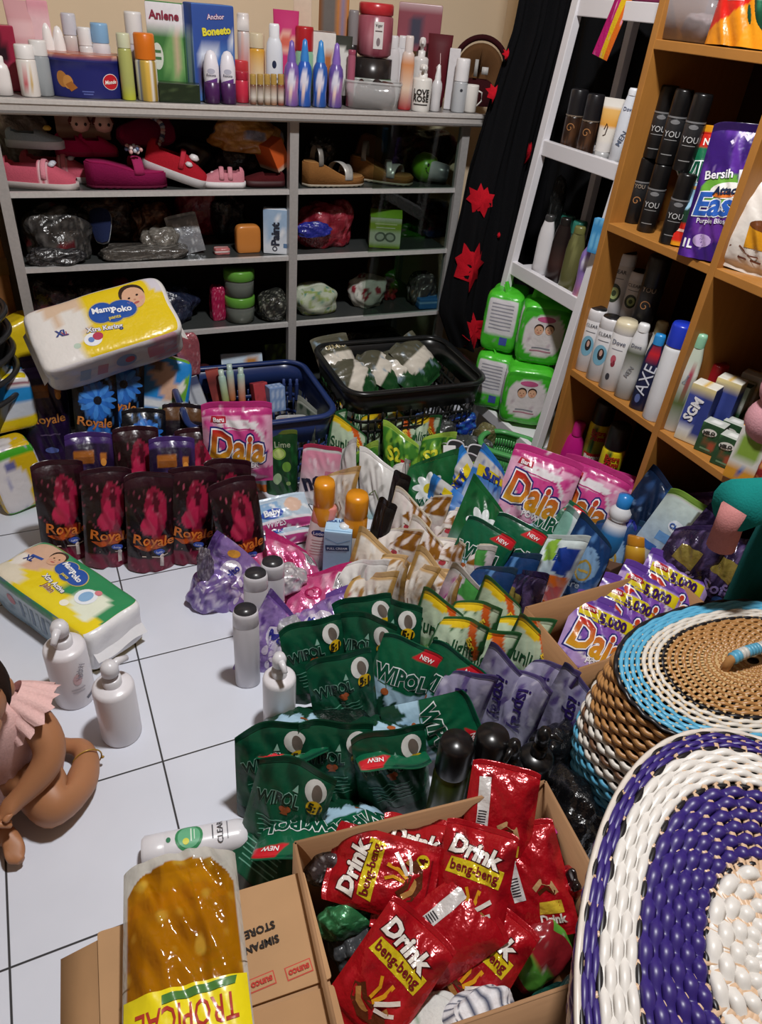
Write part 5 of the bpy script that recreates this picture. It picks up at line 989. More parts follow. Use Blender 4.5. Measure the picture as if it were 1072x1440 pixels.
def lying():
    a, b_ = at(200, 1200, z=.028), at(350, 1172, z=.028); L = np.linalg.norm(a-b_); yaw = math.degrees(math.atan2(b_[1]-a[1], b_[0]-a[0]))
    r = .029; h = L
    def mk():
        pr = [(r*.5, 0), (r*.9, .004), (r, .02), (r, h*.7), (r, h*.78), (r*.98, h*.79), (r*.98, h*.795), (r, h*.80), (r*.97, h*.97), (r*.8, h)]
        d = [('e', 0, h*.56, r*.9, h*.13, 0, '3a8a5a'), ('e', 0, h*.56, r*.72, h*.105, 0, '6ab48a', .0012), ('e', -r*.3, h*.59, r*.2, h*.03, 30, 'd8d84a', .0018), ('r', r*.1, h*.54, r*.9, h*.012, 0, 'dcf0e0', .0018), ('r', r*.1, h*.51, r*.7, h*.008, 0, 'dcf0e0', .0018), ('t', 'CLEAR', -r*.0, h*.27, r*1.5, 0, '4a4a50', {'b': .01}), ('r', r*.1, h*.34, r*1.0, h*.012, 0, '55555c'), ('r', r*.1, h*.20, r*1.3, h*.01, 0, '77777e'), ('e', 0, h*.75, r*.18, h*.022, 0, '3a7a5a')]
        return [('body', lat_part(pr, 'dcdbe0', d, 1, .95, 2.3), 'gloss', None, None)]
    # bottle lies with its cap to the left, label upward
    M = Matrix.Rotation(math.radians(yaw), 4, 'Z') @ Matrix.Rotation(math.radians(-90), 4, 'Y')
    M = M @ Matrix.Rotation(math.radians(90), 4, 'Z')
    spawn('lying', mk, 'shampoo_bottle', 'white shampoo bottle with a green oval lying flat on the tiles', 'bottle', (b_[0], b_[1], r*.955), M)
lying()
# ================================================================ cartons at the front
CB = 'a07a58'
def panel(m, a, b, c, d, th, col):            # flat board through four corners, thickness th along its normal
    P = np.array([a, b, c, d], float); n = np.cross(P[1]-P[0], P[3]-P[0]); n /= np.linalg.norm(n)
    m.add(np.r_[P-n*th/2, P+n*th/2], [(3, 2, 1, 0), (4, 5, 6, 7), (0, 1, 5, 4), (1, 2, 6, 5), (2, 3, 7, 6), (3, 0, 4, 7)], col)
def opencarton(w, d, h, th=.005, col=CB, inner='8a603c', flaps=()):
    out = []
    def P(name, *q):
        m = MB(); panel(m, *q); out.append((name, m, 'card', None, None))
    x, y = w/2, d/2
    P('wall_panel', (-x, -y, 0), (x, -y, 0), (x, -y, h), (-x, -y, h), th, col); P('wall_panel', (-x, y, 0), (x, y, 0), (x, y, h), (-x, y, h), th, col)
    P('wall_panel', (-x, -y, 0), (-x, y, 0), (-x, y, h), (-x, -y, h), th, col); P('wall_panel', (x, -y, 0), (x, y, 0), (x, y, h), (x, -y, h), th, col)
    P('bottom_panel', (-x, -y, th/2), (x, -y, th/2), (x, y, th/2), (-x, y, th/2), th, inner)
    for side, L, ang in flaps:
        a = math.radians(ang); c, s = math.cos(a)*L, math.sin(a)*L
        q = {'front': ((-x, -y, h), (x, -y, h), (x*.97, -y-c, h+s), (-x*.97, -y-c, h+s)), 'right': ((x, -y, h), (x, y, h), (x+c, y*.95, h+s), (x+c, -y*.95, h+s)),
             'left': ((-x, y, h), (-x, -y, h), (-x-c, -y*.95, h+s), (-x-c, y*.95, h+s)), 'back': ((x, y, h), (-x, y, h), (-x*.97, y+c, h+s), (x*.97, y+c, h+s))}[side]
        P('flap', *q, th*.8, col)
    return out
spawn('bbcarton', lambda: opencarton(.425, .285, .29, flaps=(('front', .11, -62),)), 'carton', 'open brown carton full of red drink-mix bags', 'box', (.395, .385, 0), RT(-7))
spawn('daiacarton', lambda: opencarton(.43, .20, .205, col='a47a54'), 'carton', 'open brown carton holding purple detergent bags', 'box', (1.115, .842, 0), RT(0))
def topcarton():
    w, d, h = .285, .36, .262
    def mk():
        m = rbox(MB(), w, d, h, [('f', 'a98460')], {}, 80, 0, 1, 10)
        fl1 = MB(); rbox(fl1, w+.004, .150, .004, [('f', 'ad8862')], {'top': [('t', 'SIMPAN DI TEMPAT', .028, -.010, .12, 184, '2a2522', {'b': .03}), ('t', 'STORE IN COOL', .034, .010, .105, 184, '2a2522', {'b': .03}),
            *[q for i, xx in enumerate((.005, .055, .105)) for q in (('r', xx, -.052, .036, .017, 4, 'b84a3c'), ('r', xx, -.052, .033, .014, 4, 'ad8862', .0009), ('t', 'sunco', xx, -.052, .028, 184, 'b03a30', {'b': .04}))]]}, 60, 0, 1, 8, off=(0, d/2-.076, h+.001))
        fl2 = MB(); rbox(fl2, w+.004, d-.158, .004, [('f', 'a8825c')], {}, 60, 0, 1, 8, off=(0, -.079, h+.001))
        fl3 = MB(); panel(fl3, (-w/2, -d/2, h), (-w/2, d/2-.01, h), (-w/2-.05, d/2-.015, h-.012), (-w/2-.05, -d/2, h-.012), .004, '9e7a56')
        return [('body', m, 'card', None, None), ('flap', fl1, 'card', None, 'far flap with black upside-down print and red stamps'), ('flap', fl2, 'card', None, None), ('flap', fl3, 'card', None, None)]
    spawn('topcarton', mk, 'carton', 'closed brown carton with upside-down black print under the oil pouch', 'box', (.045, .352, 0), RT(-5))
topcarton()
def oil():
    R = RT(171, 90); p = at(258, 1318, z=.315)
    art = [('f', 'c8860e'), ('n', 'a86c08', .1, 3, 3), ('n', 'e2b440', .35, 5, 5), ('p', [(0, 0), (1, 0), (1, .16), (.93, .10), (.8, .055), (.6, .04), (.4, .04), (.2, .06), (.07, .11), (0, .18)], 'e4e2da'), ('c', 0, .025, 'e4e2da'), ('c', .975, 1, 'e4e2da')]
    lab = [('r', 0, .24, .152, .14, 0, 'e6d41a', .0012), ('t', 'TROPICAL', 0, .203, .125, 0, 'b03a2c', {'b': .01, 'asp': 1.5}), ('p', [(-.065, .172), (.03, .176), (.03, .186), (-.062, .181)], '4a7a3a', .0024), ('t', '2x', .052, .235, .02, 0, 'c84030', {'b': .02}), ('e', -.04, .26, .02, .02, 0, 'c8342c', .0012), ('e', .035, .255, .03, .012, 20, '3a8ac0', .0012), ('p', [(-.01, .235), (.0, .262), (.02, .24)], '3a9a4a', .0012)]
    spawn('oil', lambda: pouch(.155, .31, .085, 'stand', art, seed=4, lab=lab, finish='oil', seal=.05, wr=1., nu=80, nv=110), 'oil_pouch', 'clear pouch of golden cooking oil lying on the closed carton', 'pouch', tuple(p-np.array((R @ Vector((0, -.02, .11)))[:])), R)
oil()
# ---------------------------------------------------------------- red drink-mix bags
def beng(front):
    art = [('f', 'a8101c'), ('n', '7c0a14', .2, 2.2, 8), ('n', 'c82430', .45, 2.5, 4)]
    if front:
        dec = [('t', 'Drink', -.002, .128, .078, -8, 'f2ece4', {'ol': '4a0a10', 'b': .045, 'b1': .09, 'sh': .15}), ('p', [(-.046, .092), (.042, .086), (.046, .112), (-.040, .114)], 'd8c020', .0007), ('t', 'beng-beng', -.0, .100, .078, -3, '7a1420', {'b': .02}),
               ('l', [(-.030, .052), (-.024, .036), (-.006, .027), (.014, .030), (.026, .042)], .014, '5a2a16'), ('l', [(-.028, .048), (-.018, .036), (0, .030), (.018, .036), (.026, .050)], .008, 'b98548', .0012), ('l', [(-.026, .056), (-.012, .044), (.006, .042)], .007, '5a2a16', .0012), ('l', [(.0, .045), (.01, .06), (.014, .078)], .006, 'e0a020', .001), ('l', [(.004, .045), (.022, .058), (.034, .068)], .006, 'eae2d8', .0012), ('l', [(-.006, .048), (-.002, .066), (-.008, .078)], .005, 'd89a1c', .0014), ('l', [(.008, .04), (.026, .044), (.036, .05)], .005, 'e8e0d8', .0016),
               ('e', .030, .026, .010, .010, 0, 'd8c020', .001), ('t', '4', .030, .026, .009, 0, '5a1014', {'b': .02, 'lift': .001}), ('r', .0, .012, .07, .003, 0, '7c0a14')]
    else:
        dec = [('r', -.030, .10, .020, .085, 4, 'dcd8d6'), *[('r', -.030, .066+.004*i, .014, .0018, 4, '3a3a40', .0012) for i in range(7)], ('l', [(.0, .07), (.014, .08), (.03, .075), (.036, .06)], .008, 'c8a070'), ('l', [(.006, .064), (.02, .07), (.034, .062)], .006, '5a2a16', .001), ('p', [(.0, .035), (.04, .032), (.04, .05), (.004, .052)], 'd8b838'), ('t', 'Drink', .02, .026, .04, -4, 'efe8e0', {'b': .04})]
    return pouch(.112, .168, .038, 'pillow', art, dec=dec, seed=31 if front else 33, wave=.035, cup=-.04, seal=.05, finish='foil', nu=24, nv=32)
BB = [(1, 537, 1226, .262, -4, 66, 77, 'turned on its side at the upper left'), (1, 664, 1243, .270, -6, 58, -18, 'upright in the middle, name fully readable'), (1, 548, 1372, .245, -4, 62, -42, 'lower left, name slanting down'),
      (0, 702, 1152, .275, 4, 46, -14, 'at the top with a white barcode strip'), (0, 748, 1238, .225, 6, 54, 12, 'at the right showing its barcode side'), (1, 594, 1256, .215, 0, 66, -118, 'upside down in between'),
      (1, 582, 1222, .248, 0, 76, -8, 'low one against the far wall, name out'), (1, 672, 1352, .215, 4, 62, -42, 'lower right, half covered'), (0, 622, 1316, .238, 0, 60, -62, 'back side up between the lower two'), (0, 630, 1215, .235, 4, 74, 10, 'plain one below the barcode bag')]
for f, px, py, z, tn, ln, rl, lb in BB:
    p = at(px, py, z=z); yw = facing(p)+tn; R = RT(yw, ln, rollfor(px, py, z, yw, ln, rl))
    spawn('beng%d' % f, lambda: beng(f), 'drink_mix_bag', 'red foil drink-mix bag in the carton, '+lb, 'bag', anchorc(px, py, R, (0, -.018, .084), z), R)
def odd(name, label, cat, px, py, z, w, d, h, c, fi='wrap', seed=1, n=2.6, wr=.14, yaw=0, lean=0, roll=0):
    R = RT(yaw, lean, roll); spawn(label, lambda: bundle(w, d, h, c, fi, n, wr, seed), name, label, cat, anchorc(px, py, R, (0, 0, h*.6), z), R)
odd('green_packet', 'green foil packet at the left wall of the drink-mix carton', 'packet', 490, 1288, .20, .09, .05, .06, [('f', '2c6a40'), ('n', '6ac08a', .2, 4, 3)], 'foil', 3, roll=20)
odd('clear_bag', 'clear crinkled bag below the green packet in the carton', 'bag', 508, 1318, .17, .10, .08, .06, [('f', '6a6e72'), ('n', 'a4a8ac', .2, 5, 3)], 'bagclear', 4)
odd('clear_bag', 'clear bag of dark sweets at the left end of the drink-mix carton', 'bag', 470, 1205, .22, .09, .07, .06, [('f', '3a3234'), ('n', '9a989a', .3, 6, 3)], 'wrap', 5)
odd('snack_bag', 'green and red snack bag at the right end of the drink-mix carton', 'bag', 752, 1335, .16, .12, .05, .08, [('f', '8a2028'), ('p', [(0, 0), (.5, 0), (.35, 1), (0, 1)], '5a9a3a'), ('n', 'd0c8c0', .5, 4, 5)], 'film', 6, roll=-25, lean=30)
odd('pink_box', 'small magenta carton with a white blot at the far right wall', 'box', 762, 1172, .235, .035, .03, .04, [('f', 'a8287c'), ('e', .5, .5, .25, .3, 'dcd0dc')], 'matte', 7, 20, 0, roll=10)
odd('blue_box', 'small blue carton under the magenta one', 'box', 765, 1196, .21, .035, .03, .03, [('f', '2a6ab0')], 'matte', 8, 20, 0)
odd('sauce_bottle', 'dark bottle with a red top in the right corner of the carton', 'bottle', 802, 1245, .20, .04, .05, .09, [('f', '1c1416'), ('b', .7, 1, '9a1c24'), ('n', 'a0a0a4', .45, 5, 3)], 'foil', 9)
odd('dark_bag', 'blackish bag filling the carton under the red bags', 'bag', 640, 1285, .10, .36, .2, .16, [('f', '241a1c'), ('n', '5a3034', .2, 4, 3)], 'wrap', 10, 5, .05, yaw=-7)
odd('striped_cloth', 'white and navy striped cloth heaped at the front of the carton', 'cloth', 676, 1436, .20, .12, .08, .09, [('f', 'd8d8dc')]+[('p', [(.06+.1*i, 0), (.10+.1*i, 0), (.13+.1*i, 1), (.09+.1*i, 1)], '3a4058') for i in range(9)], 'fabric', 11, 2.4, .1, roll=12)
odd('white_cloth', 'crumpled off-white cloth left of the striped one', 'cloth', 600, 1446, .19, .10, .08, .06, [('f', 'c8c8c4'), ('n', '8a9a8a', .4, 4, 3)], 'fabric', 12, 2.4, .16)
odd('teal_bag', 'dark teal bag at the bottom edge beside the purple basket', 'bag', 800, 1425, .14, .12, .08, .08, [('f', '0e3a38'), ('n', '2a7a70', .3, 4, 3)], 'wrap', 13)
# ================================================================ woven baskets
def weave_ring(mb, Pf, Nf, ns, phase, amp, r, col, flat=(1.5, .75), per=6):
    t = np.arange(ns*per)/(ns*per); P = Pf(t); N = Nf(t); P = P+N*(amp*np.cos(math.pi*(ns*t)+phase*math.pi))[:, None]
    mb.tube(P, r, col, 6, True, flat=flat, up=N)
def oval(a, b, e=2.2):
    def f(t):
        q = 2*math.pi*t; c, s = np.cos(q), np.sin(q); k = (np.abs(c)**e+np.abs(s)**e)**(-1/e); return np.c_[a*c*k, b*s*k]
    return f
def woven(a, b, zt, zones, wall, spoke_c, ns, tilt, dome=.0, sr=.0024, handle=None, backing='241c18'):
    out = []; up = lambda t: np.tile([0, 0, 1.], (len(t), 1)); ph = 0
    base = oval(a, b)
    back = MB(); R = base(np.linspace(0, 1, 65)[:-1])*.985
    back.add(np.r_[np.c_[R, np.full(64, zt-.007)], [[0, 0, zt-.007+dome]]], [(i, (i+1) % 64, 64) for i in range(64)], backing)
    for name, zs in zones:
        m = MB()
        for s, r, amp, col, nn in zs:
            Pf = lambda t, s=s: np.c_[base(t)*s, np.full(len(t), zt+dome*(1-s*s))]
            weave_ring(m, Pf, up, nn, ph, amp, r, col, flat=(1.0, .62)); ph += 1
        out.append((name, m, 'wicker', None, None))
    sp = MB()
    for i in range(ns):
        t = np.array([(i+.5)/ns]); d = base(t)[0]; ss = np.linspace(.12 if i % 2 else .05, .985, 14)
        sp.tube(np.c_[d[0]*ss, d[1]*ss, zt+dome*(1-ss**2)], sr, spoke_c, 6, flat=(1.2, .6))
    out.append(('spokes', sp, 'wicker', None, None)); out.append(('lining', back, 'matte', None, None))
    bw = MB(); rows = []
    for (z, k, r, amp, col) in wall:
        Pf = lambda t, z=z, k=k: np.c_[base(t)*k, np.full(len(t), z)]
        def Nf(t):
            q = base(t); n = np.c_[q[:, 0]/a**2, q[:, 1]/b**2]; n /= np.linalg.norm(n, axis=1)[:, None]; return np.c_[n, np.zeros(len(t))]
        weave_ring(bw, Pf, Nf, ns, ph, amp, r, col, flat=(1, .7)); ph += 1; rows.append((z, k))
    if wall:
        out.append(('wall', bw, 'wicker', None, None)); ln = MB(); n = 64; T = base(np.arange(n)/n); V = np.concatenate([np.c_[T*(k-.02), np.full(n, z)] for z, k in rows])
        ln.add(V, [(j*n+i, j*n+(i+1) % n, (j+1)*n+(i+1) % n, (j+1)*n+i) for j in range(len(rows)-1) for i in range(n)]+[tuple((len(rows)-1)*n+i for i in range(n))], backing); out.append(('wall_lining', ln, 'matte', None, None))
    return out
def basket1():
    a, b, zt = .275, .172, .355; G_, W_, B_, K_, BR = 'a97a48', 'd6d0c6', '5aa9cc', '1c1a1e', '6a4a34'
    z = lambda s, r, c, amp=.0017, nn=64: (s, r, amp, c, nn)
    lid = [('lid_weave', [z(s, .0046, G_) for s in np.linspace(.09, .62, 11)]+[z(.665, .0036, K_)]+[z(s, .0046, W_) for s in (.71, .755, .80)]+[z(s, .0046, B_) for s in (.845, .885, .925, .962)]+[z(.998, .0048, K_)])]
    cols = [G_]*7+[W_]*2+[BR, W_, W_]+[B_]*7+[K_]*3; wall = []
    for i, c in enumerate(cols):
        f = i/(len(cols)-1); wall.append((zt-.014-.0145*i, 1.0+.10*math.sin(min(f*1.5, 1)*1.57)-.12*max(0, f-.6), .0066, .0028, c))
    o = woven(a, b, zt, lid, wall, 'c9a878', 64, 0, .018)
    h = MB(); hp = [(-.07, 0, zt+.012), (-.066, 0, zt+.04), (-.04, 0, zt+.052), (.04, 0, zt+.052), (.066, 0, zt+.04), (.07, 0, zt+.012)]; h.tube(hp, .009, 'a97a48', 8); o.append(('handle', h, 'wicker', None, None))
    hw = MB()
    for i, xx in enumerate(np.linspace(-.06, .06, 18)): hw.tube([(xx-.0034, 0, zt+.0535-.01*abs(xx/.06)**4), (xx+.0034, 0, zt+.0535-.01*abs(xx/.06)**4)], .0115, 'c4c2bc' if i % 6 in (2, 3) else '5aa0be', 10, up=(0, 1, 0))
    o.append(('handle_wrap', hw, 'wicker', len(o)-1, 'pale blue and white wound strip'))
    return o
spawn('basket1', basket1, 'woven_basket', 'oval lidded woven basket in tan, white and sky blue', 'basket', (1.10, .53, 0), RT(-4))
def basket2():
    a, b, zt = .332, .202, .175; P_, W_, K_, BG = '33246e', 'd9d5cf', '161418', 'c9a98a'
    z = lambda s, r, c, amp, nn: (s, r, amp, c, nn)
    lid = [('centre_weave', [z(s, .0092, W_, .0038, 30) for s in (.06, .125, .19, .255, .315)]+[z(.352, .0035, K_, .001, 60)]),
           ('inner_band', [z(s, .0084, P_, .0037, 60) for s in (.395, .45, .505, .56, .615, .665)]+[z(.70, .0035, K_, .001, 60)]),
           ('middle_band', [z(s, .0064, W_, .0028, 60) for s in (.735, .77, .805, .84, .872)]+[z(.895, .004, K_, .0012, 60)]),
           ('outer_band', [z(s, .0044, P_, .002, 72) for s in (.915, .934, .952, .968)]+[z(.985, .003, K_, .001, 72), z(1.0, .0046, 'cfc6bc', .0008, 72)])]
    wall = [(zt-.012-.014*i, .985-.012*i, .0062, .0036, P_ if i < 4 or i > 8 else W_) for i in range(12)]
    return woven(a, b, zt, lid, wall, BG, 60, 0, .012, .004)
spawn('basket2', basket2, 'woven_basket', 'big oval woven basket with purple and white bands in the near corner', 'basket', (.598, .112, .325), RT(42.6))
spawn('support', lambda: carton(.36, .26, .30, [('f', '6a4a30')], fi='card', n=60), 'carton', 'dark carton under the big purple and white basket', 'box', (.80, .02, 0), RT(10))
# ================================================================ the small child sitting on the tiles
def skin_mesh(V, E, Rr, levels=2, root=0):
    me = bpy.data.meshes.new('s'); me.from_pydata([tuple(v) for v in V], E, []); ob = bpy.data.objects.new('s', me); COL.objects.link(ob)
    md = ob.modifiers.new('skin', 'SKIN'); md.use_smooth_shade = True; md.branch_smoothing = .6
    for i, r in enumerate(Rr):
        sv = me.skin_vertices[0].data[i]; sv.radius = (r, r) if not isinstance(r, tuple) else r; sv.use_root = (i == root)
    sb = ob.modifiers.new('sub', 'SUBSURF'); sb.levels = levels; sb.render_levels = levels
    dg = bpy.context.evaluated_depsgraph_get(); dg.update(); m2 = bpy.data.meshes.new_from_object(ob.evaluated_get(dg))
    v = np.array([q.co[:] for q in m2.vertices]); f = [tuple(p.vertices) for p in m2.polygons]
    bpy.data.objects.remove(ob); bpy.data.meshes.remove(me); bpy.data.meshes.remove(m2); return v, f
def sphere(mb, c, r, col, seg=20, rings=14, M=None):
    th = np.linspace(0, math.pi, rings+1); A = np.linspace(0, 2*math.pi, seg+1)
    P = np.stack([np.outer(np.sin(th), np.cos(A)), np.outer(np.sin(th), np.sin(A)), np.repeat(np.cos(th)[:, None], seg+1, 1)], -1).reshape(-1, 3)*np.array(r)
    if M is not None: P = P @ np.array(M).T
    mb.grid(P+np.array(c), col, seg, rings, True)
def baby():
    SK = 'a9744f'; o = np.array([-.22, .99, 0]); V = []; E = []; Rr = []
    def n(p, r, par=None):
        V.append(np.array(p)-o); Rr.append(r)
        if par is not None: E.append((par, len(V)-1))
        return len(V)-1
    pel = n((-.222, 1.035, .075), .062); sp = n((-.226, 1.03, .15), .066, pel); ch = n((-.226, 1.012, .222), .06, sp); nk = n((-.225, .985, .275), .032, ch); hb = n((-.226, .965, .315), .040, nk); hm = n((-.228, .945, .36), .062, hb); ht = n((-.228, .94, .405), .045, hm)
    def limb(chain, par):
        for p, r in chain: par = n(p, r, par)
        return par
    aL = limb([((-.172, 1.005, .245), .036), ((-.148, .99, .222), .035), ((-.126, .955, .182), .033), ((-.135, .93, .155), .030), ((-.168, .915, .128), .026), ((-.196, .905, .112), .020), ((-.214, .90, .104), .021)], ch)
    aR = limb([((-.282, 1.0, .245), .036), ((-.312, .97, .2), .034), ((-.315, .93, .16), .031), ((-.285, .905, .125), .025), ((-.262, .895, .110), .019), ((-.248, .892, .104), .020)], ch)
    for par, sx in ((aL, -1), (aR, 1)):
        b = V[par]+o
        for k in range(4):
            q = b+np.array([sx*.012, -.010+.0068*k-.004, -.006]); i = n(q, .0068, par); i = n(q+np.array([sx*.016, -.002, -.007]), .006, i); n(q+np.array([sx*.022, 0, -.018+.001*k]), .005, i)
        i = n(b+np.array([-sx*.004, -.018, .004]), .0075, par); n(b+np.array([sx*.008, -.026, -.002]), .006, i)
    def leg(hip, knee, shin, ankle, heel, ball, s):
        h = n(hip, .058, pel); m = n((np.array(hip)+np.array(knee))/2+np.array([0, 0, .006]), .056, h); k = n(knee, .046, m); c = n(shin, .036, k); a = n(ankle, .025, c); e = n(heel, .023, a); b = n(ball, (.022, .017), e)
        d = np.array(ball)-np.array(heel); d /= np.linalg.norm(d); w = np.cross(d, (0, 0, 1))
        for q in range(5): t = np.array(ball)+d*(.020-.003*abs(q-1))+w*(.016-.008*q); n(t, .0085 if q == (0 if s > 0 else 4) else .0065, b)
    leg((-.168, .985, .064), (-.142, .885, .058), (-.096, .945, .042), (-.078, 1.012, .034), (-.086, 1.046, .030), (-.125, 1.066, .026), 1)
    leg((-.278, .985, .064), (-.33, .885, .058), (-.28, .87, .045), (-.238, .905, .040), (-.226, .893, .034), (-.217, .856, .026), -1)
    v, f = skin_mesh(V, E, Rr, 2)
    body = MB(); body.add(v, f, SK)
    hc = np.array([-.228, .945, .362])-o
    sphere(body, hc+np.array([0, -.004, .0]), (.066, .072, .074), SK)                                    # skull and cheeks
    sphere(body, hc+np.array([0, -.045, -.035]), (.05, .032, .036), SK, 16, 10); sphere(body, hc+np.array([0, -.076, -.012]), (.009, .009, .009), 'a46c4a', 10, 8)
    for sx in (-1, 1): sphere(body, hc+np.array([sx*.066, .004, -.01]), (.009, .013, .02), SK, 12, 10)
    t = thing('person', 'small child in a pink frilled dress sitting on the tiles at the left edge', 'person', tuple(o))
    q = part('body', body, t, 'skin'); q['label'] = 'bare arms and legs, head bowed'
    hair = MB(); th = np.linspace(0, 1.0, 15); A = np.linspace(0, 2*math.pi, 41); P = []
    for tt in th:
        for a in A:
            lim = 1.95 if math.sin(a) > -.35 else 1.15; ph = tt*lim; P.append((.0715*math.sin(ph)*math.cos(a), .0775*math.sin(ph)*math.sin(a), .0795*math.cos(ph)+.0012*math.sin(17*a)*math.sin(ph)))
    hair.grid(np.array(P)+hc+np.array([0, 0, .002]), '231610', 40, 14, True); part('hair', hair, t, 'fabric')
    ey = MB(); mo = MB()
    for sx in (-1, 1): sphere(ey, hc+np.array([sx*.026, -.066, .002]), (.0085, .006, .006), '1c120e', 10, 8)
    sphere(mo, hc+np.array([0, -.074, -.038]), (.014, .006, .005), 'a8564e', 10, 8); part('eyes', ey, t, 'gloss'); part('mouth', mo, t, 'matte')
    dr = MB(); prof = [(.035, .10, .085), (.06, .108, .09), (.10, .092, .083), (.15, .086, .08), (.20, .082, .074), (.24, .078, .064), (.265, .068, .052), (.283, .045, .04)]; A = np.linspace(0, 2*math.pi, 49); P = []
    for i, (z, rx, ry) in enumerate(prof):
        fr = .010*max(0, 1-i/3); cy = 1.032-.05*max(0, (z-.12))/.17; P += [(-.225+(rx+fr*math.sin(14*a))*math.cos(a)-o[0], cy+(ry+fr*math.sin(14*a+1))*math.sin(a)-o[1], z+.004*math.sin(9*a)*(i < 2)) for a in A]
    dr.grid(np.array(P), [0], 48, len(prof)-1) if False else dr.grid(np.array(P), 'dcb4b0', 48, len(prof)-1)
    d = part('dress', dr, t, 'fabric')
    for sx, c, dirv in ((1, (-.168, 1.004, .25), (.55, -.22, -.62)), (-1, (-.284, 1.0, .25), (-.55, -.3, -.6))):
        fr = MB(); dv = np.array(dirv); dv /= np.linalg.norm(dv); u = np.cross(dv, (0, 1, 0)); u /= np.linalg.norm(u); w = np.cross(dv, u); P = []
        for k, (dd, r) in enumerate(((-.018, .036), (.0, .044), (.02, .051), (.04, .058))):
            for a in A: rr = r+.0045*k*math.sin(13*a)*.6; P.append(np.array(c)-o+dv*(dd+.004*math.sin(13*a+1)*(k > 1))+rr*(u*math.cos(a)+w*math.sin(a)))
        fr.grid(np.array(P), 'e0b8b4', 48, 3); part('sleeve_frill', fr, d, 'fabric')
    an = MB(); A = np.linspace(0, 2*math.pi, 24, endpoint=False); c = np.array([-.079, 1.006, .036])-o; an.tube(c+np.c_[.0275*np.cos(A), .004*np.cos(A), .0275*np.sin(A)], .0016, 'b08a3c', 6, True, up=(0, 1, 0)); an.lathe([(.0005, .004), (.004, 0), (.0005, -.004)], 'c09a4a', off=tuple(c+np.array([.028, .002, -.008])), seg=8)
    part('anklet', an, t, 'metal', label='thin gold anklet')
baby()
# ================================================================ things on the wooden cubes
def us(px, py, X, k): p = at(px, py, x=X); return (X, p[1], US[k]+.001)
WY = -82                                                     # fronts on these shelves turn to the left, towards the room
def ust(kind, name, label, cat, px, py, pyt, X, k, wpx, c, cap, dec=None, group=None, key=None, turn=0, dz=0, **kw):
    l = us(px, py, X, k); l = (l[0], l[1], l[2]+dz); return stand(kind, name, label, cat, l, pyt, wpx, c, cap, dec, group, key, yaw=-62+turn, **kw)
BRN = [('f', '1c1210'), ('n', '4a3020', .1, 7, 3), ('e', .56, .45, .05, .09, '8a5a2c'), ('e', .56, .45, .03, .05, '2a1810'), ('b', .9, 1, '15100f')]
# top shelf
l = us(975, 50, 1.47, 0); tray('food_box', 'clear plastic food container with a white lump inside on the highest shelf', 'container', l, .185, .12, .085, 'cfc8ca', yaw=-90)
spawn('lump', lambda: bundle(.09, .06, .05, [('f', 'd8d2d0'), ('n', 'c89a9a', .3, 5, 3)], 'film', 2.6, .12, 6), 'soap_bag', 'white and pink wrapped lump inside the clear food container', 'bag', (l[0], l[1]-.02, l[2]+.004), RT(-80))
spawn('pot', lambda: bundle(.1, .09, .09, [('f', '2a2c2e'), ('n', '5a5e62', .2, 5, 3)], 'gloss', 3, .05, 7), 'dark_pot', 'dark container behind the clear food box on the highest shelf', 'container', (l[0]+.13, l[1]-.05, l[2]), RT(0))
def stp(key, mk, name, label, cat, px, py, X, k, h, vq, yaw, lean=6, roll=0, group=None, front=-.03, z=None):
    z0 = US[k]+.001 if z is None else z; R = RT(yaw, lean, roll); q = (0, front, h*vq); o = np.array((R @ Vector(q))[:]); p = at(px, py, x=X+o[0])
    return spawn(key, mk, name, label, cat, (X, p[1]-o[1], z0), R, group)
stp('redor', lambda: pouch(.15, .25, .07, 'stand', [('f', 'd0241c'), ('p', [(0, 0), (1, 0), (1, .2), (.6, .34), (0, .1)], 'e08a18'), ('p', [(.55, 0), (.7, .38), (1, .3), (1, 0)], 'e8981c'), ('e', .6, .62, .26, .12, 'e8c81c'), ('e', .6, .62, .22, .09, '3a3a1c')], dec=[('t', '20', .012, .155, .05, 8, 'e8d020', {'ol': '1a1a10', 'b': .05}), ('r', -.03, .11, .05, .006, 0, 'e08a8a'), ('r', -.03, .095, .05, .006, 0, 'e08a8a'), ('r', -.03, .08, .04, .005, 0, 'e08a8a')], seed=5), 'noodle_pouch', 'red and orange pouch with a yellow number on the highest shelf', 'pouch', 1043, 30, 1.44, 0, .25, .25, -70)
stp('grn', lambda: pouch(.12, .2, .06, 'pillow', [('f', '144a34'), ('n', '2a6a50', .2, 3, 3), ('p', [(.3, .4), (.75, .4), (.75, .62), (.3, .62)], '8aa0a0'), ('b', .7, 1, '3a6a90')], seed=6), 'green_bag', 'dark green bag at the frame edge on the highest shelf', 'bag', 1072, 30, 1.45, 0, .2, .35, -70)
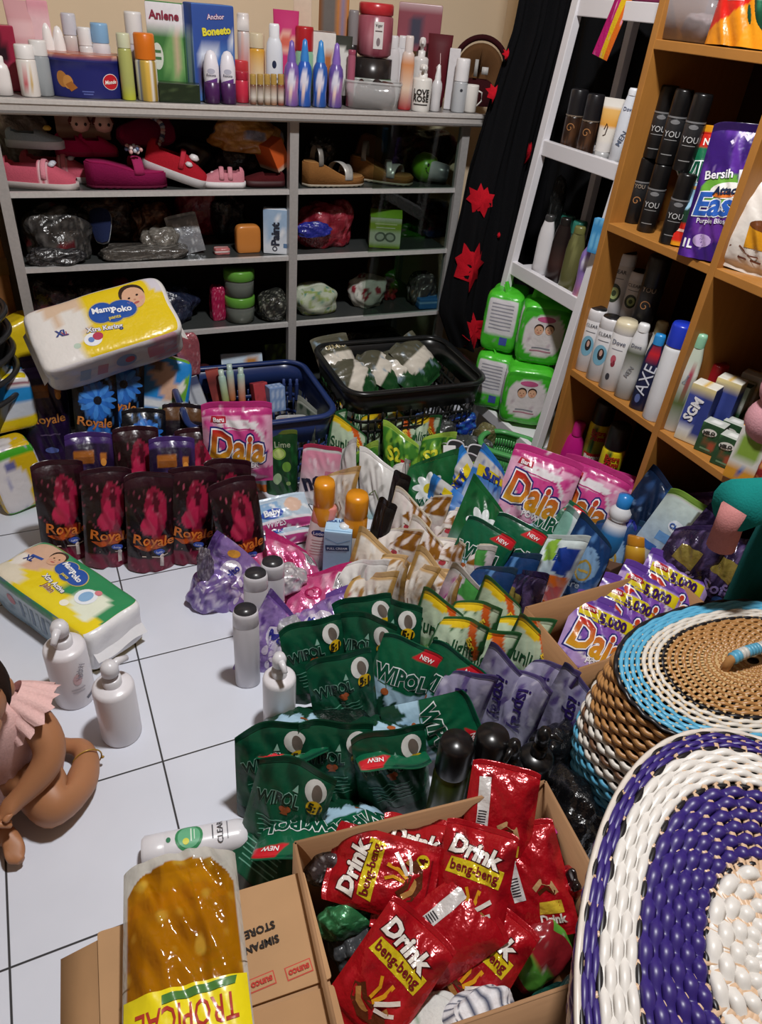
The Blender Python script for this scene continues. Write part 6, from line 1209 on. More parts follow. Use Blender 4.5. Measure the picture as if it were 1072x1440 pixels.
# second shelf: black cans in two layers, pouches
CN = [('f', '141314'), ('b', .88, 1, '2a2a2c')]
YOU = lambda r, h: [('t', 'YOU', 0, h*.42, r*1.7, 0, 'c8c8c8', {'b': 0}), ('r', 0, h*.34, r*1.4, .001, 0, 'b0b0b0'), ('r', 0, h*.14, r*1.2, .002, 0, '8a8a8a'), ('e', 0, h*.58, r*.5, h*.03, 0, '7a7a7c')]
SW = lambda r, h: [('l', [(r*.5*math.cos(a)*(1-a/9), h*.36+r*.5*math.sin(a)*(1-a/9)) for a in np.linspace(0, 7.5, 22)], .0022, 'a8764a'), ('t', 'YOU', 0, h*.58, r*1.2, 0, '9a8a7a')]
hc = None
for i, (px, py, X, lb) in enumerate(((888, 312, 1.475, 'left can of the lower layer, with a copper swirl'), (907, 326, 1.45, 'middle can of the lower layer'), (938, 345, 1.43, 'right can of the lower layer'))):
    l = us(px, py, X, 1); r = .0225; h = .158; spawn('can%d' % (i == 0), lambda: aero(r, h, CN, '121112', SW(r, h) if i == 0 else YOU(r, h), split=.66, band='8a8a8c'), 'spray_can', 'black spray can, '+lb, 'can', l, RT(-50), 'black spray cans'); 
for i, (px, py, X, lb) in enumerate(((911, 240, 1.475, 'left can of the upper layer'), (930, 246, 1.45, 'middle can of the upper layer'), (955, 252, 1.435, 'right can of the upper layer'))):
    p = at(px, py, x=X); spawn('can0', lambda: None, 'spray_can', 'black spray can on the second shelf, '+lb, 'can', (X, p[1], US[1]+.001+.159), RT(-50), 'black spray cans')
def wipolF(seed=3, h=.2, w=.14):
    art = [('f', '0f5a3c'), ('g', '1d7a54', '0f4a34', .4, 1), ('b', 0, .5, 'a9cbe0'), ('w', .44, .03, 1, 1, '0f5a3c'), ('p', [(0, .18), (.12, .32), (.2, .18), (.32, .34), (.42, .16), (.55, .3), (.7, .17), (.85, .33), (1, .18), (1, 0), (0, 0)], '123c2a'), ('p', [(.55, .84), (1, .84), (1, .98), (.7, .98)], 'c4202c'), ('p', [(0, .93), (.5, .93), (.6, 1), (0, 1)], '0d4030')]
    return pouch(w, h, .065, 'stand', art, dec=[('t', 'WIPOL', 0, h*.58, w*.86, 4, '0c4a34', {'ol': 'e8eeee', 'b': .045, 'b1': .085, 'asp': 1.3}), ('t', 'NEW', w*.27, h*.89, w*.22, -6, 'f0e8e8', {'b': .02}), ('e', -w*.18, h*.36, w*.07, h*.04, 0, 'a8582c', .001), ('l', [(-w*.32, h*.45), (-w*.2, h*.44), (-w*.16, h*.38)], .002, '3a6a3a')], seed=seed, curl=.03, wave=.03, cup=-.04, seal=.05)
stp('wipolshelf', lambda: pouch(.11, .26, .06, 'stand', [('f', '1a6a48'), ('b', .94, 1, 'd8901c'), ('p', [(0, .8), (1, .86), (1, .95), (0, .95)], 'c8281c'), ('b', .1, .56, '9ac4dc'), ('p', [(0, .28), (.1, .4), (.2, .3), (.3, .45), (.42, .3), (.55, .42), (.7, .28), (.85, .4), (1, .3), (1, .12), (0, .12)], '1c3a2a'), ('b', .0, .2, 'c8281c'), ('b', .0, .04, 'd8901c')], dec=[('t', 'WIPOL', .0, .165, .125, 6, '0c5038', {'ol': 'e8eeee', 'b': .04, 'b1': .08, 'asp': 1.4}), ('t', 'NEW', .0, .228, .045, 6, 'f0e8e0', {'b': .03}), ('r', 0, .13, .06, .007, 4, 'c89a5a'), ('r', 0, .035, .07, .006, 0, 'e8c0b0')], seed=8, wave=.02), 'cleaner_pouch', 'green, blue and red pine cleaner pouch on the second shelf beside the black cans', 'pouch', 980, 265, 1.45, 1, .26, .5, -62, 8, -2)
stp('attack', lambda: pouch(.135, .28, .07, 'stand', [('f', '35186a'), ('n', '5a2c96', .1, 3, 3), ('e', .5, .52, .42, .12, '6aa83c'), ('e', .5, .24, .4, .10, '5a2a86'), ('n', 'b49ac8', .55, 7, 6), ('b', .95, 1, '241048')], dec=[('t', 'Bersih', -.025, .178, .06, 10, 'f0eef4', {'b': .02, 'ol': '2a1050'}), ('t', 'Ke', .04, .18, .04, 10, 'f0eef4', {'b': .04, 'ol': '2a1050'}), ('e', .005, .148, .04, .017, 8, 'f0ede6', .001), ('t', 'Attack', .005, .149, .06, 8, '1c2a4a', {'b': .04, 'sh': .25, 'lift': .001}), ('e', .0, .139, .028, .006, 8, 'd8742c', .0016), ('t', 'Easy', -.0, .112, .11, 6, '2a5cb4', {'ol': 'e8ecf4', 'b': .03, 'b1': .07, 'sh': .2}), ('t', 'Purple Blossom', 0, .083, .09, 6, 'e8e0f0', {'ol': '2a1050'}), ('r', .04, .21, .03, .005, 6, 'c8b8dc'), ('e', -.02, .04, .022, .014, 0, 'b49ac8'), ('t', '1L', -.05, .03, .02, 0, 'f0f0f4', {'b': .04}), ('l', [(-.02, .24), (.0, .26), (.012, .25), (.02, .262)], .008, 'd8ccec')], seed=9, seal=.06), 'detergent_pouch', 'purple liquid detergent pouch leaning on the second shelf', 'pouch', 1018, 275, 1.43, 1, .28, .5, -58, 6, -3)
stp('coffee', lambda: pouch(.14, .2, .06, 'pillow', [('f', 'd9d2ca'), ('n', 'c4bab0', .3, 3, 3)], dec=[('p', [(-.02, .05), (.05, .055), (.06, .10), (-.03, .095)], 'c88a1c', .001), ('e', .015, .10, .046, .012, 4, '6a3a1c', .0014), ('l', [(-.05, .045), (-.02, .028), (.03, .028), (.07, .05)], .004, '6a3a28'), ('l', [(-.03, .05), (.0, .036), (.04, .04)], .003, '6a3a28'), ('l', [(.02, .12), (.05, .14), (.03, .16), (.0, .15), (.0, .13)], .012, '8a4a20')], seed=10), 'coffee_bag', 'white cloth-like bag printed with a yellow coffee cup', 'bag', 1074, 318, 1.44, 1, .2, .5, -60, 10, 6)
# third shelf: bottles
CLR = lambda r, h: [('t', 'CLEAR', 0, h*.74, r*1.3, 0, '3a3c44', {'b': .01}), ('e', 0, h*.42, r*.7, h*.16, 0, '7ab0c8'), ('e', r*.1, h*.44, r*.32, h*.09, 0, '2a2426', .0012), ('e', r*.1, h*.46, r*.15, h*.05, 0, 'c8a090', .0016), ('r', 0, h*.64, r*1.1, .002, 0, '6a6c74')]
CLA = lambda r, h: [('t', 'CLEAR', 0, h*.72, r*1.3, 0, '3a3c44', {'b': .01}), ('e', 0, h*.40, r*.6, h*.14, 0, '2e3c2a'), ('e', r*.05, h*.40, r*.4, h*.09, 0, 'a8b878', .0012), ('e', r*.05, h*.40, r*.2, h*.045, 0, '3a4a2a', .0016), ('r', 0, h*.62, r*1.1, .002, 0, '6a6c74')]
FL_ = lambda r, h: [('t', 'Dove', 0, h*.70, r*1.2, 0, '3a4460', {'b': .01}), ('e', -r*.1, h*.46, r*.25, h*.06, 0, 'c05a6a'), ('e', -r*.05, h*.40, r*.2, h*.05, 0, '8a2a3a'), ('r', 0, h*.6, r, .002, 0, '9a9aa8'), ('e', -r*.2, h*.2, r*.2, h*.05, 0, '3a3a40')]
W0 = 'd8d6d8'
ust('fliptop', 'shampoo_bottle', 'white shampoo bottle with a woman on its label, front left of the third shelf', 'bottle', 820, 520, 432, 1.435, 2, 26, [('f', W0)], '1f1e20', CLR, 'white shampoo bottles on the third shelf')
ust('fliptop', 'shampoo_bottle', 'white shampoo bottle with a woman on its label, second from the left', 'bottle', 838, 531, 444, 1.43, 2, 29, [('f', W0)], '1f1e20', CLR, 'white shampoo bottles on the third shelf')
ust('fliptop', 'shampoo_bottle', 'white shampoo bottle with a pink flower and a cream cap on the third shelf', 'bottle', 857, 543, 449, 1.43, 2, 31, [('f', 'dcdada'), ('b', .93, 1, 'd8cdb0')], 'cfc4a6', FL_)
ust('sham', 'body_wash_bottle', 'silvery white bottle with a dark green band, third shelf', 'bottle', 879, 548, 455, 1.43, 2, 26, [('g', '9a9a98', 'dcdcdc', 0, .5), ('b', .5, 1, 'e2e2e4'), ('b', .56, .68, '5a604c')], 'e4e4e4', lambda r, h: [('t', 'Dove', 0, h*.72, r*1.1, 0, '4a5068', {'b': .01}), ('t', 'MEN', 0, h*.38, r*1.3, 70, '8a8c90')], split=.93)
ust('sham', 'body_wash_bottle', 'dark navy bottle with a blue cap and red panel, third shelf', 'bottle', 901, 560, 470, 1.425, 2, 25, [('f', '1c2244'), ('p', [(.4, .78), (.62, .78), (.62, .95), (.4, .95)], 'c0202c')], '2a86c8', lambda r, h: [('t', 'AXE', 0, h*.42, h*.4, 82, 'd8dce8', {'b': .0}), ('e', -r*.2, h*.16, r*.3, h*.06, 0, '5a6aa0')], split=.9)
ust('sham', 'shampoo_bottle', 'white bottle with a cream cap behind the navy one on the third shelf', 'bottle', 905, 540, 452, 1.52, 2, 28, 'd6d2c8', 'd2c69a', split=.85)
ust('aero', 'spray_can', 'tall plain white spray can with a royal blue cap, third shelf', 'can', 923, 573, 455, 1.43, 2, 31, 'dcdee2', '2038b8', split=.80)
ust('sham', 'shampoo_bottle', 'white and pale green bottle against the upright panel of the third shelf', 'bottle', 948, 585, 470, 1.43, 2, 24, [('f', 'd9dbd6'), ('e', .56, .7, .05, .04, 'b04a60'), ('p', [(.42, .2), (.62, .2), (.62, .4), (.42, .4)], '5a6a3c'), ('b', .8, 1, 'c8d4c4')], '8ac0a0', lambda r, h: [('t', 'Dove', 0, h*.56, r*1.1, 78, '7a8aa0')], split=.9)
h1 = .165
for px, py, pyt, X, lb in ((857, 445, 352, 1.50, 'big white shampoo bottle with a green fruit label standing behind and above, left one'), (882, 448, 380, 1.53, 'white shampoo bottle with a green fruit label standing behind and above, right one')):
    p = at(px, py, x=X); z = p[2]
    stand('fliptop', 'shampoo_bottle', lb, 'bottle', (X, p[1], z), pyt, 32 if px < 870 else 28, [('f', W0)], '1f1e20', CLA, 'white shampoo bottles stacked at the back', yaw=-58)
spawn('riser', lambda: carton(.22, .10, .16, [('f', '3a2a20')], fi='card'), 'carton', 'dark carton carrying the back row of bottles on the third shelf', 'box', (1.585, 1.44, US[2]+.001), RT(-90))
p = at(900, 462, x=1.49); stand('aero', 'spray_can', 'black can with a copper swirl at the back of the third shelf', 'can', (1.49, p[1]-.0, p[2]), 360, 32, CN, '121112', SW, yaw=-58, split=.62)
spawn('riser2', lambda: carton(.08, .07, max(.02, p[2]-US[2]-.003), [('f', '2a201c')], fi='card'), 'carton', 'small dark carton under the copper-swirl can', 'box', (1.49, p[1], US[2]+.001), RT(-80))
spawn('darkbx', lambda: carton(.14, .12, .2, [('f', '33221a'), ('n', '4a3224', .2, 3, 3)], fi='card'), 'carton', 'dark brown carton at the back right of the third shelf', 'box', (1.66, 1.26, US[2]+.001), RT(-90))
ust('tube', 'small_bottle', 'small green and white bottle peeking out behind the front shampoo bottles', 'bottle', 886, 520, 420, 1.50, 2, 20, [('f', 'd0d6cc'), ('b', .4, .8, '5a8a5a')], 'dfe4dc')
# third shelf, right cube
def bx(key, name, label, px, py, pyt, X, k, wpx, dep, paints, dec=None, turn=0, dz=0, roll=0):
    l = us(px, py, X, k); return sbox(name, label, 'box', (l[0], l[1], l[2]+dz), pyt, wpx, dep, paints, dec, turn, key=key, yaw=-68, roll=roll)
ust('aero', 'sauce_bottle', 'dark sauce bottle with a bright red cap behind the cartons', 'bottle', 985, 590, 512, 1.53, 2, 24, [('f', '1a0c0a')], 'a82028', split=.72)
SU = [('f', 'd8dadc'), ('p', [(.0, .3), (.5, .25), (.5, .85), (.0, .8)], '3a4a9a'), ('c', .62, 1, '2c3c86'), ('b', .88, 1, 'd8c890'), ('b', 0, .14, 'cfc8b0')]
bx('suscarton', 'milk_carton', 'white and royal blue carton at the left of the right-hand cube', 968, 617, 540, 1.44, 2, 34, .045, {'all': SU, 'right': [('f', '2c3c86')], 'top': [('f', 'd8d4c8'), ('c', .4, .6, 'd0a848')]}, lambda w, h: {'front': [('t', 'SGM', -w*.12, h*.08, h*.4, 78, 'f0f0f4', {'b': .04})]})
bx('suscarton2', 'milk_carton', 'second white and royal blue carton, just behind the first', 1000, 612, 532, 1.50, 2, 34, .045, {'all': SU, 'top': [('f', 'd8d4c8'), ('c', .4, .6, 'd0a848')]})
MI = {'all': [('f', '24482a'), ('n', '3a6a3a', .3, 4, 3), ('e', .4, .36, .14, .16, '6a4a2a'), ('e', .7, .3, .2, .16, 'a04a30')], 'top': [('f', 'b8bcb4'), ('e', .5, .5, .2, .3, 'e0e0dc')]}
MD = lambda w, h: {'front': [('e', -w*.05, h*.2, w*.34, h*.13, 10, 'e6e2da', .001), ('t', 'MILO', -w*.05, h*.2, w*.52, 10, '2a2420', {'b': .07, 'lift': .001}), ('r', 0, -h*.36, w*.5, h*.06, 0, '6a8a6a')]}
for i, (px, py, pyt, X, lb) in enumerate(((990, 642, 594, 1.445, 'left of the two in front'), (1014, 658, 610, 1.435, 'right of the two in front'), (1022, 628, 588, 1.50, 'behind the two in front'))):
    bx('milo', 'drink_carton', 'small dark green drink carton, %s' % lb, px, py, pyt, X, 2, 30, .04, MI, MD)
bx('milotop', 'drink_carton', 'dark green and white carton stacked further back by the plush toy', 1018, 600, 536, 1.55, 2, 34, .05, {'all': [('f', '2a5030'), ('b', .5, .66, 'd8dcd4'), ('b', .8, 1, 'a8b8a0')]})
for i, (px, py, pyt, X, c) in enumerate(((1012, 575, 528, 1.60, 'dcdad6'), (1040, 580, 525, 1.61, 'd4d8d8'))):
    bx('wbx%d' % i, 'milk_carton', 'white carton at the back of the right-hand cube, %s' % ('left one', 'right one')[i], px, py, pyt, X, 2, 28, .04, {'all': [('f', c), ('b', .7, .9, 'c8b070')]})
bx('greencarton', 'snack_carton', 'tall white carton with lime green panels and an orange base', 1040, 672, 600, 1.425, 2, 40, .05, {'all': [('f', 'dedcd6'), ('b', 0, .2, 'd8982c'), ('p', [(.1, .42), (.85, .42), (.85, .9), (.1, .9)], '86a83c'), ('p', [(.1, .55), (.85, .55), (.85, .57), (.1, .57)], 'dce4c0'), ('p', [(.1, .72), (.85, .72), (.85, .74), (.1, .74)], 'dce4c0'), ('e', .45, .26, .14, .08, '2a5ab0')]})
stp('redfood', lambda: pouch(.11, .15, .05, 'pillow', [('f', '9a2a2c'), ('n', 'd89a5a', .1, 6, 3), ('n', 'b84a4a', .2, 7, 5), ('e', .3, .1, .25, .08, 'dfe4ec')], seed=11, finish='film'), 'snack_bag', 'red snack bag with a picture of fruit at the frame edge', 'bag', 1070, 650, 1.43, 2, .15, .5, -66, 8)
def plush():
    l = us(1056, 640, 1.46, 2); PK = 'cf97a0'; m = MB(); z0 = .06
    sphere(m, (0, 0, .055), (.06, .055, .058), PK); h = MB(); sphere(h, (0, -.01, .135), (.058, .054, .052), PK)
    sn = MB(); sphere(sn, (-.005, -.068, .135), (.024, .026, .02), 'd8c4a8', 14, 10); er = MB()
    for sx in (-1, 1): sphere(er, (sx*.048, -.005, .175), (.02, .01, .022), 'dcd4d2', 12, 8)
    cp = MB(); sphere(cp, (.015, .0, .19), (.036, .03, .022), '9ab0a4', 14, 8); ey = MB()
    for sx in (-1, 1): sphere(ey, (sx*.024, -.057, .15), (.005, .004, .006), '1c1414', 8, 6)
    lg = []
    t = thing('plush_toy', 'pale pink plush toy with a cream snout and mint bonnet on the cartons', 'toy', (l[0]-.02, l[1]-.03, US[2]+.10), RT(-40))
    part('body', m, t, 'fabric'); hd = part('head', h, t, 'fabric'); part('snout', sn, hd, 'fabric'); part('ear', er, hd, 'fabric'); part('bonnet', cp, hd, 'fabric', label='mint green bonnet'); part('eye', ey, hd, 'gloss')
plush()
spawn('plushbase', lambda: carton(.12, .10, .095, [('f', '6a6a60')]), 'carton', 'grey carton under the pink plush toy', 'box', (1.52, us(1056, 640, 1.46, 2)[1]-.03, US[2]+.001), RT(-70))
# lowest cubes
stp('magbot', lambda: [('body', lat_part([(.03, 0), (.036, .01), (.036, .12), (.028, .17), (.016, .19)], 'b8187a', (), 1, .6), 'gloss', None, None), ('cap', lat_part([(.017, .185), (.018, .19), (.018, .225), (.015, .23), (.0005, .23)], 'c0207e'), 'gloss', None, None)], 'cleaner_bottle', 'magenta bottle on the lowest cube beside the green insecticide cans', 'bottle', 806, 615, 1.46, 3, .23, .6, -60)
BAY = lambda: aero(.033, .28, [('f', '2c6a2c'), ('b', .66, 1, 'd8c41c'), ('n', '1f4a24', .5, 3, 3)], '141414', [('t', 'Extra', 0, .185, .045, 0, 'b02020', {'b': .04}), ('t', '75ml', 0, .165, .045, 0, 'b02020', {'b': .05}), ('p', [(-.034, .108), (.034, .112), (.03, .086), (.0, .074), (-.03, .084)], 'b8241c', .001), ('t', 'Baygon', 0, .096, .056, 4, 'f4f0ea', {'b': .05, 'lift': .001})], split=.76)
stp('bay', BAY, 'insecticide_can', 'green and yellow insecticide can with a black cap, left one', 'can', 846, 598, 1.52, 3, .28, .6, -42, 0, 0, 'insecticide cans', z=.106)
stp('bay', BAY, 'insecticide_can', 'green and yellow insecticide can with a black cap, right and nearer one', 'can', 872, 612, 1.46, 3, .28, .6, -42, 0, 0, 'insecticide cans', z=.106)
spawn('bayriser', lambda: carton(.16, .20, .038, [('f', '3a2c22')], fi='card'), 'carton', 'low dark carton under the insecticide cans', 'box', (1.49, 1.40, US[3]+.001), RT(0))
stp('bluecap', lambda: [('body', lat_part([(.03, 0), (.036, .01), (.036, .07), (.03, .10), (.022, .11), (.03, .12), (.03, .14), (.016, .155)], [('f', 'dcdee2'), ('b', 0, .5, '2f7ab8')]), 'gloss', None, None), ('cap', lat_part([(.019, .15), (.02, .155), (.02, .185), (.0005, .19)], '2a80c8'), 'gloss', None, None)], 'cleaner_bottle', 'white and blue bottle with a bright blue cap in front of the lowest cube', 'bottle', 882, 695, 1.34, 3, .19, .55, -50, z=.10)
spawn('bluecapbase', lambda: carton(.1, .1, .098, [('f', '5a4030')], fi='card'), 'carton', 'small carton under the blue-capped bottle', 'box', (1.34, at(882, 695, x=1.33)[1], 0), RT(-80))
spawn('greybowl', lambda: bundle(.1, .1, .12, [('f', '3a2c26'), ('n', '6a5a50', .3, 4, 3)], 'gloss', 2.8, .08, 12), 'dark_bag', 'dark bag at the back of the lowest cube', 'bag', (1.62, 1.33, US[3]+.001), RT(0))
spawn('blackcloth', lambda: bundle(.26, .2, .16, [('f', '0f1414'), ('n', '14302e', .2, 3, 3)], 'fabric', 2.6, .1, 13), 'dark_cloth', 'dark teal cloth at the back of the right lowest cube', 'cloth', (1.6, .99, US[3]+.001), RT(0))
# ================================================================ ladder shelf contents
def lst(kind, name, label, px, py, pyt, k, wpx, c, cap, dec=None, group=None, key=None, dx=.045, cat='bottle', **kw):
    X = lx(LS[k])+dx; p = at(px, py, x=X); return stand(kind, name, label, cat, (X, p[1], LS[k]+.0015), pyt, wpx, c, cap, dec, group, key, yaw=-55, **kw)
BC = [('f', '2a1a12'), ('n', '5a3a24', .1, 6, 3)]
lst('aero', 'spray_can', 'brown can with a black cap on the ladder shelf, left one', 800, 204, 125, 1, 25, BC, '1d1c1f', SW, 'brown spray cans', cat='can', split=.58, band='8a7a6a')
lst('aero', 'spray_can', 'brown can with a black cap on the ladder shelf, right one', 822, 212, 132, 1, 25, BC, '1d1c1f', SW, 'brown spray cans', cat='can', split=.58, band='8a7a6a', dx=.04)
TB = [('f', 'dcd6cc'), ('g', 'd8983c', 'e4b468', .45, .8), ('b', .8, 1, 'e8e4dc'), ('b', 0, .2, 'd4d0cc')]
lst('tube', 'cream_tube', 'white and orange tube on the ladder shelf, front one', 846, 218, 138, 1, 22, TB, 'a8a8a8', lambda r, h: [('l', [(-r*.3, h*.5), (-r*.1, h*.6), (r*.1, h*.55), (0, h*.42), (-r*.3, h*.4)], .003, '3a2418')], 'orange and white tubes', cat='tube', dx=.03)
lst('tube', 'cream_tube', 'white and orange tube on the ladder shelf, half hidden one', 862, 222, 141, 1, 20, TB, 'a8a8a8', None, 'orange and white tubes', cat='tube', dx=.06)
lst('sham', 'body_wash_bottle', 'pale bottle with a dark green label at the right of the ladder shelf', 868, 226, 124, 1, 25, [('g', 'a8a8a8', 'd8dce4', 0, .4), ('b', .5, .62, '6a6a48'), ('b', .62, 1, 'd6dae2')], 'dfe2e8', lambda r, h: [('t', 'Dove', 0, h*.74, r*1.1, 0, '3a4468'), ('t', 'MEN', 0, h*.36, r*1.5, 70, '5a6478')], dx=.025, split=.94)
spawn('bkpurse', lambda: bundle(.11, .05, .10, [('f', '17171a')], 'gloss', 3, .06, 15), 'black_bag', 'black bag behind the tubes on the ladder shelf', 'bag', (lx(1.0)+.15, 1.72, LS[1]+.0015), RT(-60))
spawn('redbit', lambda: bundle(.05, .05, .05, [('f', '7a1428')], 'fabric', 2.6, .1, 16), 'red_cloth', 'crumpled crimson cloth behind the brown cans', 'cloth', (lx(1.0)+.10, 1.93, LS[1]+.0015), RT(0))
lst('sham', 'shampoo_bottle', 'slim white bottle with a dark cap on the lower ladder shelf', 757, 388, 302, 2, 22, 'd8d6d8', '3a3a3a', dx=.035, split=.93)
lst('sham', 'shampoo_bottle', 'black brown bottle on the lower ladder shelf', 777, 398, 306, 2, 25, [('f', '1c1414'), ('b', .1, .4, '3a2420')], '161414', dx=.035, split=.92)
lst('sham', 'shampoo_bottle', 'olive green bottle with a flower on the lower ladder shelf', 797, 404, 318, 2, 26, [('f', '5a5a34'), ('n', '7a7a4c', .3, 3, 3), ('e', .56, .25, .05, .08, 'c87a80')], '6a6a3a', dx=.03, split=.92)
lst('mist', 'scent_bottle', 'purple bottle with a heart badge on the lower ladder shelf', 818, 412, 312, 2, 27, [('f', '8a72b8'), ('g', 'c87a9a', '8a72b8', 0, .5), ('e', .5, .75, .1, .1, 'e0dcec'), ('n', 'd8b05a', .5, 5, 3)], '7a5ab0', dx=.025)
for i, px in enumerate((768, 782, 800)):
    lst('aero', 'deodorant_can', 'teal-capped can behind the bottles on the lower ladder shelf, %s' % ('left', 'middle', 'right')[i], px, 385, 298, 2, 20, '2a4a44', '2f7a6a', None, 'teal-capped cans', key='tealcan', dx=.12, cat='can', split=.8)
spawn('bluegrid', lambda: carton(.035, .02, .09, [('f', '3a8ac0')]+[('p', [(.1+.45*i, .05+.2*j), (.45+.45*i, .05+.2*j), (.45+.45*i, .2+.2*j), (.1+.45*i, .2+.2*j)], '6ab0d8') for i in range(2) for j in range(5)]), 'sachet_strip', 'blue strip of sachets clipped to the right leg of the ladder shelf', 'sachet strip', (lx(.82)-.03, at(846, 320, x=1.43)[1], .80), RT(-70))
spawn('hangbag', lambda: bundle(.05, .03, .18, [('f', '2a2c2c'), ('n', '6a6e6e', .3, 5, 3)], 'bagclear', 3, .1, 17), 'clear_bag', 'clear bag hanging inside the left leg of the ladder shelf', 'bag', (lx(.8)+.08, 1.945, .74), RT(-60))
p = at(851, 25, x=1.47); spawn('scarf', lambda: pouch(.05, .17, .012, 'pillow', [('f', 'b81e6c'), ('c', .5, .75, 'd8b020'), ('c', .75, 1, 'd86a20'), ('n', 'e0a0c0', .5, 4, 3)], seed=18, finish='fabric', wave=.05, seal=.02), 'scarf', 'pink and yellow scarf end hanging from the top of the ladder shelf', 'scarf', (lx(1.36)-.02, p[1], 1.245), RT(-70, 0, 14))
l = at(900, 3, x=1.50); spawn('topbox', lambda: carton(.12, .08, .05, [('f', '7a1c4a')]), 'box', 'magenta box on the top board of the ladder shelf', 'box', (lx(1.36)+.06, l[1]+.01, LS[0]+.0125), RT(-90))
# green diaper packs, two by two on the lowest ladder shelf
def gpack():
    ops = {'front': [('f', '3fae2a'), ('e', .5, .5, .42, .36, 'd9d2d4'), ('n', 'b8a8b0', .45, 6, 3), ('b', .9, 1, '2f9420')], 'left': [('f', '46b82e'), ('p', [(.12, .3), (.9, .3), (.9, .95), (.12, .95)], 'd6d4d8'), ('n', '9a9aa4', .62, 9, 3)], 'right': [('f', '46b82e'), ('p', [(.1, .3), (.9, .3), (.9, .9), (.1, .9)], 'd0d0d0'), ('n', '8a9a8a', .5, 7, 4)], 'all': [('f', '4cc030')]}
    b = rbox(MB(), .165, .13, .205, ops, {'front': [*baby_face(-.018, .02, .034), *baby_face(.016, .024, .032), ('r', 0, -.05, .07, .005, 0, 'b07a8a'), ('r', 0, -.04, .06, .005, 0, '8a8a94'), ('e', 0, .058, .03, .01, 0, 'c05a88')], 'left': [*[('r', 0, .07-.012*i, .075, .004, 0, '9a9aa6') for i in range(8)], ('r', .02, -.055, .026, .03, 0, '4a5ab0')]}, 6, .02, 5, 22, wsc=1.6)
    top = MB(); X, Z = np.meshgrid(np.linspace(-.06, .06, 15), np.linspace(0, .03, 4)); x = X.ravel(); z = Z.ravel(); top.grid(np.c_[x*(1-z*4), .004*np.sin(x*160)+z*.5, .198+z], '55cc38', 14, 3)
    return [('body', b, 'film', None, None), ('folded_top', top, 'film', None, None)]
for i, (px, py, z0, yaw, lb) in enumerate(((688, 540, .164, 44, 'lower left'), (740, 562, .164, -34, 'lower right'), (703, 457, .370, 44, 'upper left'), (764, 474, .370, -34, 'upper right'))):
    R = RT(yaw, 0, 0); spawn('gpack', gpack, 'diaper_pack', 'bright green diaper pack with two babies on the ladder shelf, %s of four' % lb, 'diaper pack', anchor(px, py, R, (-.0825, 0, .1025) if yaw > 0 else (0, -.065, .1025), z0), R, 'green diaper packs')
# ================================================================ black dress with red leaves
def dress():
    t = thing('hanging_dress', 'long black dress with red maple leaves hanging between cabinet and ladder shelf', 'dress', (1.55, 2.2, 0)); o = np.array([1.55, 2.2, 0])
    cp = [(640, 490), (622, 440), (640, 340), (660, 240), (690, 140), (725, 40), (745, -60), (760, -160)]
    edge = np.array([at(*q, y=2.2) for q in cp]); zz = np.array([e[2] for e in edge]); xx = np.array([e[0] for e in edge]); od = np.argsort(zz); zz, xx = zz[od], xx[od]
    nu, nv = 60, 50; z = np.linspace(zz[0], 1.95, nv+1)
    def S(u, z, off=0):
        x0 = np.interp(z, zz, xx); x1 = 1.70+0*z; x = x0+(x1-x0)*u; f = .018*np.sin(u*23+.8*np.sin(z*4))+.01*np.sin(u*51+z*6); y = 2.2+f*(1.2-.4*(z-.3))-.05*np.sin(u*3.14)+.05*u-off
        return np.stack([x, y, z], -1)-o
    U, Z = np.meshgrid(np.linspace(0, 1, nu+1), z); m = MB(); a = S(U.ravel(), Z.ravel()); b = S(U.ravel(), Z.ravel(), -.012)
    m.grid(a, '0d0d10', nu, nv); m.grid(b, '0d0d10', nu, nv, True); part('cloth', m, t, 'fabric')
    leaf = [(0, 1), (.24, .55), (.5, .72), (.56, .36), (.92, .3), (.72, 0), (.86, -.42), (.45, -.42), (.22, -1), (-.12, -.55), (-.62, -.62), (-.6, -.14), (-.9, .1), (-.6, .36), (-.66, .76), (-.26, .58)]
    for px, py, s, rot in ((678, 283, .055, 10), (664, 376, .088, -12), (668, 470, .078, 8), (744, 216, .04, 30), (697, 133, .028, -20), (716, 78, .018, 0), (700, 330, .012, 0)):
        p = at(px, py, y=2.17); c, q = math.cos(math.radians(rot)), math.sin(math.radians(rot)); P = np.array([(s*.7*(x*c-y*q), s*(x*q+y*c)) for x, y in leaf])
        x0 = np.interp(p[2]+P[:, 1], zz, xx); u = (p[0]+P[:, 0]-x0)/(1.70-x0); lm = MB(); n = len(P)
        cc = np.array([[(p[0]-np.interp(p[2], zz, xx))/(1.70-np.interp(p[2], zz, xx))]])
        Q = np.r_[S(cc[0], np.array([p[2]]), .012), S((u+cc[0])/2, p[2]+P[:, 1]/2, .010), S(u, p[2]+P[:, 1], .005)]
        lm.add(Q, [(0, 1+i, 1+(i+1) % n) for i in range(n)]+[(1+i, 1+n+i, 1+n+(i+1) % n, 1+(i+1) % n) for i in range(n)], 'c01626'); part('leaf_print', lm, t, 'fabric', label='red maple leaf')
    hk = MB(); hk.tube([(.02, 0, 1.94), (.05, .02, 2.02), (.08, .06, 2.06), (.10, .3, 2.07), (.10, .555, 2.07)], .004, '8a8a8a', 6); part('hook', hk, t, 'metal')
dress()

